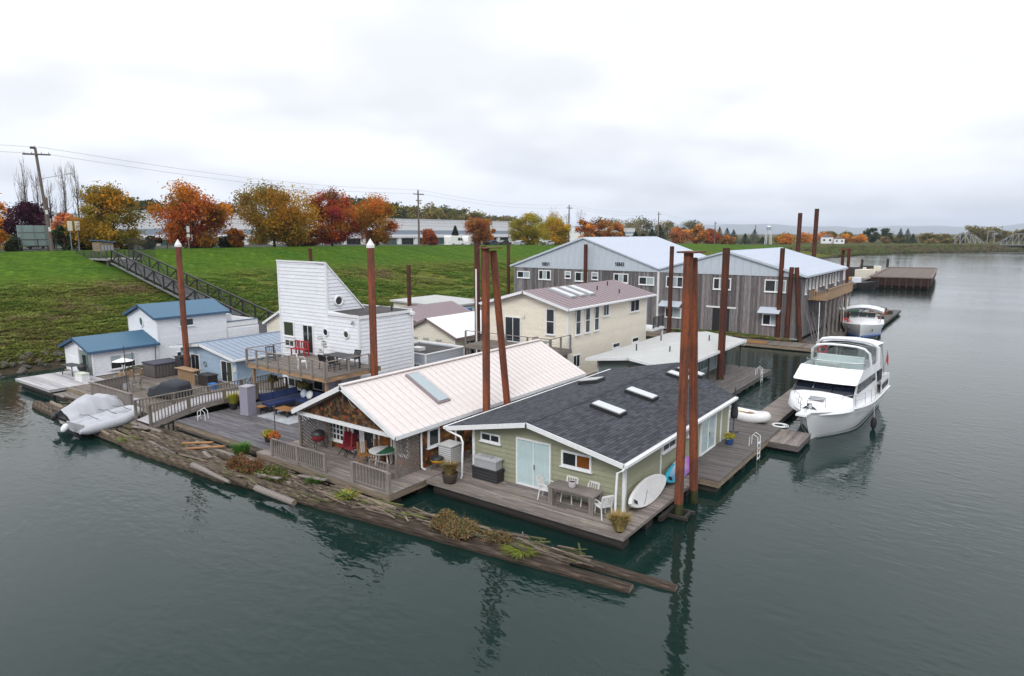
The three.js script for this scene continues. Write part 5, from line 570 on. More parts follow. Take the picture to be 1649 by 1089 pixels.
  bx(t, 'door_opening', M.rubber, -23.7, -21.75, 0.75, 3.2, F, F + 0.02); for (const x of [-23.9, -21.55]) bx(t, 'door_leaf', M.barnWood, x - 0.3, x + 0.3, 0.75, 3.2, F + 0.03, F + 0.1); bx(t, 'door_track', M.plasticWhite, -24.3, -21.2, 3.22, 3.38, F, F + 0.12); bx(t, 'downspout', M.plasticWhite, -29.8, -29.6, 0.8, 6.7, F + 0.02, F + 0.16); bx(t, 'hull_skirt', M.plasticGrey, -49.1, -15.1, 0.55, 0.7, z0 - 0.2, z0 + 0.06); bx(t, 'float', M.wetWood, -49, -15.4, -0.5, 0.55, z1 + 0.2, z0 - 0.3);
  for (let i = 0; i < 11; i++) { const z = -69.2 - i * 1.6; win(t, 'x', z - 0.55, z, i % 3 ? 5.3 : 4.9, 6.4, -15.06, { cols: 1, fr: 0.1, glass: i % 2 ? M.skyGlass : M.glass }); }
  const b = sub(t, 'balcony', [-14.3, 4.5, -76]); bx(b, 'floor', M.newWood, -15.0, -13.3, 4.3, 4.42, -84, -70.5); for (let i = 0; i < 34; i++) bx(b, 'board', M.newWood, -13.3, -13.26, 4.3, 5.35, -71.0 - i * 0.39, -71.36 - i * 0.39); bx(b, 'top_rail', M.newWood, -13.36, -13.2, 5.352, 5.4, -84.3, -70.9); for (let i = 0; i < 8; i++) bx(b, 'end_baluster', M.newWood, -14.9 + i * 0.2, -14.82 + i * 0.2, 4.3, 5.3, -70.6, -70.54); for (let i = 0; i < 7; i++) bx(b, 'support_post', M.greyWood, -13.45, -13.3, 0.5, 4.298, -70.8 - i * 2.1, -70.95 - i * 2.1);
  for (let i = 0; i < 16; i++) { const z = -70 - i * 1.05, h = rr(2.2, 3.5); bar(t, 'leaning_board', M.barnWood, [-14.2, 0.5, z], [-14.9, 0.5 + h, z + rr(-0.3, 0.3)], 0.2, 0.05); }
  const font = await new FontLoader().loadAsync('fonts/droid/droid_sans_bold.typeface.json'); for (const [x, y, s] of [[-44.85, 6.95, '18851'], [-35.0, 7.2, '18843']]) { const g = new TextGeometry(s, { font, size: 0.42, depth: 0.03, curveSegments: 3 }); const m = add(t, 'house_number', g, M.blackMetal, [x, y, z0 + 0.15]); m.scale.x = 0.72; }
  const w = thing('walkway', 'timber walkway along the water in front of the boat barn', 'walkway', [-21, 0, -66], undefined, 'walkways'); planks(w, 'deck_boards', -31, -12.6, -64.7, -67.6, 0.42, 'z', M.deckOld); bx(w, 'rim_joist', M.fascia, -31, -12.6, 0.1, 0.38, -64.8, -64.72); bx(w, 'float', M.wetWood, -30.8, -12.8, -0.4, 0.36, -67.4, -64.9); for (const [x, z] of [[-14.63, -68.39], [-16.14, -67.9], [-17.0, -67.9]]) bx(w, 'pile_hoop', M.rust, x - 0.3, x + 0.3, 0.44, 0.54, -67.7, -67.6); bx(w, 'new_planks', M.teak, -20.4, -17.4, 0.425, 0.46, -66.2, -64.75);
  const r = thing('walkway', 'narrow walkway along the river side of the boat barn', 'walkway', [-13.7, 0, -78], undefined, 'walkways'); planks(r, 'deck_boards', -15.0, -12.4, -67.7, -90, 0.45, 'x', M.deckDark); bx(r, 'rim_joist', M.deck, -12.46, -12.4, 0.15, 0.41, -90, -67.7); bx(r, 'float', M.wetWood, -14.8, -12.6, -0.4, 0.4, -89.8, -67.9); for (let i = 0; i < 6; i++) bx(r, 'post', M.deckOld, -12.5, -12.36, 0.45, 1.2, -68 - i * 3, -68.14 - i * 3);
  const gr = thing('planting_strip', 'strip of green plants along the foot of the boat barn', 'plants', [-22, 0.42, -67.7]); const pm = spray(1400, 1, 0.45, GRN.concat(BRN), { leaf: 0.1 }).mesh(gr, 'foliage', M.leaf); pm.position.set(0, 0, 0.25); pm.scale.set(6, 1, 0.28);
}
// ---------------------------------------------------------------- boats
function loft(secs, flip = false) { // smooth skin over cross-sections given as rows of points
  const n = secs[0].length, P = [], U = [], I = []; secs.forEach((s, j) => s.forEach((p, i) => { P.push(...p); U.push(j * 0.4, i * 0.08); }));
  for (let j = 0; j + 1 < secs.length; j++) for (let i = 0; i + 1 < n; i++) { const a = j * n + i, b = a + 1, c = a + n, d = c + 1; flip ? I.push(a, c, b, b, c, d) : I.push(a, b, c, b, d, c); }
  const g = new THREE.BufferGeometry(); g.setAttribute('position', new THREE.Float32BufferAttribute(P, 3)); g.setAttribute('uv', new THREE.Float32BufferAttribute(U, 2)); g.setIndex(I); g.computeVertexNormals(); return g;
}
function hullShape(L, beam, hs, o = {}) { // stations from stern to bow, each from the keel out and up to the sheer; bow towards +z
  const N = 30, S = [], { rake = 1.4, draft = 0.5 } = o; const st = s => { const z = (s - 0.5) * L, f = s < 0.45 ? mix(0.93, 1, s / 0.45) : 1 - Math.pow((s - 0.45) / 0.55, 2.3), sheer = hs * (1 + 0.28 * Math.pow(s, 2.2)); return { z, b: Math.max(0.02, beam / 2 * f), sheer, t: sm(0.55, 1, s) }; };
  for (let k = 0; k <= N; k++) { const q = st(k / N), row = []; for (let i = 0; i <= 8; i++) { const v = i / 8, y = mix(-draft, q.sheer, v), w = Math.pow(v, mix(0.28, 0.85, q.t)); row.push([q.b * w, y, q.z - rake * q.t * q.t * Math.pow(1 - v, 1.3)]); } S.push(row); }
  return { port: S.map(r => r.map(p => [-p[0], p[1], p[2]])), star: S, sheer: S.map(r => r[8]) };
}
{
  const t = thing('motor_yacht', 'white flybridge motor yacht moored at the corner dock', 'yacht', [-7.05, 0, -41.4], -0.05), L = 11.6, H = hullShape(L, 4.0, 1.4, { rake: 1.9 });
  const hull = sub(t, 'hull'); add(hull, 'side', loft(H.star), M.gelcoat); add(hull, 'side', loft(H.port, true), M.gelcoat);
  const tr = H.star[0].map(p => [...p]); add(hull, 'transom', loft([tr, H.port[0].map(p => [...p])]), M.gelcoat);
  const boot = new MB(); for (const s of [1, -1]) { const pts = H.star.map(r => [s * (r[3][0] * 0.75 + r[2][0] * 0.25 + 0.012), 0.06, mix(r[2][2], r[3][2], 0.6) + 0.01]).slice(0, 29); boot.tube(pts, 0.028, 5); } boot.mesh(hull, 'boot_stripe', M.greyGreen);
  const rub = new MB(); for (const s of [1, -1]) rub.tube(H.sheer.map(p => [s * (p[0] + 0.02), p[1] - 0.06, p[2]]), 0.055, 6); rub.mesh(hull, 'rub_rail', M.plasticWhite); const ln = new MB(); for (const s of [1, -1]) ln.tube(H.sheer.slice(0, 22).map(p => [s * (p[0] * 0.995 + 0.01), p[1] - 0.32, p[2]]), 0.02, 5); ln.mesh(hull, 'pinstripe', M.plasticGrey);
  // deck with camber, raised trunk in front of the windscreen
  add(t, 'deck', loft(H.sheer.map(p => [-1, -0.66, -0.33, 0, 0.33, 0.66, 1].map(k => [k * p[0], p[1] - 0.05 + 0.1 * (1 - k * k), p[2]]))), M.gelcoat);
  const secs = []; for (let i = 0; i <= 12; i++) { const k = i / 12, z = mix(2.9, 5.0, k), w = mix(1.55, 0.35, Math.pow(k, 1.6)), y1 = mix(2.28, 1.9, k); secs.push([[-w - 0.12, 1.5, z], [-w, y1 - 0.12, z], [-w * 0.6, y1, z], [0, y1 + 0.05, z], [w * 0.6, y1, z], [w, y1 - 0.12, z], [w + 0.12, 1.5, z]]); } add(t, 'trunk_cabin', loft(secs), M.gelcoat);
  add(t, 'hatch', B(0.75, 0.06, 0.45), M.galv, [0.1, 2.18, 4.1], [0.14, 0, 0]);
  // cabin: windscreen, side windows, visor and flybridge
  const cab = sub(t, 'cabin'), prof = (z, w, y0, y1) => [[-w, y0, z], [-w * 0.97, y1, z]]; const sd = new MB(); for (const s of [1, -1]) { sd.quad(V(s * 1.72, 1.45, 2.9), V(s * 1.78, 1.45, -3.0), V(s * 1.7, 2.3, -3.0), V(s * 1.64, 2.25, 2.75)); sd.quad(V(s * 1.64, 2.25, 2.75), V(s * 1.7, 2.3, -3.0), V(s * 1.64, 3.02, -3.0), V(s * 1.58, 2.95, 1.9)); } sd.quad(V(-1.78, 1.45, -3.0), V(1.78, 1.45, -3.0), V(1.64, 3.02, -3.0), V(-1.64, 3.02, -3.0)); sd.quad(V(-1.72, 1.45, 2.9), V(1.72, 1.45, 2.9), V(1.64, 2.25, 2.75), V(-1.64, 2.25, 2.75)); sd.mesh(cab, 'shell', M.gelcoat);
  const wsA = k => V(k * 1.62, 2.27 + 0.03 * (1 - k * k), 2.78 + 0.3 * (1 - k * k)), wsB = k => V(k * 1.52, 2.98, 1.95 + 0.28 * (1 - k * k)); for (let i = 0; i < 3; i++) { const a = -1 + i * 2 / 3 + 0.02, b = a + 2 / 3 - 0.04; const m = new MB(); const mid = (a + b) / 2; for (const [p, q] of [[a, mid], [mid, b]]) m.quad(wsA(p), wsA(q), wsB(q), wsB(p)); m.mesh(cab, 'windscreen_pane', M.yachtGlass); }
  for (const s of [1, -1]) for (const [a, b] of [[2.1, 0.5], [0.42, -1.1], [-1.18, -2.6]]) { const m = new MB(), x = y => s * (1.70 - (y - 2.3) * 0.08 + 0.012); m.quad(V(x(2.36), 2.36, a), V(x(2.4), 2.38, b), V(x(2.88), 2.9, b), V(x(2.88), 2.88, a - (a > 2 ? 0.6 : 0))); m.mesh(cab, 'side_window', M.yachtGlass); }
  const roof = []; for (const [z, w, y, e] of [[2.45, 1.66, 2.96, 0.02], [2.4, 1.72, 3.02, 0.05], [1.2, 1.72, 3.62, 0.04], [1.05, 1.7, 3.68, 0.03]]) roof.push([-1, -0.5, 0, 0.5, 1].map(k => [k * w, y + e * (1 - k * k), z + 0.25 * (1 - k * k)])); add(cab, 'visor', loft(roof), M.gelcoat); const und = new MB(); und.quad(V(-1.7, 2.96, 2.4), V(1.7, 2.96, 2.4), V(1.7, 2.99, -3.6), V(-1.7, 2.99, -3.6)); for (const s of [1, -1]) { und.quad(V(s * 1.72, 2.99, 2.42), V(s * 1.78, 2.99, -3.6), V(s * 1.74, 3.6, -3.0), V(s * 1.71, 3.64, 1.15)); } und.quad(V(-1.78, 2.99, -3.6), V(1.78, 2.99, -3.6), V(1.74, 3.6, -3.0), V(-1.74, 3.6, -3.0)); und.mesh(cab, 'flybridge_coaming', M.gelcoat); bxl(cab, 'flybridge_floor', M.plasticGrey, -1.7, 1.7, 3.16, 3.2, -3.0, 1.1);
  const ws = new MB(); for (let i = 0; i < 12; i++) { const a = i / 12 * Math.PI, b = (i + 1) / 12 * Math.PI, f = (q, k) => V(Math.cos(q) * 1.66, 3.66 + k * 0.28, 0.35 + Math.sin(q) * 0.8 - k * 0.2); ws.quad(f(a, 0), f(b, 0), f(b, 1), f(a, 1)); } ws.mesh(cab, 'venturi_screen', M.plexi); const rim = []; for (let i = 0; i <= 14; i++) { const a = i / 14 * Math.PI; rim.push([Math.cos(a) * 1.66, 3.95, 0.15 + Math.sin(a) * 0.8]); } pipe(cab, 'screen_rail', M.galv, rim, 0.022, 6);
  const seat = sub(t, 'helm_seats'); bxl(seat, 'seat', M.canvasWhite, -1.3, 1.3, 3.2, 3.75, -1.0, -0.4); bxl(seat, 'seat_back', M.canvasWhite, -1.3, 1.3, 3.752, 4.1, -1.1, -0.92); bxl(seat, 'console', M.plasticWhite, -0.9, 0.3, 3.2, 3.85, 0.3, 0.7);
  // clear enclosure, arch and hardtop
  const enc = new MB(), eA = (q, k) => V(Math.cos(q) * mix(1.64, 1.35, k), mix(3.95, 4.72, k), mix(-0.1, -0.7, k) + Math.sin(q) * 0.65); for (let i = 0; i < 10; i++) { const a = i / 10 * Math.PI, b = (i + 1) / 10 * Math.PI; enc.quad(eA(a, 0), eA(b, 0), eA(b, 1), eA(a, 1)); } enc.mesh(t, 'clear_enclosure', M.plexi);
  const hoop = (z, w, y, r, name) => { const p = [[-1.72, 3.1, z - 0.5], [-w, y - 0.35, z], [-w * 0.82, y - 0.06, z + 0.05]]; for (let i = 1; i < 6; i++) p.push([mix(-w * 0.82, w * 0.82, i / 6), y + 0.08 * Math.sin(Math.PI * i / 6), z + 0.06]); p.push([w * 0.82, y - 0.06, z + 0.05], [w, y - 0.35, z], [1.72, 3.1, z - 0.5]); return new MB().tube(p, r, 8).mesh(t, name, M.gelcoat); }; hoop(-0.75, 1.62, 4.78, 0.075, 'enclosure_hoop'); hoop(-2.4, 1.75, 4.95, 0.12, 'radar_arch');
  const ht = []; for (let i = 0; i <= 5; i++) { const z = mix(-2.3, -4.4, i / 5), w = mix(1.5, 1.7, i / 5); ht.push([[-w, 4.66, z], [-w * 0.6, 4.82, z], [0, 4.88, z], [w * 0.6, 4.82, z], [w, 4.66, z], [w * 0.98, 4.6, z], [0, 4.76, z], [-w * 0.98, 4.6, z], [-w, 4.66, z]]); } add(t, 'bimini_top', loft(ht), M.canvasWhite); for (const s of [1, -1]) { bar(t, 'bimini_leg', M.galv, [s * 1.6, 4.64, -4.2], [s * 1.8, 2.4, -4.6], 0.035); }
  // aft deck, bulwarks, rails, ladder, flag
  bxl(t, 'aft_deck', M.plasticGrey, -1.75, 1.75, 1.9, 1.96, -5.7, -3.02); const bw = new MB(); for (const s of [1, -1]) bw.quad(V(s * 1.86, 1.35, -5.78), V(s * 1.93, 1.45, -2.6), V(s * 1.86, 2.25, -2.9), V(s * 1.82, 2.2, -5.75)); bw.quad(V(-1.86, 1.35, -5.78), V(1.86, 1.35, -5.78), V(1.82, 2.2, -5.75), V(-1.82, 2.2, -5.75)); bw.mesh(t, 'bulwark', M.gelcoat); for (const s of [1, -1]) { bar(t, 'engine_vent', M.blackMetal, [s * 1.91, 1.75, -3.2], [s * 1.86, 1.75, -5.2], 0.03, 0.32); } bxl(t, 'aft_locker', M.canvasDark, 0.9, 1.6, 1.962, 2.6, -4.6, -3.6);
  pipe(t, 'flag_staff', M.galv, [[1.5, 2.2, -5.6], [1.6, 3.6, -5.9]], 0.02, 6); const fl = new MB(); fl.quad(V(1.56, 2.9, -5.78), V(1.7, 2.55, -5.85), V(1.66, 3.1, -5.95), V(1.6, 3.5, -5.88), null); fl.mesh(t, 'flag', M.red); add(t, 'life_ring', new THREE.TorusGeometry(0.26, 0.08, 8, 20), M.red, [-1.5, 4.1, -2.55], [0, 0.4, 0]); pipe(t, 'antenna', M.plasticWhite, [[-1.7, 3.3, -2.6], [-1.85, 6.6, -2.9]], 0.022, 6);
  // bow rail with stanchions, pulpit and anchor
  const rl = new MB(), st = new MB(); for (const s of [1, -1]) { const pts = H.sheer.slice(12).map(p => [s * Math.max(0.15, p[0] - 0.08), p[1] + 0.68, p[2] + (p[2] > 5 ? 0.35 : 0)]); rl.tube(pts, 0.018, 5); rl.tube(pts.map(p => [p[0], p[1] - 0.32, p[2]]), 0.012, 4); for (let i = 0; i < pts.length; i += 3) { const p = pts[i]; st.tube([p, [p[0] * 1.02, p[1] - 0.7, p[2] - 0.06]], 0.015, 4); } } rl.mesh(t, 'bow_rail', M.chrome); st.mesh(t, 'stanchions', M.chrome);
  const pul = new MB(); pul.obox(V(0, 1.74, 6.0), V(0.26, 0, 0), V(0, 0.05, 0), V(0, 0.02, 0.55)); pul.mesh(t, 'bow_pulpit', M.gelcoat); add(t, 'windlass', new THREE.CylinderGeometry(0.12, 0.15, 0.24, 12), M.chrome, [0, 1.95, 5.0]); bar(t, 'anchor', M.galv, [0, 1.65, 6.4], [0, 1.3, 6.2], 0.08, 0.16);
  for (const c of t.children) if (/cabin|helm|enclosure|hoop|arch|bimini|life_ring/.test(c.name) && c.name !== 'trunk_cabin') { c.scale.set(0.95, 0.87, 1); c.position.set(c.position.x * 0.95, 1.42 + (c.position.y - 1.42) * 0.87, c.position.z); }
  const mk = new THREE.SphereGeometry(0.16, 16, 12); mk.scale(1, 2.2, 1); const fe = thing('boat_fender', 'black fender hanging on the river side of the white yacht', 'fender', [-4.86, 0.35, -41.0], 0); add(fe, 'bumper', mk, M.rubber); pipe(fe, 'line', M.plasticWhite, [[0, 0.34, 0], [-0.05, 1.1, 0]], 0.012, 5);
}
function bxl(p, n, m, x0, x1, y0, y1, z0, z1) { return add(p, n, B(x1 - x0, y1 - y0, Math.abs(z1 - z0)), m, [(x0 + x1) / 2, (y0 + y1) / 2, (z0 + z1) / 2]); }
{ // second boat, behind the yacht
  const t = thing('cabin_cruiser', 'white cabin cruiser with blue waterline and white canvas top behind the yacht', 'boat', [-11.3, 0, -79.5], 0.1), H = hullShape(9.2, 4.1, 1.3, { rake: 1.2 }), hull = sub(t, 'hull'); add(hull, 'side', loft(H.star), M.gelcoat); add(hull, 'side', loft(H.port, true), M.gelcoat); add(hull, 'transom', loft([H.star[0], H.port[0]]), M.gelcoat); const b = new MB(); for (const s of [1, -1]) { b.tube(H.star.map(r => [s * (r[4][0] + 0.012), 0.3, r[4][2]]).slice(0, 30), 0.14, 6); } b.mesh(hull, 'blue_stripe', M.blueHull);
  for (const s of [1, -1]) for (let i = 0; i < 4; i++) add(hull, 'porthole', new THREE.CylinderGeometry(0.12, 0.12, 0.05, 14), M.glass, [s * mix(1.62, 1.1, i / 3), 0.95, 0.6 + i * 0.75], [0, 0, Math.PI / 2]);
  add(t, 'deck', loft(H.sheer.map(p => [-1, -0.5, 0, 0.5, 1].map(k => [k * p[0], p[1] - 0.05 + 0.1 * (1 - k * k), p[2]]))), M.gelcoat); const c = []; for (let i = 0; i <= 8; i++) { const k = i / 8, z = mix(-1.2, 3.0, k), w = mix(1.35, 0.5, k * k), y = mix(2.0, 1.6, k); c.push([[-w - 0.1, 1.2, z], [-w, y - 0.1, z], [0, y, z], [w, y - 0.1, z], [w + 0.1, 1.2, z]]); } add(t, 'cabin_top', loft(c), M.gelcoat); const w = new MB(); for (let i = 0; i < 3; i++) w.quad(V(-1.2 + i * 0.8, 1.95, -0.1), V(-0.45 + i * 0.8, 1.95, -0.1), V(-0.45 + i * 0.8, 2.4, -0.6), V(-1.2 + i * 0.8, 2.4, -0.6)); w.mesh(t, 'windscreen', M.glass);
  const top = []; for (let i = 0; i <= 8; i++) { const k = i / 8, z = mix(-0.2, -3.6, k), y = 2.75 + 0.22 * Math.sin(k * Math.PI * 2 + 1.2); top.push([-1, -0.6, -0.2, 0.2, 0.6, 1].map(u => [u * 1.9, y - 0.35 * u * u + (u < 0 ? -0.25 * u * 0 : 0), z])); } add(t, 'canvas_top', loft(top), M.canvasWhite); for (const s of [1, -1]) for (const z of [-0.5, -3.2]) bar(t, 'canvas_leg', M.galv, [s * 1.7, 2.5, z], [s * 1.6, 1.2, -1.9], 0.04); bar(t, 'boom', M.galv, [-1.3, 1.5, 0.2], [0.3, 2.85, -1.4], 0.09); add(t, 'life_ring', new THREE.TorusGeometry(0.28, 0.09, 8, 18), M.red, [-1.6, 1.5, 1.0], [0, 0.5, 0]); pipe(t, 'antenna', M.plasticWhite, [[-1.7, 1.3, 2.4], [-1.75, 3.2, 2.4]], 0.025, 6);
}
function inflatable(label, [x, y, z], ry, L, w, mat, cover, tiltX = 0) { // a dinghy: one bent buoyancy tube, floor, transom, and a cover where it has one
  const t = thing('inflatable_dinghy', label, 'dinghy', [x, y, z], ry, 'dinghies'); t.rotation.x = tiltX; const P = [], r = Math.min(0.27, w * 0.2); for (let i = 0; i <= 20; i++) { const k = i / 20, a = (k - 0.5) * Math.PI; if (k < 0.3) P.push([-w / 2 + r, r, mix(-L / 2, L * 0.12, k / 0.3)]); else if (k > 0.7) P.push([w / 2 - r, r, mix(L * 0.12, -L / 2, (k - 0.7) / 0.3)]); else { const b = (k - 0.3) / 0.4 * Math.PI; P.push([-Math.cos(b) * (w / 2 - r), r + 0.16 * Math.sin(b), L * 0.12 + Math.sin(b) * (L * 0.38 - r)]); } }
  const R = P.map((_, i) => r * (i === 0 || i === 20 ? 0.35 : i === 1 || i === 19 ? 0.9 : 1)); new MB().tube(P, R, 14).mesh(t, 'buoyancy_tube', mat); bxl(t, 'floor', M.plasticGrey, -w / 2 + r, w / 2 - r, r * 0.5, r * 0.6, -L / 2 + 0.15, L * 0.3); bxl(t, 'transom', M.plasticGrey, -w / 2 + r, w / 2 - r, r * 0.6, r * 2.3, -L / 2 + 0.2, -L / 2 + 0.26);
  if (cover) { const S = []; for (let i = 0; i <= 40; i++) { const k = i / 40, zz = mix(-L * 0.42, L * 0.42, k), ww = (w / 2 - r * 0.8) * Math.sqrt(Math.max(0.02, 1 - Math.pow(Math.max(0, (k - 0.5) * 2), 2.5))), row = []; for (let j = 0; j <= 14; j++) { const u = j / 14 * 2 - 1; row.push([u * ww, r * 1.25 + 0.24 * (1 - u * u) * (1 - u * u) * Math.sin(Math.PI * Math.min(1, k * 1.1)) + 0.12 * (noise3(u * 5 + 3, k * 11, x) - 0.5) + 0.04 * Math.sin(k * 34 + u * 6), zz]); } S.push(row); } add(t, 'cover', loft(S), M.canvasGrey); }
  return t;
}
function outboard(t, x, y, z, m = M.canvasWhite, tilt = -0.9) { const g = sub(t, 'outboard_motor', [x, y, z], [tilt, 0, 0]); const c = new THREE.SphereGeometry(0.2, 14, 10); c.scale(0.75, 0.8, 1.25); add(g, 'cowling', c, m, [0, 0.35, -0.15]); bar(g, 'leg', M.darkMetal, [0, 0.2, -0.2], [0, -0.6, -0.3], 0.12, 0.2); bar(g, 'propeller', M.blackMetal, [-0.15, -0.6, -0.42], [0.15, -0.55, -0.42], 0.04, 0.1); bar(g, 'skeg', M.blackMetal, [0, -0.55, -0.25], [0, -0.85, -0.4], 0.03, 0.16); return g; }
{
  const a = inflatable('grey covered inflatable dinghy with outboard on the left log raft', [-39.1, 0.32, -15.75], Math.PI + 0.1, 3.7, 2.15, M.canvasGrey, true); a.rotation.x = 0.05; outboard(a, -0.15, 0.45, -1.85); const strap = new MB(); for (const z of [-0.9, 0.1, 0.9]) strap.tube([[-0.9, 0.75, z], [-0.4, 0.78, z], [0, 0.86, z], [0.4, 0.78, z], [0.9, 0.75, z]], 0.018, 5); strap.mesh(a, 'tie_straps', M.darkMetal); // bow towards the footbridge
  const S = []; for (let i = 0; i <= 60; i++) { const k = i / 60, z = mix(-2.2, 2.2, k), w = 1.02 * Math.pow(Math.max(0.01, 1 - Math.pow(Math.abs(k - 0.42) / 0.6, 3)), 0.5), h = 0.95 + 0.28 * Math.sin(k * 5) - 0.35 * Math.pow(Math.abs(k - 0.5) * 2, 2), row = []; for (let j = 0; j <= 20; j++) { const u = j / 20 * 2 - 1, rg = Math.pow(Math.abs(u), 2.1); row.push([u * w * (1 + 0.05 * Math.sin(k * 30 + u)), Math.max(0.04, h * (1 - rg * 0.92) + 0.16 * (noise3(u * 3.4, k * 10, 2) - 0.5) + 0.075 * Math.sin(k * 26 + u * 7) * (1 - rg)), z]); } S.push(row); }
  const t = thing('covered_boat', 'small boat under a pale grey cover behind the inflatable dinghy', 'boat', [-41.9, 0.35, -16.7], 0.12 + Math.PI); add(t, 'cover', loft(S), M.canvasGrey); const hb = []; for (let i = 0; i <= 16; i++) { const k = i / 16, z = mix(-2.1, 2.1, k), w = 0.96 * Math.pow(Math.max(0.01, 1 - Math.pow(Math.abs(k - 0.42) / 0.6, 3)), 0.5); hb.push([[-w, 0.2, z], [-w * 0.7, -0.15, z], [0, -0.25, z], [w * 0.7, -0.15, z], [w, 0.2, z]]); } add(t, 'hull', loft(hb, true), M.plasticWhite); outboard(t, 0.1, 0.4, -2.2, M.blackMetal, -1.1);
  const w = inflatable('white inflatable dinghy lying on the dock by the yacht bow', [-10.6, 0.47, -36.9], 1.35, 2.7, 1.45, M.plasticWhite, false); add(w, 'thwart', B(0.9, 0.06, 0.25), M.newWood, [0, 0.45, 0.1]); add(w, 'gear_bag', new THREE.SphereGeometry(0.28, 12, 8), M.cream, [0.1, 0.35, -0.5]); pipe(w, 'oar', M.newWood, [[-0.4, 0.55, -0.9], [-0.35, 0.6, 0.8]], 0.025, 6);
  const p = thing('mooring_rope', 'coil of pale rope on the dock beside the white dinghy', 'rope', [-8.9, 0.45, -37.0], 0); for (let i = 0; i < 3; i++) add(p, 'coil', new THREE.TorusGeometry(0.28 + i * 0.07, 0.03, 6, 22), M.canvasWhite, [i * 0.03, 0.035, 0], [Math.PI / 2, 0, 0]);
}
// ---------------------------------------------------------------- docks at the right, piles, logs
{
  deck('dock_float', 'weathered corner dock under the yacht bow', -12.2, -7.15, -33.85, -36.5, 0.45, 'z', M.deck, { rim: M.deckDark }); deck('dock_float', 'narrow finger dock running along the port side of the yacht', -10.6, -9.15, -36.55, -48.5, 0.45, 'x', M.deck, { rim: M.deckDark }); deck('dock_float', 'triangular gusset dock beside the white inflatable dinghy', -12.2, -10.65, -36.55, -39.2, 0.45, 'x', M.deckOld, { rim: M.deckDark });
  const far = deck('dock_float', 'cluttered dark float beyond the boat barn', -15.8, -10.2, -86.5, -104, 0.5, 'x', M.deckDark, { rim: M.wetWood }); const junk = [[M.greyWood, 'grey timber'], [M.plasticDark, 'black'], [M.rust, 'rusty'], [M.canvasGrey, 'pale grey'], [M.fascia, 'brown timber']]; for (let i = 0; i < 20; i++) { const s = rr(0.5, 1.4), x = rr(-15, -10.9), z = rr(-103, -88), g = B(s, s * rr(0.3, 0.7), s * rr(0.6, 1)), [mm, c] = junk[i % 5]; g.computeBoundingBox(); tag(add(null, 'dock_crate', g, mm, [x, 0.502 + g.boundingBox.max.y, z], [0, rr(0, 3), 0]), `${c} crate on the dark float beyond the boat barn`, 'crate', 'dock clutter'); }
  const bin = (label, x, z, m) => { const t = thing('waste_bin', label, 'bin', [x, 0.5, z], 0.2, 'green bins'); add(t, 'body', B(1.1, 1.3, 1.0), m, [0, 0.65, 0]); add(t, 'lid', B(1.15, 0.1, 1.05), M.plasticWhite, [0, 1.352, 0]); }; bin('left green bin beside the far barn corner', -15.0, -88.0, M.greenPaint); bin('right green bin beside the far barn corner', -13.6, -88.6, M.greenPaint); const bb = thing('rusty_tank', 'rust orange tank lying by the far barn corner', 'tank', [-13.8, 0.45, -84.5], 0.3); const tg = new THREE.CylinderGeometry(0.7, 0.7, 2.4, 18); tg.rotateX(Math.PI / 2); add(bb, 'shell', tg, M.rust, [0, 0.72, 0]); for (const z of [-0.8, 0.8]) add(bb, 'cradle', B(1.2, 0.3, 0.15), M.greyWood, [0, 0.15, z]);
}
steelPile('near rusted pile in front of the green house corner', -9.11, -23.4, 10.1, { mat: M.rust, r: 0.172 }); steelPile('leaning pile crossing behind the near green house pile', -9.17, -25.44, 9.9, { lean: [-9.15, -23.95], mat: M.rust, r: 0.168 });
steelPile('bright rust pile between the pink roof and the green house', -19.0, -24.1, 10.1, { r: 0.18 }); steelPile('leaning pile between the pink roof and the green house', -19.0, -26.4, 10.0, { lean: [-19.0, -24.66], r: 0.17 }); 
tag(bx(null, 'pile_cap_plate', M.rust, -9.45, -8.75, 10.1, 10.16, -24.2, -23.1), 'flat plate joining the two near green house piles', 'plate'); tag(bx(null, 'pile_cap_plate', M.rust, -19.3, -18.7, 10.11, 10.17, -24.95, -23.8), 'flat plate joining the two piles by the pink roof', 'plate');
steelPile('pile beside the flat roofed house with pale base', -15.4, -46.5, 9.8, { mat: M.darkRust, r: 0.25 }); steelPile('white capped pile beside the tall white house', -29.2, -26.4, 10.0, { cap: 'cone', lean: [-29.3, -26.5] }); steelPile('white capped pile in front of the blue roofed white house', -46.05, -24.1, 9.9, { cap: 'cone', r: 0.2 });
for (const [l, x, z, h] of [['dark pile in front of the left end of the twin boat barn door', -27.3, -65.5, 9.5], ['dark pile in front of the left barn gable', -38.4, -67.2, 9.57], ['dark pile left of the boat barn', -52.1, -70.9, 9.5], ['left of the two dark piles behind the pink roof piles', -32.7, -40.4, 10.0], ['right of the two dark piles behind the pink roof piles', -33.3, -42.0, 9.8], ['slim dark pile near the brown ribbed roof', -50.7, -51.1, 7.5], ['short dark pile behind the slanted white tower', -67.6, -51.5, 9.0], ['dark pile at the right corner of the boat barn', -17.0, -67.75, 9.4], ['left pile of the far pair beyond the barn', -19.1, -110.8, 8.6], ['right pile of the far pair beyond the barn', -18.2, -110.3, 8.6], ['left of the two tallest piles beyond the barn roof', -33.7, -146.2, 14.9], ['right of the two tallest piles beyond the barn roof', -30.7, -146.8, 15.7]]) steelPile(l, x, z, h, { mat: M.darkRust, r: l.includes('tallest') ? 0.42 : 0.22 });
tag(bx(null, 'pile_beam', M.rust, -19.4, -17.9, 8.3, 8.55, -110.9, -110.2), 'rusty beam across the far pair of piles beyond the barn', 'beam');
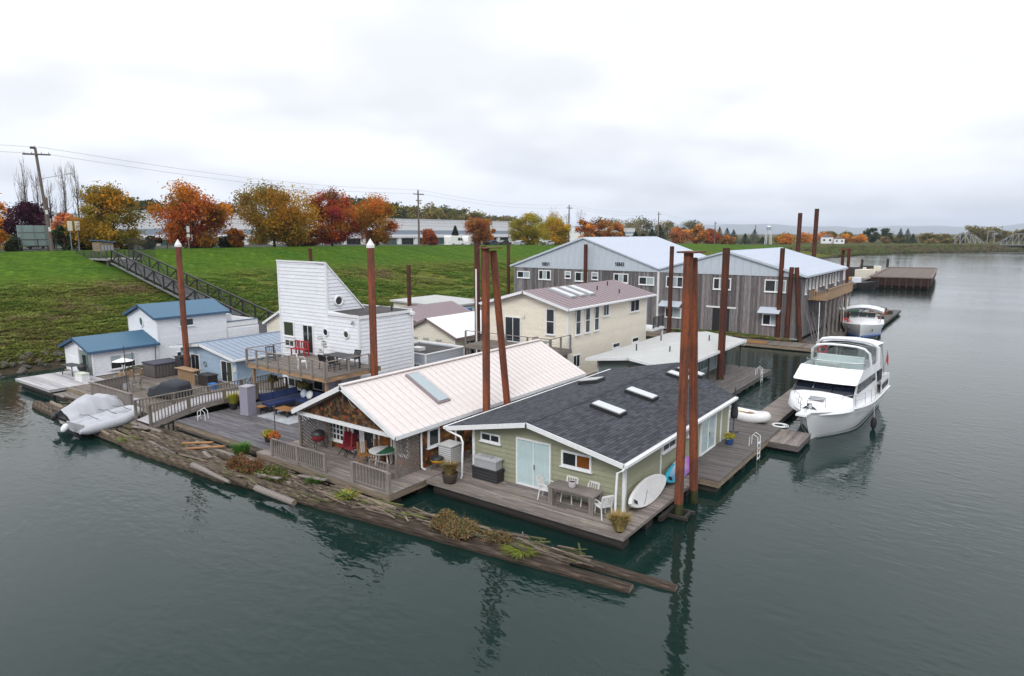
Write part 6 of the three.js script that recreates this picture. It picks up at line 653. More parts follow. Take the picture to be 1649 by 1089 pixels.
steelPile('upright leg of the A frame piles at the barn corner', -16.15, -67.72, 7.6, { mat: M.darkRust, lean: [-16.05, -67.72] }); steelPile('leaning leg of the A frame piles at the barn corner', -14.63, -67.72, 7.6, { mat: M.darkRust, lean: [-15.6, -67.72] });
{ const p = thing('white_pole', 'thin white pole beside the pair of dark piles behind the pink roof', 'pole', [-32.4, 0.5, -39.9], 0); pipe(p, 'pole', M.plasticWhite, [[0, 0, 0], [0, 7.6, 0]], 0.06); add(p, 'foot', B(0.4, 0.1, 0.4), M.galv, [0, 0.05, 0]); }
function logThing(label, p, q, r0, r1, mat = M.log, squared = false) { // a floating log: crooked, tapered, furrowed
  const t = thing('log', label, 'log', [(p[0] + q[0]) / 2, 0, (p[2] + q[2]) / 2], undefined, 'floating logs'), n = 44, k = 22, secs = [], sd = rr(0, 50); for (let i = 0; i <= n; i++) { const s = i / n, c = V(mix(p[0], q[0], s), mix(p[1], q[1], s) + 0.05 * (noise3(s * 3, sd, 1) - 0.5), mix(p[2], q[2], s)), d = V(q[0] - p[0], 0, q[2] - p[2]).normalize(), sx = V(-d.z, 0, d.x), row = []; const end = i === 0 || i === n; for (let j = 0; j <= k; j++) { const a = j / k * 6.28319, sq = squared ? Math.pow(Math.max(Math.abs(Math.cos(a)), Math.abs(Math.sin(a))), -0.85) : 1, r = mix(r0, r1, s) * sq * (0.8 + 0.22 * noise3(Math.cos(a) * 2.4 + sd, Math.sin(a) * 2.4, s * 3) + 0.2 * noise3(Math.cos(a) * 8 + sd, Math.sin(a) * 8, s * 1.5)) * (1 + (end ? -0.06 : 0)); row.push([c.x + sx.x * Math.cos(a) * r, c.y + Math.sin(a) * r, c.z + sx.z * Math.cos(a) * r]); } row[k] = row[0]; secs.push(row); }
  add(t, 'trunk', loft(secs, true), mat).position.set(-t.position.x, 0, -t.position.z); for (const s of [secs[0], secs[n]]) { const m = new MB(), c = s.slice(0, k).reduce((a, v) => a.add(V(...v)), V()).multiplyScalar(1 / k); for (let j = 0; j < k; j++) m.tri(c, V(...s[j]), V(...s[j + 1]), null, [0, 0], [0.1, 0], [0, 0.1]); m.mesh(t, 'sawn_end', M.fascia); } return t;
}
for (const [l, p, q, a, b, sq] of [['outermost log at the left end of the log raft', [-48.3, 0.12, -15.5], [-42.3, 0.1, -15.2], 0.3, 0.26], ['log lying under the grey covered boat', [-43, 0.1, -17.2], [-37.5, 0.12, -16.4], 0.34, 0.28], ['mossy log lying under the inflatable dinghy', [-40.8, 0.08, -15.3], [-33, 0.12, -15.15], 0.36, 0.34], ['pale log at the river edge left of the red bush', [-35.2, 0.12, -15.05], [-26.6, 0.1, -15.35], 0.33, 0.3], ['second log behind the pale river edge log', [-36, 0.16, -15.75], [-27, 0.15, -15.9], 0.36, 0.3], ['third log of the raft below the painted lounge deck', [-35.5, 0.1, -16.4], [-28, 0.12, -16.55], 0.38, 0.33], ['dark log tucked under the lounge deck edge', [-34.5, 0.12, -17.1], [-25, 0.1, -17.2], 0.36, 0.3], ['curved log in front of the porch railing', [-27.2, 0.08, -15.45], [-20.6, 0.1, -16.1], 0.32, 0.26], ['short log below the crooked porch railing', [-25.4, 0.14, -16.3], [-21.9, 0.14, -16.75], 0.34, 0.3], ['short log below the porch deck corner', [-21.6, 0.14, -16.85], [-18.9, 0.12, -17.1], 0.32, 0.28], ['long squared timber log in the foreground', [-21.2, 0.04, -16.0], [-8.2, -0.02, -17.5], 0.27, 0.22, true], ['long plank topped log behind the foreground timber', [-18.8, 0.08, -17.2], [-7.1, -0.02, -18.35], 0.22, 0.15, true], ['mossy log beside the dry brown bush', [-19.5, 0.1, -16.7], [-10.5, 0.06, -17.55], 0.22, 0.17]]) logThing(l, p, q, a, b, l.includes('foreground') ? M.wetLog || M.log : M.log, sq);
for (let i = 0; i < 40; i++) { const x = i < 37 ? rr(-46.5, -22) : rr(-21, -11), l = rr(1.6, 5.2), z = x > -21 ? mix(-16.2, -17.6, (x + 21) / 13) - rr(0, 0.8) : -14.95 - rr(0, 2.3), a = rr(-0.09, 0.09), t = rnd(); logThing('thin weathered pole among the raft logs', [x - l / 2, 0.27 + t * 0.14, z], [x + l / 2, 0.25 + t * 0.14, z + Math.sin(a) * l], rr(0.07, 0.16), rr(0.06, 0.13), pick([M.log, M.deck, M.wetLog, M.fascia, M.greyWood])); }
{ // bark, boards and moss strewn over the raft
  const m = new MB(); for (let i = 0; i < 620; i++) { const x = -47 + Math.pow(rnd(), 0.9) * 37, far = x > -21, z = far ? mix(-16.1, -17.6, (x + 21) / 13) - rr(0, 0.9) : -15.1 - rr(0, 2.1), l = rr(0.15, 0.55) * (rnd() < 0.2 ? 2 : 1), w = rr(0.01, 0.035), y = 0.36 + rr(-0.05, 0.08), a = rr(-0.16, 0.16) + (rnd() < 0.12 ? rr(-1.2, 1.2) : 0), v = rr(0.3, 1.15), c = rnd() < 0.3 ? [v * 0.55, v * 0.68, v * 0.2] : [v, v * 0.9, v * 0.78]; m.obox(V(x, y, z), V(Math.cos(a) * l, rr(-0.05, 0.05), Math.sin(a) * l), V(0, 0.015, 0), V(-Math.sin(a) * w, 0, Math.cos(a) * w), c); } const d = stuff(m.mesh(null, 'bark_debris', M.deck)); tag(d, 'loose bark, moss and wood scraps lying over the log raft', 'debris');
  for (const [i, [x, z, r, l]] of [[-30.6, -16.4, 0.7, 2.2], [-31.5, -16.7, 0.55, 1.6], [-36.5, -16.3, 0.1, 1.4], [-29.4, -16.0, -0.3, 1.3], [-24.6, -16.0, 0.1, 1.5], [-22.9, -17.0, 0.15, 1.6]].entries()) { const b = tag(add(null, 'loose_plank', B(l, 0.05, 0.18), i < 2 ? M.teak : M.deck, [x, 0.5, z], [0, r, 0.05]), ['long orange plank lying across the log raft', 'short orange plank lying beside the long one', 'grey plank near the footbridge end of the raft', 'grey plank left of the red bush on the raft', 'grey plank right of the red bush on the raft', 'pale plank below the crooked porch railing'][i], 'plank', 'loose planks'); }
  const bush = (label, x, z, n, r, h, cols, o) => { const t = thing('bush', label, 'bush', [x, 0.25, z], rr(0, 6), 'raft plants'); const all = new MB(); for (let k = 0; k < 7; k++) { const q = k ? rr(0.35, 0.62) : 0.7, m = spray(Math.round(n * 0.24), r * q, h * rr(0.5, 1) * (k ? 0.85 : 1), cols, o), a = rr(0, 6.3), d = k ? r * rr(0.45, 0.95) : 0; for (let i = 0; i < m.p.length; i += 3) { m.p[i] += Math.cos(a) * d * 1.25; m.p[i + 2] += Math.sin(a) * d * 0.55; } for (const f of ['p', 'n', 'u', 'c']) for (const v of m[f]) all[f].push(v); } for (let i = 0; i < 90; i++) { const a = rr(0, 6.3), d = r * rr(0.1, 1), l = h * rr(0.5, 1.25), x = Math.cos(a) * d, z = Math.sin(a) * d * 0.6; all.tri(V(x - 0.008, 0, z), V(x + 0.008, 0, z), V(x + rr(-0.35, 0.35), l * (1 - 0.5 * d / r), z + rr(-0.3, 0.3)), pick(cols).map(v => v * 0.8), [0, 0], [1, 0], [0, 1]); } all.mesh(t, 'foliage', M.leaf); t.rotation.y = 0.1; };
  bush('reddish brown bush growing on the log raft', -26.5, -16.1, 2200, 0.75, 0.95, REDB, { leaf: 0.045 }); bush('dry brown bush on the logs in front of the green house', -14.6, -17.1, 3600, 0.85, 0.85, BRN, { leaf: 0.04 }); bush('second part of the dry brown growth beside the larger bush', -13.2, -17.35, 1100, 0.5, 0.5, BRN.concat([[0.09, 0.055, 0.04]]), { leaf: 0.04 }); bush('green shrub right of the reddish bush on the raft', -24.9, -16.5, 1600, 0.8, 0.6, GRN.concat(BRN), { leaf: 0.05 });
  const tu = (label, x, z, n, r, h, cols) => { const t = thing('grass_clump', label, 'grass clump', [x, 0.3, z], 0, 'raft plants'); blades(n, r, h, cols).mesh(t, 'blades', M.leaf); }; tu('bright green grass clump at the edge of the lounge deck', -28.3, -17.1, 260, 0.6, 0.75, [[0.06, 0.17, 0.03], [0.05, 0.12, 0.02]]); tu('green grass clump below the porch railing', -22.6, -16.9, 180, 0.5, 0.3, GRN); tu('yellow green grass clump on the raft below the porch corner', -20.3, -16.7, 220, 0.6, 0.25, YEL.concat(GRN)); tu('yellow green moss clump on the foreground log', -12.1, -17.2, 420, 0.7, 0.09, [[0.16, 0.17, 0.03], [0.10, 0.13, 0.03]]); tu('green moss clump beside the inflatable dinghy', -35.2, -15.2, 200, 0.7, 0.18, [[0.12, 0.15, 0.03]]);
}
// ---------------------------------------------------------------- trees beyond the levee
function leafyTree(name, label, x, z, h, w, cols, o = {}) {
  const { leaf = 0.2, n: n0 = 5200, clusters = 34, base = 0.06, spread = 0.135, group = 'autumn trees along the levee road', upright = 0 } = o, y0 = landY(x, z), t = thing(name, label, 'tree', [x, y0, z], 0, group), tr = new MB(), ml = new MB(), th = h * 0.3, C = [], n = Math.round(n0 * (leaf < 0.3 ? 3 : 1.3));
  for (let i = 0; i < clusters; i++) { const a = rr(0, 6.283), u = rr(-0.95, 1), r = Math.sqrt(Math.max(0, 1 - u * u)) * Math.pow(rnd(), 0.35), lump = 0.66 + 0.62 * noise3(Math.cos(a) * r * 1.9 + x, u * 1.9 + z, Math.sin(a) * r * 1.9), tp = (u > 0 ? 1 - upright * u * 0.3 : 1) * (0.8 + 0.2 * lump) * Math.max(0.75, lump); C.push({ p: V(Math.cos(a) * r * w * 0.42 * tp, h * (base + (1 - base) / 2) + u * h * (1 - base) * 0.46 * (u > 0 ? 0.82 + 0.2 * lump : 1), Math.sin(a) * r * w * 0.42 * tp), s: rr(0.5, 1.25), k: rr(0.9, 1.9), c: cols[Math.min(cols.length - 1, Math.floor(fbm(i * 0.37, x, z, 2) * 1.4 * cols.length - cols.length * 0.2 + rr(-0.4, 0.4)))] || pick(cols) }); }
  tr.tube([[0, -0.2, 0], [0.03, th * 0.5, 0.02], [0, th, 0], [0, h * 0.6, 0]], [h * 0.026, h * 0.02, h * 0.017, h * 0.008], 8); C.forEach((c, i) => { if (i % 2) return; const b = th * rr(0.55, 1.1); tr.tube([[0, b, 0], [c.p.x * 0.45, mix(b, c.p.y, 0.55), c.p.z * 0.45], [c.p.x, c.p.y, c.p.z]], [h * 0.011, h * 0.007, 0.02], 4, null, false); }); tr.mesh(t, 'trunk', M.bark);
  const gs = () => (rnd() + rnd() + rnd() - 1.5) * 1.1; for (let i = 0; i < n; i++) { const c = pick(C), s = leaf * rr(0.55, 1.3), R0 = w * spread * c.s, p = V(c.p.x + gs() * R0, c.p.y + gs() * R0 * 0.8, c.p.z + gs() * R0); if (p.y < h * base * 0.7) continue; const d = V(rr(-1, 1), rr(-0.6, 1), rr(-1, 1)).normalize(), e = V(rr(-1, 1), rr(-1, 1), rr(-1, 1)).cross(d).normalize(), v = rr(0.95, 1.3), col = rnd() < 0.82 ? c.c : pick(cols); ml.quad(p.clone().addScaledVector(d, -s), p.clone().addScaledVector(e, -s * 0.6), p.clone().addScaledVector(d, s), p.clone().addScaledVector(e, s * 0.6), [col[0] * v * c.k, col[1] * v * c.k, col[2] * v * c.k]); }
  ml.mesh(t, 'crown', M.treeLeaf); return t;
}
function conifer(label, x, z, h, w, o = {}) {
  const { n = 1500, col = [[0.018, 0.04, 0.022], [0.03, 0.055, 0.03], [0.012, 0.03, 0.02]], group = 'conifers', leaf = 0.5 } = o, y0 = landY(x, z), t = thing('conifer', label, 'tree', [x, y0, z], 0, group), tr = new MB(), m = new MB(); tr.tube([[0, -0.2, 0], [0, h * 0.97, 0]], [h * 0.025, 0.02], 6); tr.mesh(t, 'trunk', M.bark);
  for (let i = 0; i < n; i++) { const k = Math.pow(rnd(), 0.75), y = h * (0.06 + 0.94 * (1 - k)), layer = 0.72 + 0.28 * Math.abs(Math.sin(y / h * 24 + Math.sin(y))), r = w / 2 * k * layer * Math.pow(rnd(), 0.35), a = rr(0, 6.283), p = V(Math.cos(a) * r, y, Math.sin(a) * r), s = leaf * rr(0.5, 1.1), d = V(Math.cos(a) + rr(-0.4, 0.4), rr(-0.7, 0.15), Math.sin(a) + rr(-0.4, 0.4)).normalize(), e = V(-Math.sin(a), rr(-0.3, 0.3), Math.cos(a)), v = rr(0.7, 1.4), c = pick(col).map(q => q * v); m.quad(p.clone().addScaledVector(d, -s * 0.6), p.clone().addScaledVector(e, -s * 0.4), p.clone().addScaledVector(d, s), p.clone().addScaledVector(e, s * 0.4), c); }
  m.mesh(t, 'crown', M.leaf); return t;
}
function bareTree(label, x, z, h, w, group = 'bare poplars') { const t = thing('bare_poplar', label, 'tree', [x, landY(x, z), z], 0, group), m = new MB(), br = new MB(); m.tube([[0, -0.2, 0], [rr(-0.1, 0.1), h * 0.5, 0], [rr(-0.2, 0.2), h, 0]], [h * 0.014, h * 0.008, 0.015], 6); for (let i = 0; i < 34; i++) { const y = h * rr(0.1, 0.85), a = rr(0, 6.283), l = h * rr(0.15, 0.4) * (1 - y / h * 0.5), q = w * 0.5 * rr(0.35, 1), x1 = Math.cos(a) * q, z1 = Math.sin(a) * q, yt = Math.min(y + l, h * 1.02); br.tube([[0, y, 0], [x1 * 0.75, y + l * 0.4, z1 * 0.75], [x1, yt, z1]], [0.045, 0.03, 0.01], 3, null, false); for (let j = 0; j < 4; j++) { const k = rr(0.3, 0.9), b = [x1 * k, mix(y, yt, k), z1 * k]; br.tube([b, [b[0] + rr(-0.3, 0.3), b[1] + h * rr(0.05, 0.13), b[2] + rr(-0.3, 0.3)]], [0.022, 0.008], 3, null, false); } } m.mesh(t, 'trunk', M.bark); br.mesh(t, 'branches', std(lin(0.16, 0.13, 0.115), 0.95, null)); return t; }
const OLV = [[0.15, 0.12, 0.02], [0.22, 0.13, 0.015], [0.11, 0.10, 0.02], [0.30, 0.14, 0.015]], RED = [[0.26, 0.045, 0.02], [0.18, 0.022, 0.025], [0.32, 0.085, 0.02], [0.20, 0.10, 0.02]], ORN = [[0.34, 0.13, 0.02], [0.40, 0.17, 0.02], [0.25, 0.11, 0.02]], YGR = [[0.26, 0.20, 0.02], [0.19, 0.17, 0.025], [0.32, 0.20, 0.02]], RST = [[0.27, 0.10, 0.035], [0.22, 0.075, 0.03], [0.18, 0.09, 0.03]], FOR = [[0.03, 0.05, 0.022], [0.045, 0.06, 0.022], [0.025, 0.04, 0.02]], FOY = [[0.13, 0.11, 0.035], [0.10, 0.095, 0.03], [0.16, 0.12, 0.04]], PLU = [[0.05, 0.012, 0.025], [0.035, 0.01, 0.02], [0.07, 0.02, 0.03]];
leafyTree('maple_tree', 'orange maple at the far left edge beside the plum tree', -112, -32.6, 7.4, 6.5, ORN, { n: 3600 });
leafyTree('maple_tree', 'olive and gold maple behind the gangway platform', -112, -48.2, 9.4, 11.2, OLV, { n: 7000, clusters: 44 }); leafyTree('maple_tree', 'red and orange maple second from the gangway', -112, -61.5, 10.4, 13, RED.concat(ORN), { n: 7000, clusters: 44 });
leafyTree('maple_tree', 'largest gold maple with red top', -112, -77.2, 11.0, 15.8, OLV.concat([[0.28, 0.06, 0.02]]), { n: 9500, clusters: 60 }); leafyTree('maple_tree', 'crimson maple right of the largest gold maple', -114, -92.5, 11.2, 12.4, RED, { n: 7000, clusters: 46 }); leafyTree('maple_tree', 'red and gold maple right of the crimson one', -112, -103.2, 10.2, 12.8, RED.concat(ORN, OLV), { n: 6200, clusters: 40 });
leafyTree('maple_tree', 'rust coloured upright tree behind the white vans', -113, -139.6, 6.6, 8.0, RST.concat([[0.2, 0.13, 0.03]]), { n: 4400, upright: -0.6, base: 0 }); leafyTree('maple_tree', 'left of the two yellow green trees by the barn', -113, -163.5, 8.8, 11.8, YGR, { n: 6000, base: 0, clusters: 46 }); leafyTree('maple_tree', 'right of the two yellow green trees by the barn', -113, -178.2, 9.2, 10.4, YGR.concat([[0.34, 0.2, 0.03]]), { n: 5600, base: 0, clusters: 44 });
leafyTree('plum_tree', 'dark purple plum tree left of the utility pole', -130, -43.2, 7.2, 8.5, PLU, { n: 3600 }); leafyTree('plum_tree', 'second dark purple tree behind the utility pole', -131, -52.5, 5.2, 5.5, PLU, { n: 2000 }); leafyTree('round_shrub', 'round dark red shrub beside the second utility pole', -118, -126.5, 3.9, 5.0, [[0.2, 0.05, 0.03], [0.26, 0.09, 0.03]], { n: 2200, base: 0.02 });
[[-119, -44.9, 5.6, 4.6], [-113, -70, 3.2, 3], [-114, -87, 3.4, 3.4], [-120, -152, 7.4, 7], [-122, -196, 8.2, 8], [-118, -206, 8.3, 9], [-118, -216, 8.6, 12], [-118, -229, 7.8, 9], [-118, -292, 7.8, 12], [-118, -311, 8.8, 12], [-118, -330, 7.0, 13], [-118, -355, 4.6, 10], [-100, -405, 5, 10], [-110, -440, 6, 14], [-104, -470, 6.2, 15], [-98, -500, 6.6, 13], [-84, -490, 5.2, 11], [-77, -500, 5.4, 11]].forEach(([x, z, h, w], i) => leafyTree('maple_tree', ['salmon orange shrub at the left foot of the gold maple', 'small red shrub between two maples', 'small gold shrub between two maples', 'rust tree behind the yellow green trees', 'rust tree left of the barn gable peak', 'orange red tree above the left barn gable slope', 'broad orange red tree beside the left barn gable peak', 'rust tree right of the left barn gable peak', 'first orange tree beyond the barn roof valley', 'taller orange tree beyond the barn roof valley', 'red tree beyond the barn roof valley', 'low rust tree beyond the right barn roof', 'small orange tree beside the water tower', 'wide gold tree behind the tallest piles', 'broad orange tree on the far bank behind the tall piles', 'orange tree right of the tall piles', 'left of two small orange trees on the far bank', 'right of two small orange trees on the far bank'][i], x, z, h, w, i === 0 ? [[0.42, 0.16, 0.07], [0.36, 0.13, 0.06]] : i === 10 ? RED : i === 13 ? OLV : i > 11 ? ORN : RST.concat(i % 2 ? ORN : []), { n: z < -280 ? 1500 : 2400, leaf: z < -280 ? 0.5 : 0.36, clusters: 22, base: 0.08 }));
[[-120, -139, 5.4, 3.6], [-120, -238, 6.4, 5], [-120, -250, 5.3, 4.5], [-120, -266, 6.4, 5], [-120, -274, 8.2, 5.6], [-120, -257, 4.3, 4], [-120, -350, 9.5, 6], [-120, -362, 9.4, 7], [-120, -373, 8.6, 6.6], [-120, -394, 6.6, 6], [-120, -412, 9.2, 7.2], [-120, -429, 4.5, 5], [-53, -497, 9.7, 6], [-50, -507, 9.8, 6.4], [-46, -498, 6.4, 5], [-125, -52, 5, 3]].forEach(([x, z, h, w], i) => conifer(['small dark conifer against the warehouse wall', 'first of the dark conifers above the barn roof', 'second of the dark conifers above the barn roof', 'fourth of the dark conifers above the barn roof', 'tallest dark conifer above the barn roof', 'third small dark conifer above the barn roof', 'left of the tall conifers beyond the barn', 'middle of the tall conifers beyond the barn', 'right of the tall conifers beyond the barn', 'conifer left of the water tower group', 'tall conifer beside the water tower', 'small conifer right of the water tower', 'left conifer of the far bank pair', 'right conifer of the far bank pair', 'small conifer right of the far bank pair', 'slim conifer right of the leaning utility pole'][i], x, z, h, w * (z < -200 ? 1.5 : 1.2), { n: z < -200 ? 1700 : 1800 }));
[[-300, -144, 17, 14], [-300, -181, 17, 12], [-305, -250, 21, 15], [-300, -262, 23.5, 14], [-310, -273, 25.2, 16], [-300, -286, 22.4, 15], [-300, -303, 20.5, 16], [-300, -321, 21.5, 16], [-300, -340, 22.5, 16], [-300, -357, 21.4, 15], [-300, -376, 20.3, 15], [-300, -394, 18, 15], [-300, -421, 18.3, 19], [-300, -560, 17, 24], [-300, -593, 17.5, 24], [-300, -635, 18.8, 25], [-300, -706, 18, 22], [-300, -770, 20.4, 20], [-72, -515, 9.9, 11], [-65, -526, 10.4, 12], [-41, -538, 5.5, 13], [-32, -544, 5.3, 13], [-23, -550, 5.5, 12], [-56, -530, 4.4, 11], [-62, -505, 3.6, 8], [-36, -512, 2.4, 7], [-28, -515, 2.6, 7], [-100, -520, 7, 13], [-90, -530, 6.5, 12], [-19, -620, 11.3, 19], [-8, -625, 11.8, 17], [10, -620, 8.5, 16], [1, -628, 7.6, 14], [22, -630, 8, 16]].forEach(([x, z, h, w], i) => { const far = x > -101, k = i < 6 ? FOR : i < 12 ? (i === 8 || i === 11 ? FOR.concat(FOY) : FOY) : i < 18 ? FOY.concat(i % 2 ? FOR : []) : i < 20 ? FOR : FOY.concat(i > 22 && i < 27 ? BRN : []); leafyTree('woodland_tree', far ? ['dark rounded tree left on the far bank', 'dark rounded tree right on the far bank', 'low tan tree left before the bridge', 'low tan tree middle before the bridge', 'low tan tree right before the bridge', 'tan shrub tree right of the far dark rounded trees', 'small tan shrub below the far dark rounded trees', 'low bush on the bank left of the bridge', 'low bush on the bank nearest the bridge', 'hazy tan tree left behind the tall piles', 'hazy tan tree right behind the tall piles', 'tall olive tree left behind the bridge', 'tall olive tree right behind the bridge', 'olive tree behind the right bridge span', 'lower olive tree between the bridge spans', 'olive tree at the right edge behind the bridge'][i - 18] : `${k === FOR ? 'dark green' : 'olive tan'} woodland tree, ${['first', 'second', 'third', 'fourth', 'fifth', 'sixth', 'seventh', 'eighth', 'ninth', 'tenth', 'eleventh', 'twelfth', 'thirteenth', 'fourteenth', 'fifteenth', 'sixteenth', 'seventeenth', 'eighteenth'][i]} from the left behind the warehouses`, x, z, h, far ? w : w * 1.5, k, { n: far ? 1500 : 3000, leaf: far ? 0.6 : 0.8, clusters: far ? 20 : 34, base: 0.06, group: 'woodland behind the warehouses' }); });
[[-285, -246, 20], [-290, -257, 22], [-285, -268, 21], [-290, -280, 21.5], [-285, -294, 19.5], [-285, -311, 19.5], [-285, -330, 20], [-285, -348, 19.5], [-285, -366, 18.5], [-285, -385, 17]].forEach(([x, z, h], i) => leafyTree('woodland_tree', `${i < 4 ? 'dark green' : 'olive tan'} front woodland tree, ${['first', 'second', 'third', 'fourth', 'fifth', 'sixth', 'seventh', 'eighth', 'ninth', 'tenth'][i]} along the warehouse roof line`, x, z, h, 19, i < 4 ? FOR : FOY, { n: 2600, leaf: 0.8, clusters: 30, base: 0.06, group: 'woodland behind the warehouses' }));
[[-135, -45, 14.3, 3], [-135, -46.8, 13.2, 3], [-135, -51, 14.3, 3], [-135, -53, 14.7, 2.8], [-135, -48.6, 11.9, 3], [-136, -55, 10, 3]].forEach(([x, z, h, w], i) => bareTree(['leftmost bare poplar behind the utility pole', 'second bare poplar behind the utility pole', 'fourth bare poplar, right of the utility pole', 'tallest bare poplar right of the utility pole', 'third bare poplar, short, right behind the pole', 'bare poplar rising behind the gold maple'][i], x, z, h, w)); [[-160, -251, 15, 6], [-160, -275, 15.6, 6], [-162, -240, 13, 6], [-160, -262, 13, 6], [-158, -205, 11, 5]].forEach(([x, z, h, w], i) => bareTree(`bare tree ${['left', 'right', 'far left', 'middle', 'lowest'][i]} in the bare group above the yellow trees`, x, z, h, w, 'bare trees'));

// ---------------------------------------------------------------- warehouses, poles, vehicles, gangway
function warehouse(label, x, z0, z1, top, wall = M.white) { // long tilt-up building facing the river: bands, windows each with its own panes, white piers
  const y = 6.4, t = thing('warehouse', label, 'warehouse', [x - 20, y, (z0 + z1) / 2], undefined, 'warehouses'); bx(t, 'wall', wall, x - 40, x, y, top, z1, z0); bx(t, 'stripe', M.stripeBlue, x, x + 0.08, 10.5, 11.8, z1, z0); bx(t, 'canopy_band', wall, x + 0.0, x + 0.5, 9.5, 10.2, z1 + 0.3, z0 - 0.3); bx(t, 'parapet', M.greyBlueWhite, x - 40.1, x + 0.12, top, top + 0.25, z1 - 0.1, z0 + 0.1);
  for (let z = z0 - 1.5, i = 0; z > z1 + 6; z -= 7.2, i++) { win(t, 'x', z - 5, z, y + 1.0, 9.3, x + 0.02, { cols: 3, fr: 0.14, glass: i % 3 === 1 ? M.tealGlass : M.glass, mat: M.darkMetal, sill: false }); bx(t, 'pier', wall, x + 0.02, x + 0.35, y, 9.48, z - 6.6, z - 5.6); for (const q of [0.4, 0.8]) bx(t, 'groove', M.stripeBlue, x, x + 0.03, 12.2 + q * 2.4, 12.26 + q * 2.4, z - 7, z - 0.2); } return t;
}
warehouse('white warehouse with blue grey stripe behind the red maples', -150, -66, -108, 15.4); warehouse('long white warehouse with blue grey stripe behind the vans', -150, -111, -210, 15.0); warehouse('pale warehouse behind the leaning utility pole', -165, -50, -75, 15.0, M.greyBlueWhite); warehouse('far white warehouse behind the barn roof', -190, -330, -395, 14.0);
function house2(label, x, z, w, h, m) { const t = thing('distant_house', label, 'house', [x, landY(x, z), z], 0.3, 'houses on the far bank'); add(t, 'wall', B(w, h, w * 0.7), m, [0, h / 2, 0]); const s = new THREE.Shape(); s.moveTo(-w * 0.55, 0); s.lineTo(w * 0.55, 0); s.lineTo(0, h * 0.5); const g = new THREE.ExtrudeGeometry(s, { depth: w * 0.76, bevelEnabled: false }); add(t, 'roof', g, M.brownRoof, [0, h, -w * 0.38]); for (const q of [-0.25, 0.25]) add(t, 'window', B(w * 0.18, h * 0.3, 0.1), M.glass, [q * w, h * 0.55, w * 0.36]); }
house2('white house behind the tall piles on the far bank', -92, -474, 7, 4, M.white); house2('small white house right of the tall piles', -84, -470, 6, 3, M.white); 
const poleTops = []; function utilityPole(label, x, z, h, lean = 0, arms = 1) { const y = landY(x, z), t = thing('utility_pole', label, 'utility pole', [x, y, z], 0, 'utility poles'); t.rotation.x = lean; pipe(t, 'pole', M.poleWood, [[0, -0.5, 0], [0, h, 0]], [0.26, 0.17], 10); for (let i = 0; i < arms; i++) { const ay = h - 0.9 - i * 1.5; add(t, 'crossarm', B(0.16, 0.2, i ? 1.8 : 3.4), M.poleWood, [0.18, ay, 0]); for (const q of i ? [-0.7, 0.7] : [-1.5, -0.6, 0.6, 1.5]) add(t, 'insulator', new THREE.CylinderGeometry(0.05, 0.08, 0.22, 8), M.plasticGrey, [0.18, ay + 0.21, q]); } add(t, 'top_insulator', new THREE.CylinderGeometry(0.05, 0.09, 0.3, 8), M.plasticGrey, [0, h + 0.15, 0]); poleTops.push([x, y + h, z]); return t; }
const P1 = utilityPole('tall leaning utility pole behind the gangway platform', -110, -39.3, 14.4, 0.055, 1); add(P1, 'transformer_bracket', B(0.3, 0.3, 0.5), M.darkMetal, [0, 14.4, 0.35]); for (const y of [3.2, 5.6]) add(P1, 'conduit_box', B(0.25, 0.6, 0.25), M.plasticWhite, [0.25, y, 0]); bar(P1, 'lamp_arm', M.galv, [0.1, 10.2, 0], [0.3, 10.9, -3.6], 0.07); add(P1, 'street_light_head', B(0.3, 0.14, 0.9), M.plasticGrey, [0.3, 10.92, -3.9]);
utilityPole('utility pole in front of the long white warehouse', -112, -116.6, 13, 0, 2); utilityPole('third utility pole, left of the barn peak', -112, -185, 12.6, 0, 1); utilityPole('fourth utility pole above the barn roof', -112, -254, 12.8, 0, 1); utilityPole('fifth utility pole beyond the barn', -112, -320, 11, 0, 1); utilityPole('sixth utility pole near the water tower', -112, -386, 11, 0, 1); utilityPole('far left bare utility pole beside the panel', -128, -45.5, 8.5, -0.02, 0);
for (let i = 0; i < 5; i++) { const [a, b] = [poleTops[i], poleTops[i + 1]], m = (q, dy) => { const P = []; for (let k = 0; k <= 14; k++) { const s = k / 14; P.push([mix(a[0], b[0], s) + 0.18, mix(a[1], b[1], s) + dy - 2.2 * Math.sin(Math.PI * s) * 0.6, mix(a[2], b[2], s) + 0]); } return P; }; for (const [n, dy, dx] of [['upper', 0.1, 0], ['lower', -0.85, 0.9]]) { const t = tag(pipe(null, 'power_line', M.galv, m(0, dy).map(p => [p[0] + dx, p[1], p[2]]), 0.02, 4), `${n} wire running right from the ${['tall leaning', 'second', 'third', 'fourth', 'fifth'][i]} utility pole`, 'wire', 'power lines'); } }
for (const [n, dy, dx] of [['upper', 0.1, 0], ['lower', -0.85, 0.9]]) { const a = poleTops[0], P = []; for (let k = 0; k <= 12; k++) { const s = k / 12; P.push([a[0] + dx, a[1] + dy - 1.0 * Math.sin(Math.PI * s) + s * 1.5, a[2] + s * 55 + (dy < -4 ? 0 : 0)]); } tag(pipe(null, 'power_line', M.galv, P, 0.02, 4), `${n} wire running off to the left from the leaning pole`, 'wire', 'power lines'); }
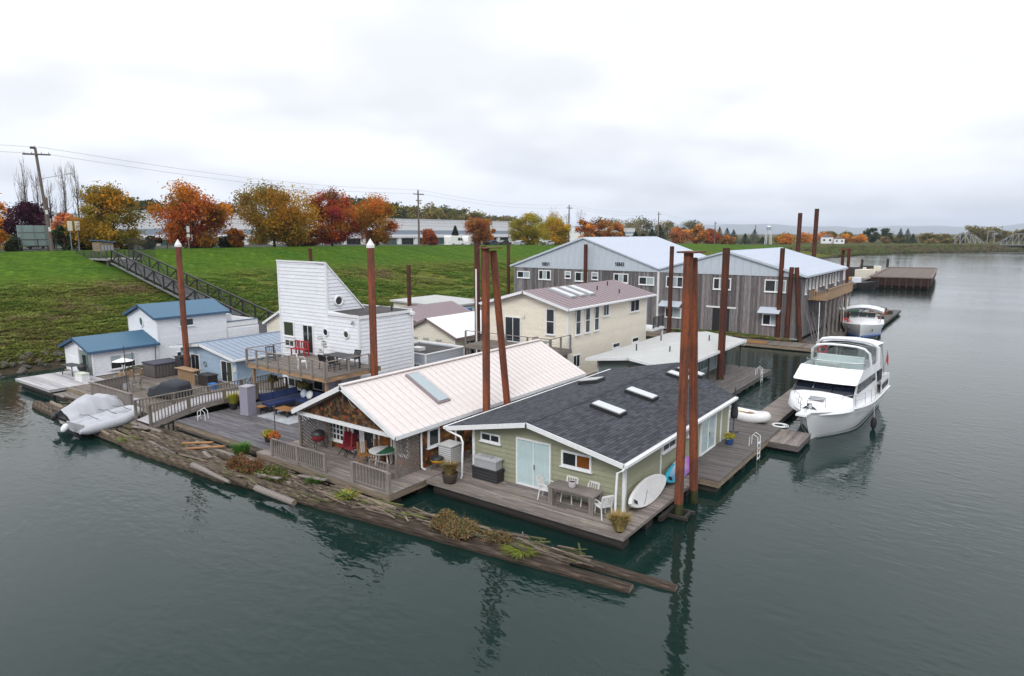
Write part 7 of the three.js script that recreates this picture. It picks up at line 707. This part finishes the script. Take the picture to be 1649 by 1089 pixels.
function vehicle(name, label, x, z, ry, prof, win2, w, mat, cat) { const y = landY(x, z) + 0.06, t = thing(name, label, cat, [x, y, z], ry, 'parked vehicles'), s = new THREE.Shape(); prof.forEach((p, i) => i ? s.lineTo(...p) : s.moveTo(...p)); const g = new THREE.ExtrudeGeometry(s, { depth: w - 0.24, bevelEnabled: true, bevelSize: 0.12, bevelThickness: 0.12, bevelSegments: 3 }); add(t, 'body', g, mat, [0, 0, -w / 2 + 0.12]); for (const q of [-1, 1]) for (const a of win2) { const m = new MB(), zz = q * (w / 2 + 0.006); m.quad(...a.map(p => V(p[0], p[1], zz))); m.mesh(t, 'window', M.glass); } const L = Math.max(...prof.map(p => p[0])), L0 = Math.min(...prof.map(p => p[0])); for (const q of [-1, 1]) for (const xx of [L0 + (L - L0) * 0.2, L0 + (L - L0) * 0.8]) { const wh = sub(t, 'wheel', [xx, 0.34, q * (w / 2 - 0.08)], [Math.PI / 2, 0, 0]); add(wh, 'tyre', new THREE.CylinderGeometry(0.34, 0.34, 0.22, 18), M.rubber); add(wh, 'rim', new THREE.CylinderGeometry(0.2, 0.2, 0.24, 12), M.galv); } for (const q of [-0.6, 0.6]) { add(t, 'headlight', B(0.08, 0.16, 0.28), M.plasticWhite, [L + 0.1, 0.8, q * w * 0.6]); add(t, 'tail_light', B(0.06, 0.24, 0.14), M.red, [L0 - 0.12, 0.9, q * w * 0.6]); } return t; }
const paint = c => new THREE.MeshPhysicalMaterial({ color: c, roughness: 0.35, clearcoat: 0.7, side: THREE.DoubleSide }), vanP = [[-2.9, 0.4], [2.9, 0.4], [3.0, 1.0], [2.3, 1.25], [1.6, 2.15], [1.2, 2.4], [-2.7, 2.45], [-2.95, 2.2]], vanW = [[[1.1, 1.3], [2.0, 1.3], [1.5, 2.0], [1.1, 2.0]], [[0, 1.3], [1.0, 1.3], [1.0, 2.0], [0, 2.0]]], carP = [[-2.2, 0.35], [2.2, 0.35], [2.3, 0.75], [1.3, 0.95], [0.5, 1.4], [-1.0, 1.45], [-1.9, 1.0], [-2.3, 0.9]], carW = [[[-1.4, 0.95], [-0.2, 0.95], [-0.2, 1.35], [-1.0, 1.35]], [[-0.1, 0.95], [1.1, 0.95], [0.45, 1.33], [-0.1, 1.35]]];
const up = t => { t.position.y += 0.15; return t; }; vehicle('parked_van', 'left white van parked behind the levee', -113.5, -131.3, Math.PI / 2, vanP, vanW, 2.1, paint(lin(0.8, 0.8, 0.8)), 'van'); const v2 = vehicle('parked_van', 'right white van with a red arc mark parked behind the levee', -113.5, -138.3, Math.PI / 2, vanP, [vanW[0]], 2.1, paint(lin(0.8, 0.8, 0.8)), 'van'); { const s = []; for (let i = 0; i <= 10; i++) { const a = i / 10 * 2.4; s.push([-0.6 + Math.cos(a) * 1.4, 0.9 + Math.sin(a) * 0.75, 1.06]); } pipe(v2, 'arc_mark', M.red, s, 0.05, 5); }
vehicle('parked_car', 'dark blue car parked right of the white vans', -115, -149, Math.PI / 2, carP, carW, 1.8, paint(lin(0.03, 0.04, 0.07)), 'car'); vehicle('parked_car', 'black car parked beside the dark blue car', -115, -154.5, Math.PI / 2, carP, carW, 1.8, paint(lin(0.02, 0.02, 0.02)), 'car'); vehicle('parked_car', 'silver car in front of the yellow green trees', -113, -160, Math.PI / 2, carP, carW, 1.8, paint(lin(0.45, 0.46, 0.48)), 'car'); vehicle('parked_car', 'pale car between the two yellow green trees', -111.5, -172, Math.PI / 2, carP, carW, 1.8, paint(lin(0.5, 0.52, 0.55)), 'car');
M.gangBlack = std(lin(0.018, 0.018, 0.02), 0.5);
{ // gangway from the levee down to the docks
  const t = thing('gangway', 'long black truss gangway sloping down the bank to the docks', 'gangway', [-76, 0.8, -40.5]), A = [-94.5, 7.3, -41.8], Bq = [-58.5, 0.95, -39.3], L = k => [mix(A[0], Bq[0], k), mix(A[1], Bq[1], k), mix(A[2], Bq[2], k)], n = 14; for (const s of [-1.4, 1.4]) { const f = (k, h) => { const p = L(k); return [p[0], p[1] + h, p[2] - s]; }; bar(t, 'bottom_chord', M.galv, f(0, -0.35), f(1, -0.35), 0.18, 0.2); bar(t, 'top_chord', M.gangBlack, f(0.012, 1.4), f(0.988, 1.4), 0.16, 0.17); bar(t, 'hand_rail', M.gangBlack, f(0, 0.65), f(1, 0.65), 0.05); for (let i = 0; i <= n; i++) bar(t, 'vertical', M.gangBlack, f(i / n, -0.3), f(Math.min(0.988, Math.max(0.012, i / n)), 1.36), 0.13); for (let i = 0; i < n; i++) bar(t, 'diagonal', M.gangBlack, f((i + (i % 2)) / n, -0.3), f((i + 1 - (i % 2)) / n, 1.35), 0.11); const mesh = new MB(); for (let i = 0; i < 90; i++) mesh.bar(f(i / 90, -0.1), f(Math.min(1, i / 90 + 0.035), 1.2), 0.012); stuff(mesh.mesh(t, 'mesh_infill', M.darkMetal)); } for (let i = 0; i < 60; i++) { const p = L((i + 0.5) / 60); add(t, 'tread', B(0.5, 0.05, 2.6), M.darkMetal, p, [0, 0.07, -0.175]); }
  const p = thing('gangway_platform', 'timber platform with railings and mail shelter at the levee crest', 'platform', [-98, 7, -42.5]); bx(p, 'floor', M.concrete, -104, -94.6, 7.25, 7.45, -44.5, -40); for (const [x, z] of [[-95.2, -40.3], [-95.2, -44.2], [-99, -40.3], [-99, -44.2]]) bx(p, 'support_post', M.poleWood, x - 0.12, x + 0.12, 4.8, 7.25, z - 0.12, z + 0.12); railing(p, [-104, 7.45, -40.1], [-95, 7.45, -40.1], { n: 30, posts: 5, mat: M.darkMetal }); railing(p, [-104, 7.45, -44.4], [-95, 7.45, -44.4], { n: 30, posts: 5, mat: M.darkMetal });
  const m = thing('mail_shelter', 'small blue roofed mail shelter on the gangway platform', 'shelter', [-100.5, 7.45, -42.5]); bx(m, 'wall', M.fascia, -101.6, -99.4, 8.4, 9.6, -43.0, -41.2); new MB().obox(V(-100.5, 9.75, -42.1), V(1.4, 0, 0), V(0, 0.06, 0), V(0, 0.12, 1.15)).mesh(m, 'roof', M.blueRoof); for (const [x, z] of [[-101.5, -42.9], [-99.5, -42.9], [-101.5, -41.3], [-99.5, -41.3]]) bx(m, 'post', M.poleWood, x - 0.08, x + 0.08, 7.45, 8.398, z - 0.08, z + 0.08); for (let i = 0; i < 4; i++) bx(m, 'mail_box', M.galv, -99.398, -99.3, 8.5, 9.2, -42.9 + i * 0.4, -42.58 + i * 0.4);
  const g = thing('screen_gate', 'dark security screen fence beside the mail shelter', 'gate', [-99, 7.45, -45.5]); for (let i = 0; i < 24; i++) bx(g, 'bar', M.blackMetal, -99.03, -98.97, 7.45, 10.0, -44.7 - i * 0.16, -44.74 - i * 0.16); bx(g, 'top_bar', M.blackMetal, -99.05, -98.95, 10.0, 10.08, -48.6, -44.6); bx(g, 'lower_bar', M.blackMetal, -99.06, -98.94, 8.5, 8.56, -48.6, -44.6);
  const k = thing('landing_float', 'grey landing float at the foot of the gangway', 'float', [-57, 0, -39]); planks(k, 'deck_boards', -60, -52, -36.5, -41.5, 0.55, 'x', M.deckOld); bx(k, 'float', M.wetWood, -59.9, -52.1, -0.4, 0.5, -41.4, -36.6);
  const b = thing('steel_gate_panel', 'large pale blue green panel on legs left of the leaning pole', 'panel', [-118.5, 8.3, -39.5]); bx(b, 'panel', std(lin(0.25, 0.34, 0.33), 0.5), -118.6, -118.45, 8.9, 12.0, -42.2, -38.0); for (const z of [-41.6, -40.1, -38.5]) bx(b, 'rib', M.galv, -118.44, -118.38, 8.9, 12, z - 0.05, z + 0.05); for (const y of [9.9, 11.0]) bx(b, 'cross_rib', M.galv, -118.44, -118.39, y - 0.04, y + 0.04, -42.2, -38.0); for (const z of [-41.8, -38.4]) bx(b, 'leg', M.darkMetal, -118.7, -118.5, 8.0, 8.9, z - 0.1, z + 0.1);
  const s = thing('road_sign', 'slim green post with white signs before the red maple', 'sign', [-108.5, 8.2, -58.6]); pipe(s, 'post', M.greyGreen, [[-108.5, 8.1, -58.6], [-108.5, 11.0, -58.6]], 0.06, 8); bx(s, 'sign_plate', M.plasticWhite, -108.46, -108.42, 11.0, 12.0, -58.85, -58.35); bx(s, 'sign_plate', M.plasticWhite, -108.46, -108.42, 10.2, 10.7, -58.85, -58.35); const s2 = thing('road_sign', 'pair of pale notice signs right of the leaning pole', 'sign', [-111, 8.2, -42.5]); for (const z of [-42.2, -43.2]) { bx(s2, 'post', M.galv, -111.05, -110.95, 8.1, 11.2, z - 0.05, z + 0.05); bx(s2, 'sign_plate', M.cream, -110.94, -110.9, 11.2, 12.6, z - 0.32, z + 0.32); }
  const cf = thing('chain_fence', 'dark low fence and hedge line behind the levee crest at left', 'fence', [-116, 8.2, -45]); for (let i = 0; i < 14; i++) bx(cf, 'post', M.darkMetal, -116.05, -115.95, 8.1, 9.9, -30 - i * 2.4, -30.1 - i * 2.4); bx(cf, 'rail', M.darkMetal, -116.04, -115.96, 9.9, 9.96, -61.5, -30); bx(cf, 'lower_rail', M.darkMetal, -116.03, -115.97, 9.0, 9.05, -61.5, -30);
  [[-117.5, -33.5, 2.4, 3.2], [-117.5, -37, 2.2, 3], [-117, -43.5, 3.6, 3.2], [-117, -46.6, 3.4, 3], [-117, -49.5, 2.6, 3], [-117.5, -53, 2.4, 4], [-117.5, -57, 1.8, 4], [-117.5, -66, 1.6, 5], [-117.5, -71, 1.6, 5], [-117.5, -86, 1.6, 5]].forEach(([x, z, h, w], i) => leafyTree('hedge_shrub', ['dark hedge at the left edge of the levee road', 'dark hedge before the pale panel', 'tall dark hedge right of the pale panel', 'tall dark hedge behind the leaning pole', 'dark hedge behind the notice signs', 'dark hedge left of the gold maple trunk', 'low hedge under the gold maple', 'low hedge before the first warehouse windows', 'low hedge under the second maple', 'low hedge under the largest maple'][i], x, z, h, w, FOR.concat([[0.05, 0.07, 0.03]]), { n: 1300, leaf: 0.22, base: 0, clusters: 16, group: 'hedges along the road' }));
}
{ // far bank: water tower, barge, work float, railway bridge
  const t = thing('water_tower', 'slim blue and white tower among the far conifers', 'tower', [-110, 4.6, -405]); for (const [a, b] of [[-1, -1], [1, -1], [-1, 1], [1, 1]]) bar(t, 'leg', M.greyBlueWhite, [-110 + a * 1.5, 4.5, -405 + b * 1.5], [-110 + a * 1.1, 12.5, -405 + b * 1.1], 0.3); add(t, 'tank', new THREE.CylinderGeometry(1.3, 1.3, 1.8, 18), M.stripeBlue, [-110, 13.6, -405]); add(t, 'cap', new THREE.ConeGeometry(1.4, 0.8, 18), M.white, [-110, 14.92, -405]);
  const b = thing('barge', 'flat rusty brown barge moored beyond the boat barn', 'barge', [-15.5, 0, -172]); const bm = new MB(), c = [[-20.5, -150], [-10.3, -151], [-12.4, -196], [-22.6, -194]]; const at = (i, y, k = 0) => V(c[i][0] + (k ? (i === 0 || i === 3 ? k : -k) : 0), y, c[i][1] + (i < 2 ? -k : k)); for (let i = 0; i < 4; i++) { const j = (i + 1) % 4; bm.quad(at(i, 0.7), at(j, 0.7), at(j, 2.2), at(i, 2.2)); bm.quad(at(i, -0.6, 1.2), at(j, -0.6, 1.2), at(j, 0.7), at(i, 0.7)); } bm.mesh(b, 'hull', std(lin(0.22, 0.2, 0.2), 0.85, rustMap)); new MB().quad(at(0, 2.2), at(1, 2.2), at(2, 2.2), at(3, 2.2)).mesh(b, 'deck', std(lin(0.20, 0.155, 0.13), 0.9, stain)); const ed = new MB(); for (let i = 0; i < 4; i++) { const p = at(i, 2.3), q = at((i + 1) % 4, 2.3); ed.bar([p.x, p.y, p.z], [q.x, q.y, q.z], 0.5, 0.24); } ed.mesh(b, 'coaming', std(lin(0.27, 0.21, 0.18), 0.9, stain)); for (let i = 0; i < 9; i++) bar(b, 'fender_rib', M.wetWood, [-20.3 + i * 1.2, 0.2, -149.9 - i * 0.12], [-20.3 + i * 1.2, 2.1, -149.9 - i * 0.12], 0.2);
  const w = deck('dock_float', 'cluttered work float left of the brown barge', -44, -22, -140, -196, 1.3, 'x', M.deckDark, { rim: M.wetWood, h: 0.9 }); const shed = thing('work_shed', 'pale work shed on the float left of the barge', 'shed', [-31, 1.3, -138]); bx(shed, 'wall', M.greyBlueWhite, -33, -25.5, 1.3, 3.4, -152, -142); bx(shed, 'roof', M.flatRoof, -33.3, -25.2, 3.4, 3.55, -152.2, -141.8); for (let i = 0; i < 3; i++) win(shed, 'z', -32.4 + i * 2.4, -30.8 + i * 2.4, 1.7, 2.9, -141.98);
  const gear = [[M.rust, 'rust coloured'], [M.newWood, 'tan timber'], [M.plasticDark, 'black'], [M.cream, 'cream'], [M.greyWood, 'grey timber'], [M.yellow, 'yellow'], [M.canvasGrey, 'pale grey']]; for (let i = 0; i < 42; i++) { const s = rr(1.0, 3.4), x = rr(-42, -23), z = rr(-194, -153), g = B(s, s * rr(0.25, 0.7), s * rr(0.5, 1)), [m, c] = gear[i % 7]; g.computeBoundingBox(); tag(add(null, 'work_crate', g, m, [x, 1.302 + g.boundingBox.max.y, z], [0, rr(0, 3), 0]), `${c} crate among the work gear on the float left of the barge`, 'crate', 'work float clutter'); }
  const tug = thing('work_boat', 'small dark work boat between the float and the barge', 'boat', [-22, 0, -146], Math.PI / 2 + 0.2), H = hullShape(7, 3, 1.3, { rake: 0.8 }); add(tug, 'hull', loft(H.star), M.plasticDark); add(tug, 'hull', loft(H.port, true), M.plasticDark); add(tug, 'deck', loft(H.sheer.map(p => [-1, 0, 1].map(k => [k * p[0], p[1] - 0.05, p[2]]))), M.darkMetal); add(tug, 'wheelhouse', B(1.6, 1.0, 1.6), M.greyBlueWhite, [0, 1.8, -0.4]);
  for (let i = 0; i < 2; i++) { const p = thing('mooring_post', `${i ? 'right' : 'left'} dark mooring post standing on the work float`, 'post', [i ? -22.5 : -27, 1.3, i ? -190 : -182], 0, 'mooring posts'); pipe(p, 'post', M.wetWood, [[0, 0, 0], [0, 3.2, 0]], 0.3, 8); add(p, 'cap', new THREE.ConeGeometry(0.35, 0.3, 10), M.darkMetal, [0, 3.35, 0]); }
  const br = thing('railway_bridge', 'pale steel truss railway bridge across the far river', 'bridge', [0, 0, -520]), S = std(lin(0.26, 0.28, 0.30), 0.6), truss = (x0, x1, n, peak) => { const sp = sub(br, 'truss_span', [x0, 4, -520]); for (const z of [-517, -522]) { const top = i => { const k = i / n; return 3.8 + peak * Math.min(1, Math.min(k, 1 - k) * 3.2); }, X = i => mix(x0, x1, i / n); for (let i = 0; i < n; i++) { bar(sp, 'bottom_chord', S, [X(i), 3.8, z], [X(i + 1), 3.8, z], 0.45); if (i > 0 && i < n - 1) bar(sp, 'top_chord', S, [X(i), top(i), z], [X(i + 1), top(i + 1), z], 0.4); bar(sp, 'diagonal', S, i < n / 2 ? [X(i), 3.8, z] : [X(i), top(i), z], i < n / 2 ? [X(i + 1), top(i + 1), z] : [X(i + 1), 3.8, z], 0.28); if (i) bar(sp, 'vertical', S, [X(i), 3.8, z], [X(i), top(i), z], 0.26); } } };
  truss(-30, -8, 8, 6.4); truss(-3.5, 26, 10, 6.8); truss(26.5, 70, 12, 6.8); bx(br, 'deck', M.darkMetal, -31, 72, 3.2, 3.7, -522.5, -516.5); for (const x of [-30, -5.7, 26, 70]) { bx(br, 'pier', M.concrete, x - 2.2, x + 2.2, -2, 3.2, -524, -515); } for (const x of [-7.5, -4]) bar(br, 'tower_leg', S, [x, 3.7, -519.5], [x, 12.2, -519.5], 0.4); bar(br, 'tower_beam', S, [-7.5, 12.2, -519.5], [-4, 12.2, -519.5], 0.4); bx(br, 'swing_pier', M.wetWood, -13, 6, -1, 2.6, -515.2, -514.6); for (let i = 0; i < 9; i++) bx(br, 'trestle_pile', M.wetWood, -12 + i * 1.7, -11.6 + i * 1.7, -2, 3.2, -514.5, -514); const ap = thing('trestle', 'low dark railway trestle leading to the left end of the bridge', 'trestle', [-60, 0, -521]); bx(ap, 'deck', M.darkMetal, -95, -31.1, 3.0, 3.6, -523, -517); for (let i = 0; i < 22; i++) bx(ap, 'trestle_bent', M.wetWood, -94 + i * 2.9, -93.5 + i * 2.9, 0, 3.0, -522, -518);
}
{ // brush along the far bank
  const m = new MB(); for (let i = 0; i < 16; i++) { const a = rr(0, 6.3), r = rr(0, 0.6), l = rr(0.4, 1.2), w = rr(0.15, 0.35), x = Math.cos(a), z = Math.sin(a); m.tri(V(x * r - z * w, 0, z * r + x * w), V(x * r + z * w, 0, z * r - x * w), V(x * (r + 0.5), l, z * (r + 0.5)), null, [0, 0], [1, 0], [0, 1]); }
  const N = 3600, im = new THREE.InstancedMesh(m.geo(), M.treeLeaf, N), o = new THREE.Object3D(), c = new THREE.Color(); for (let i = 0; i < N; i++) { const z = -rr(335, 560), t = rr(0.01, 0.85), x = shoreX(z) - t * slopeW(z), b = rr(0.6, 1.3), q = fbm(x * 0.06, z * 0.06, 3, 3); o.position.set(x, landY(x, z) - 0.05, z); o.rotation.y = rr(0, 6.3); o.scale.setScalar(rr(0.5, 1.3) * (t > 0.7 ? 0.5 : 1)); o.updateMatrix(); im.setMatrixAt(i, o.matrix); q > 0.5 ? c.setRGB(0.19 * b, 0.165 * b, 0.095 * b) : c.setRGB(0.15 * b, 0.175 * b, 0.065 * b); im.setColorAt(i, c); }
  im.name = 'bank_brush'; im.userData = { kind: 'stuff', label: 'dull brush covering the far river bank', category: 'brush' }; im.castShadow = im.receiveShadow = true; scene.add(im);
}
renderer.render(scene, camera);
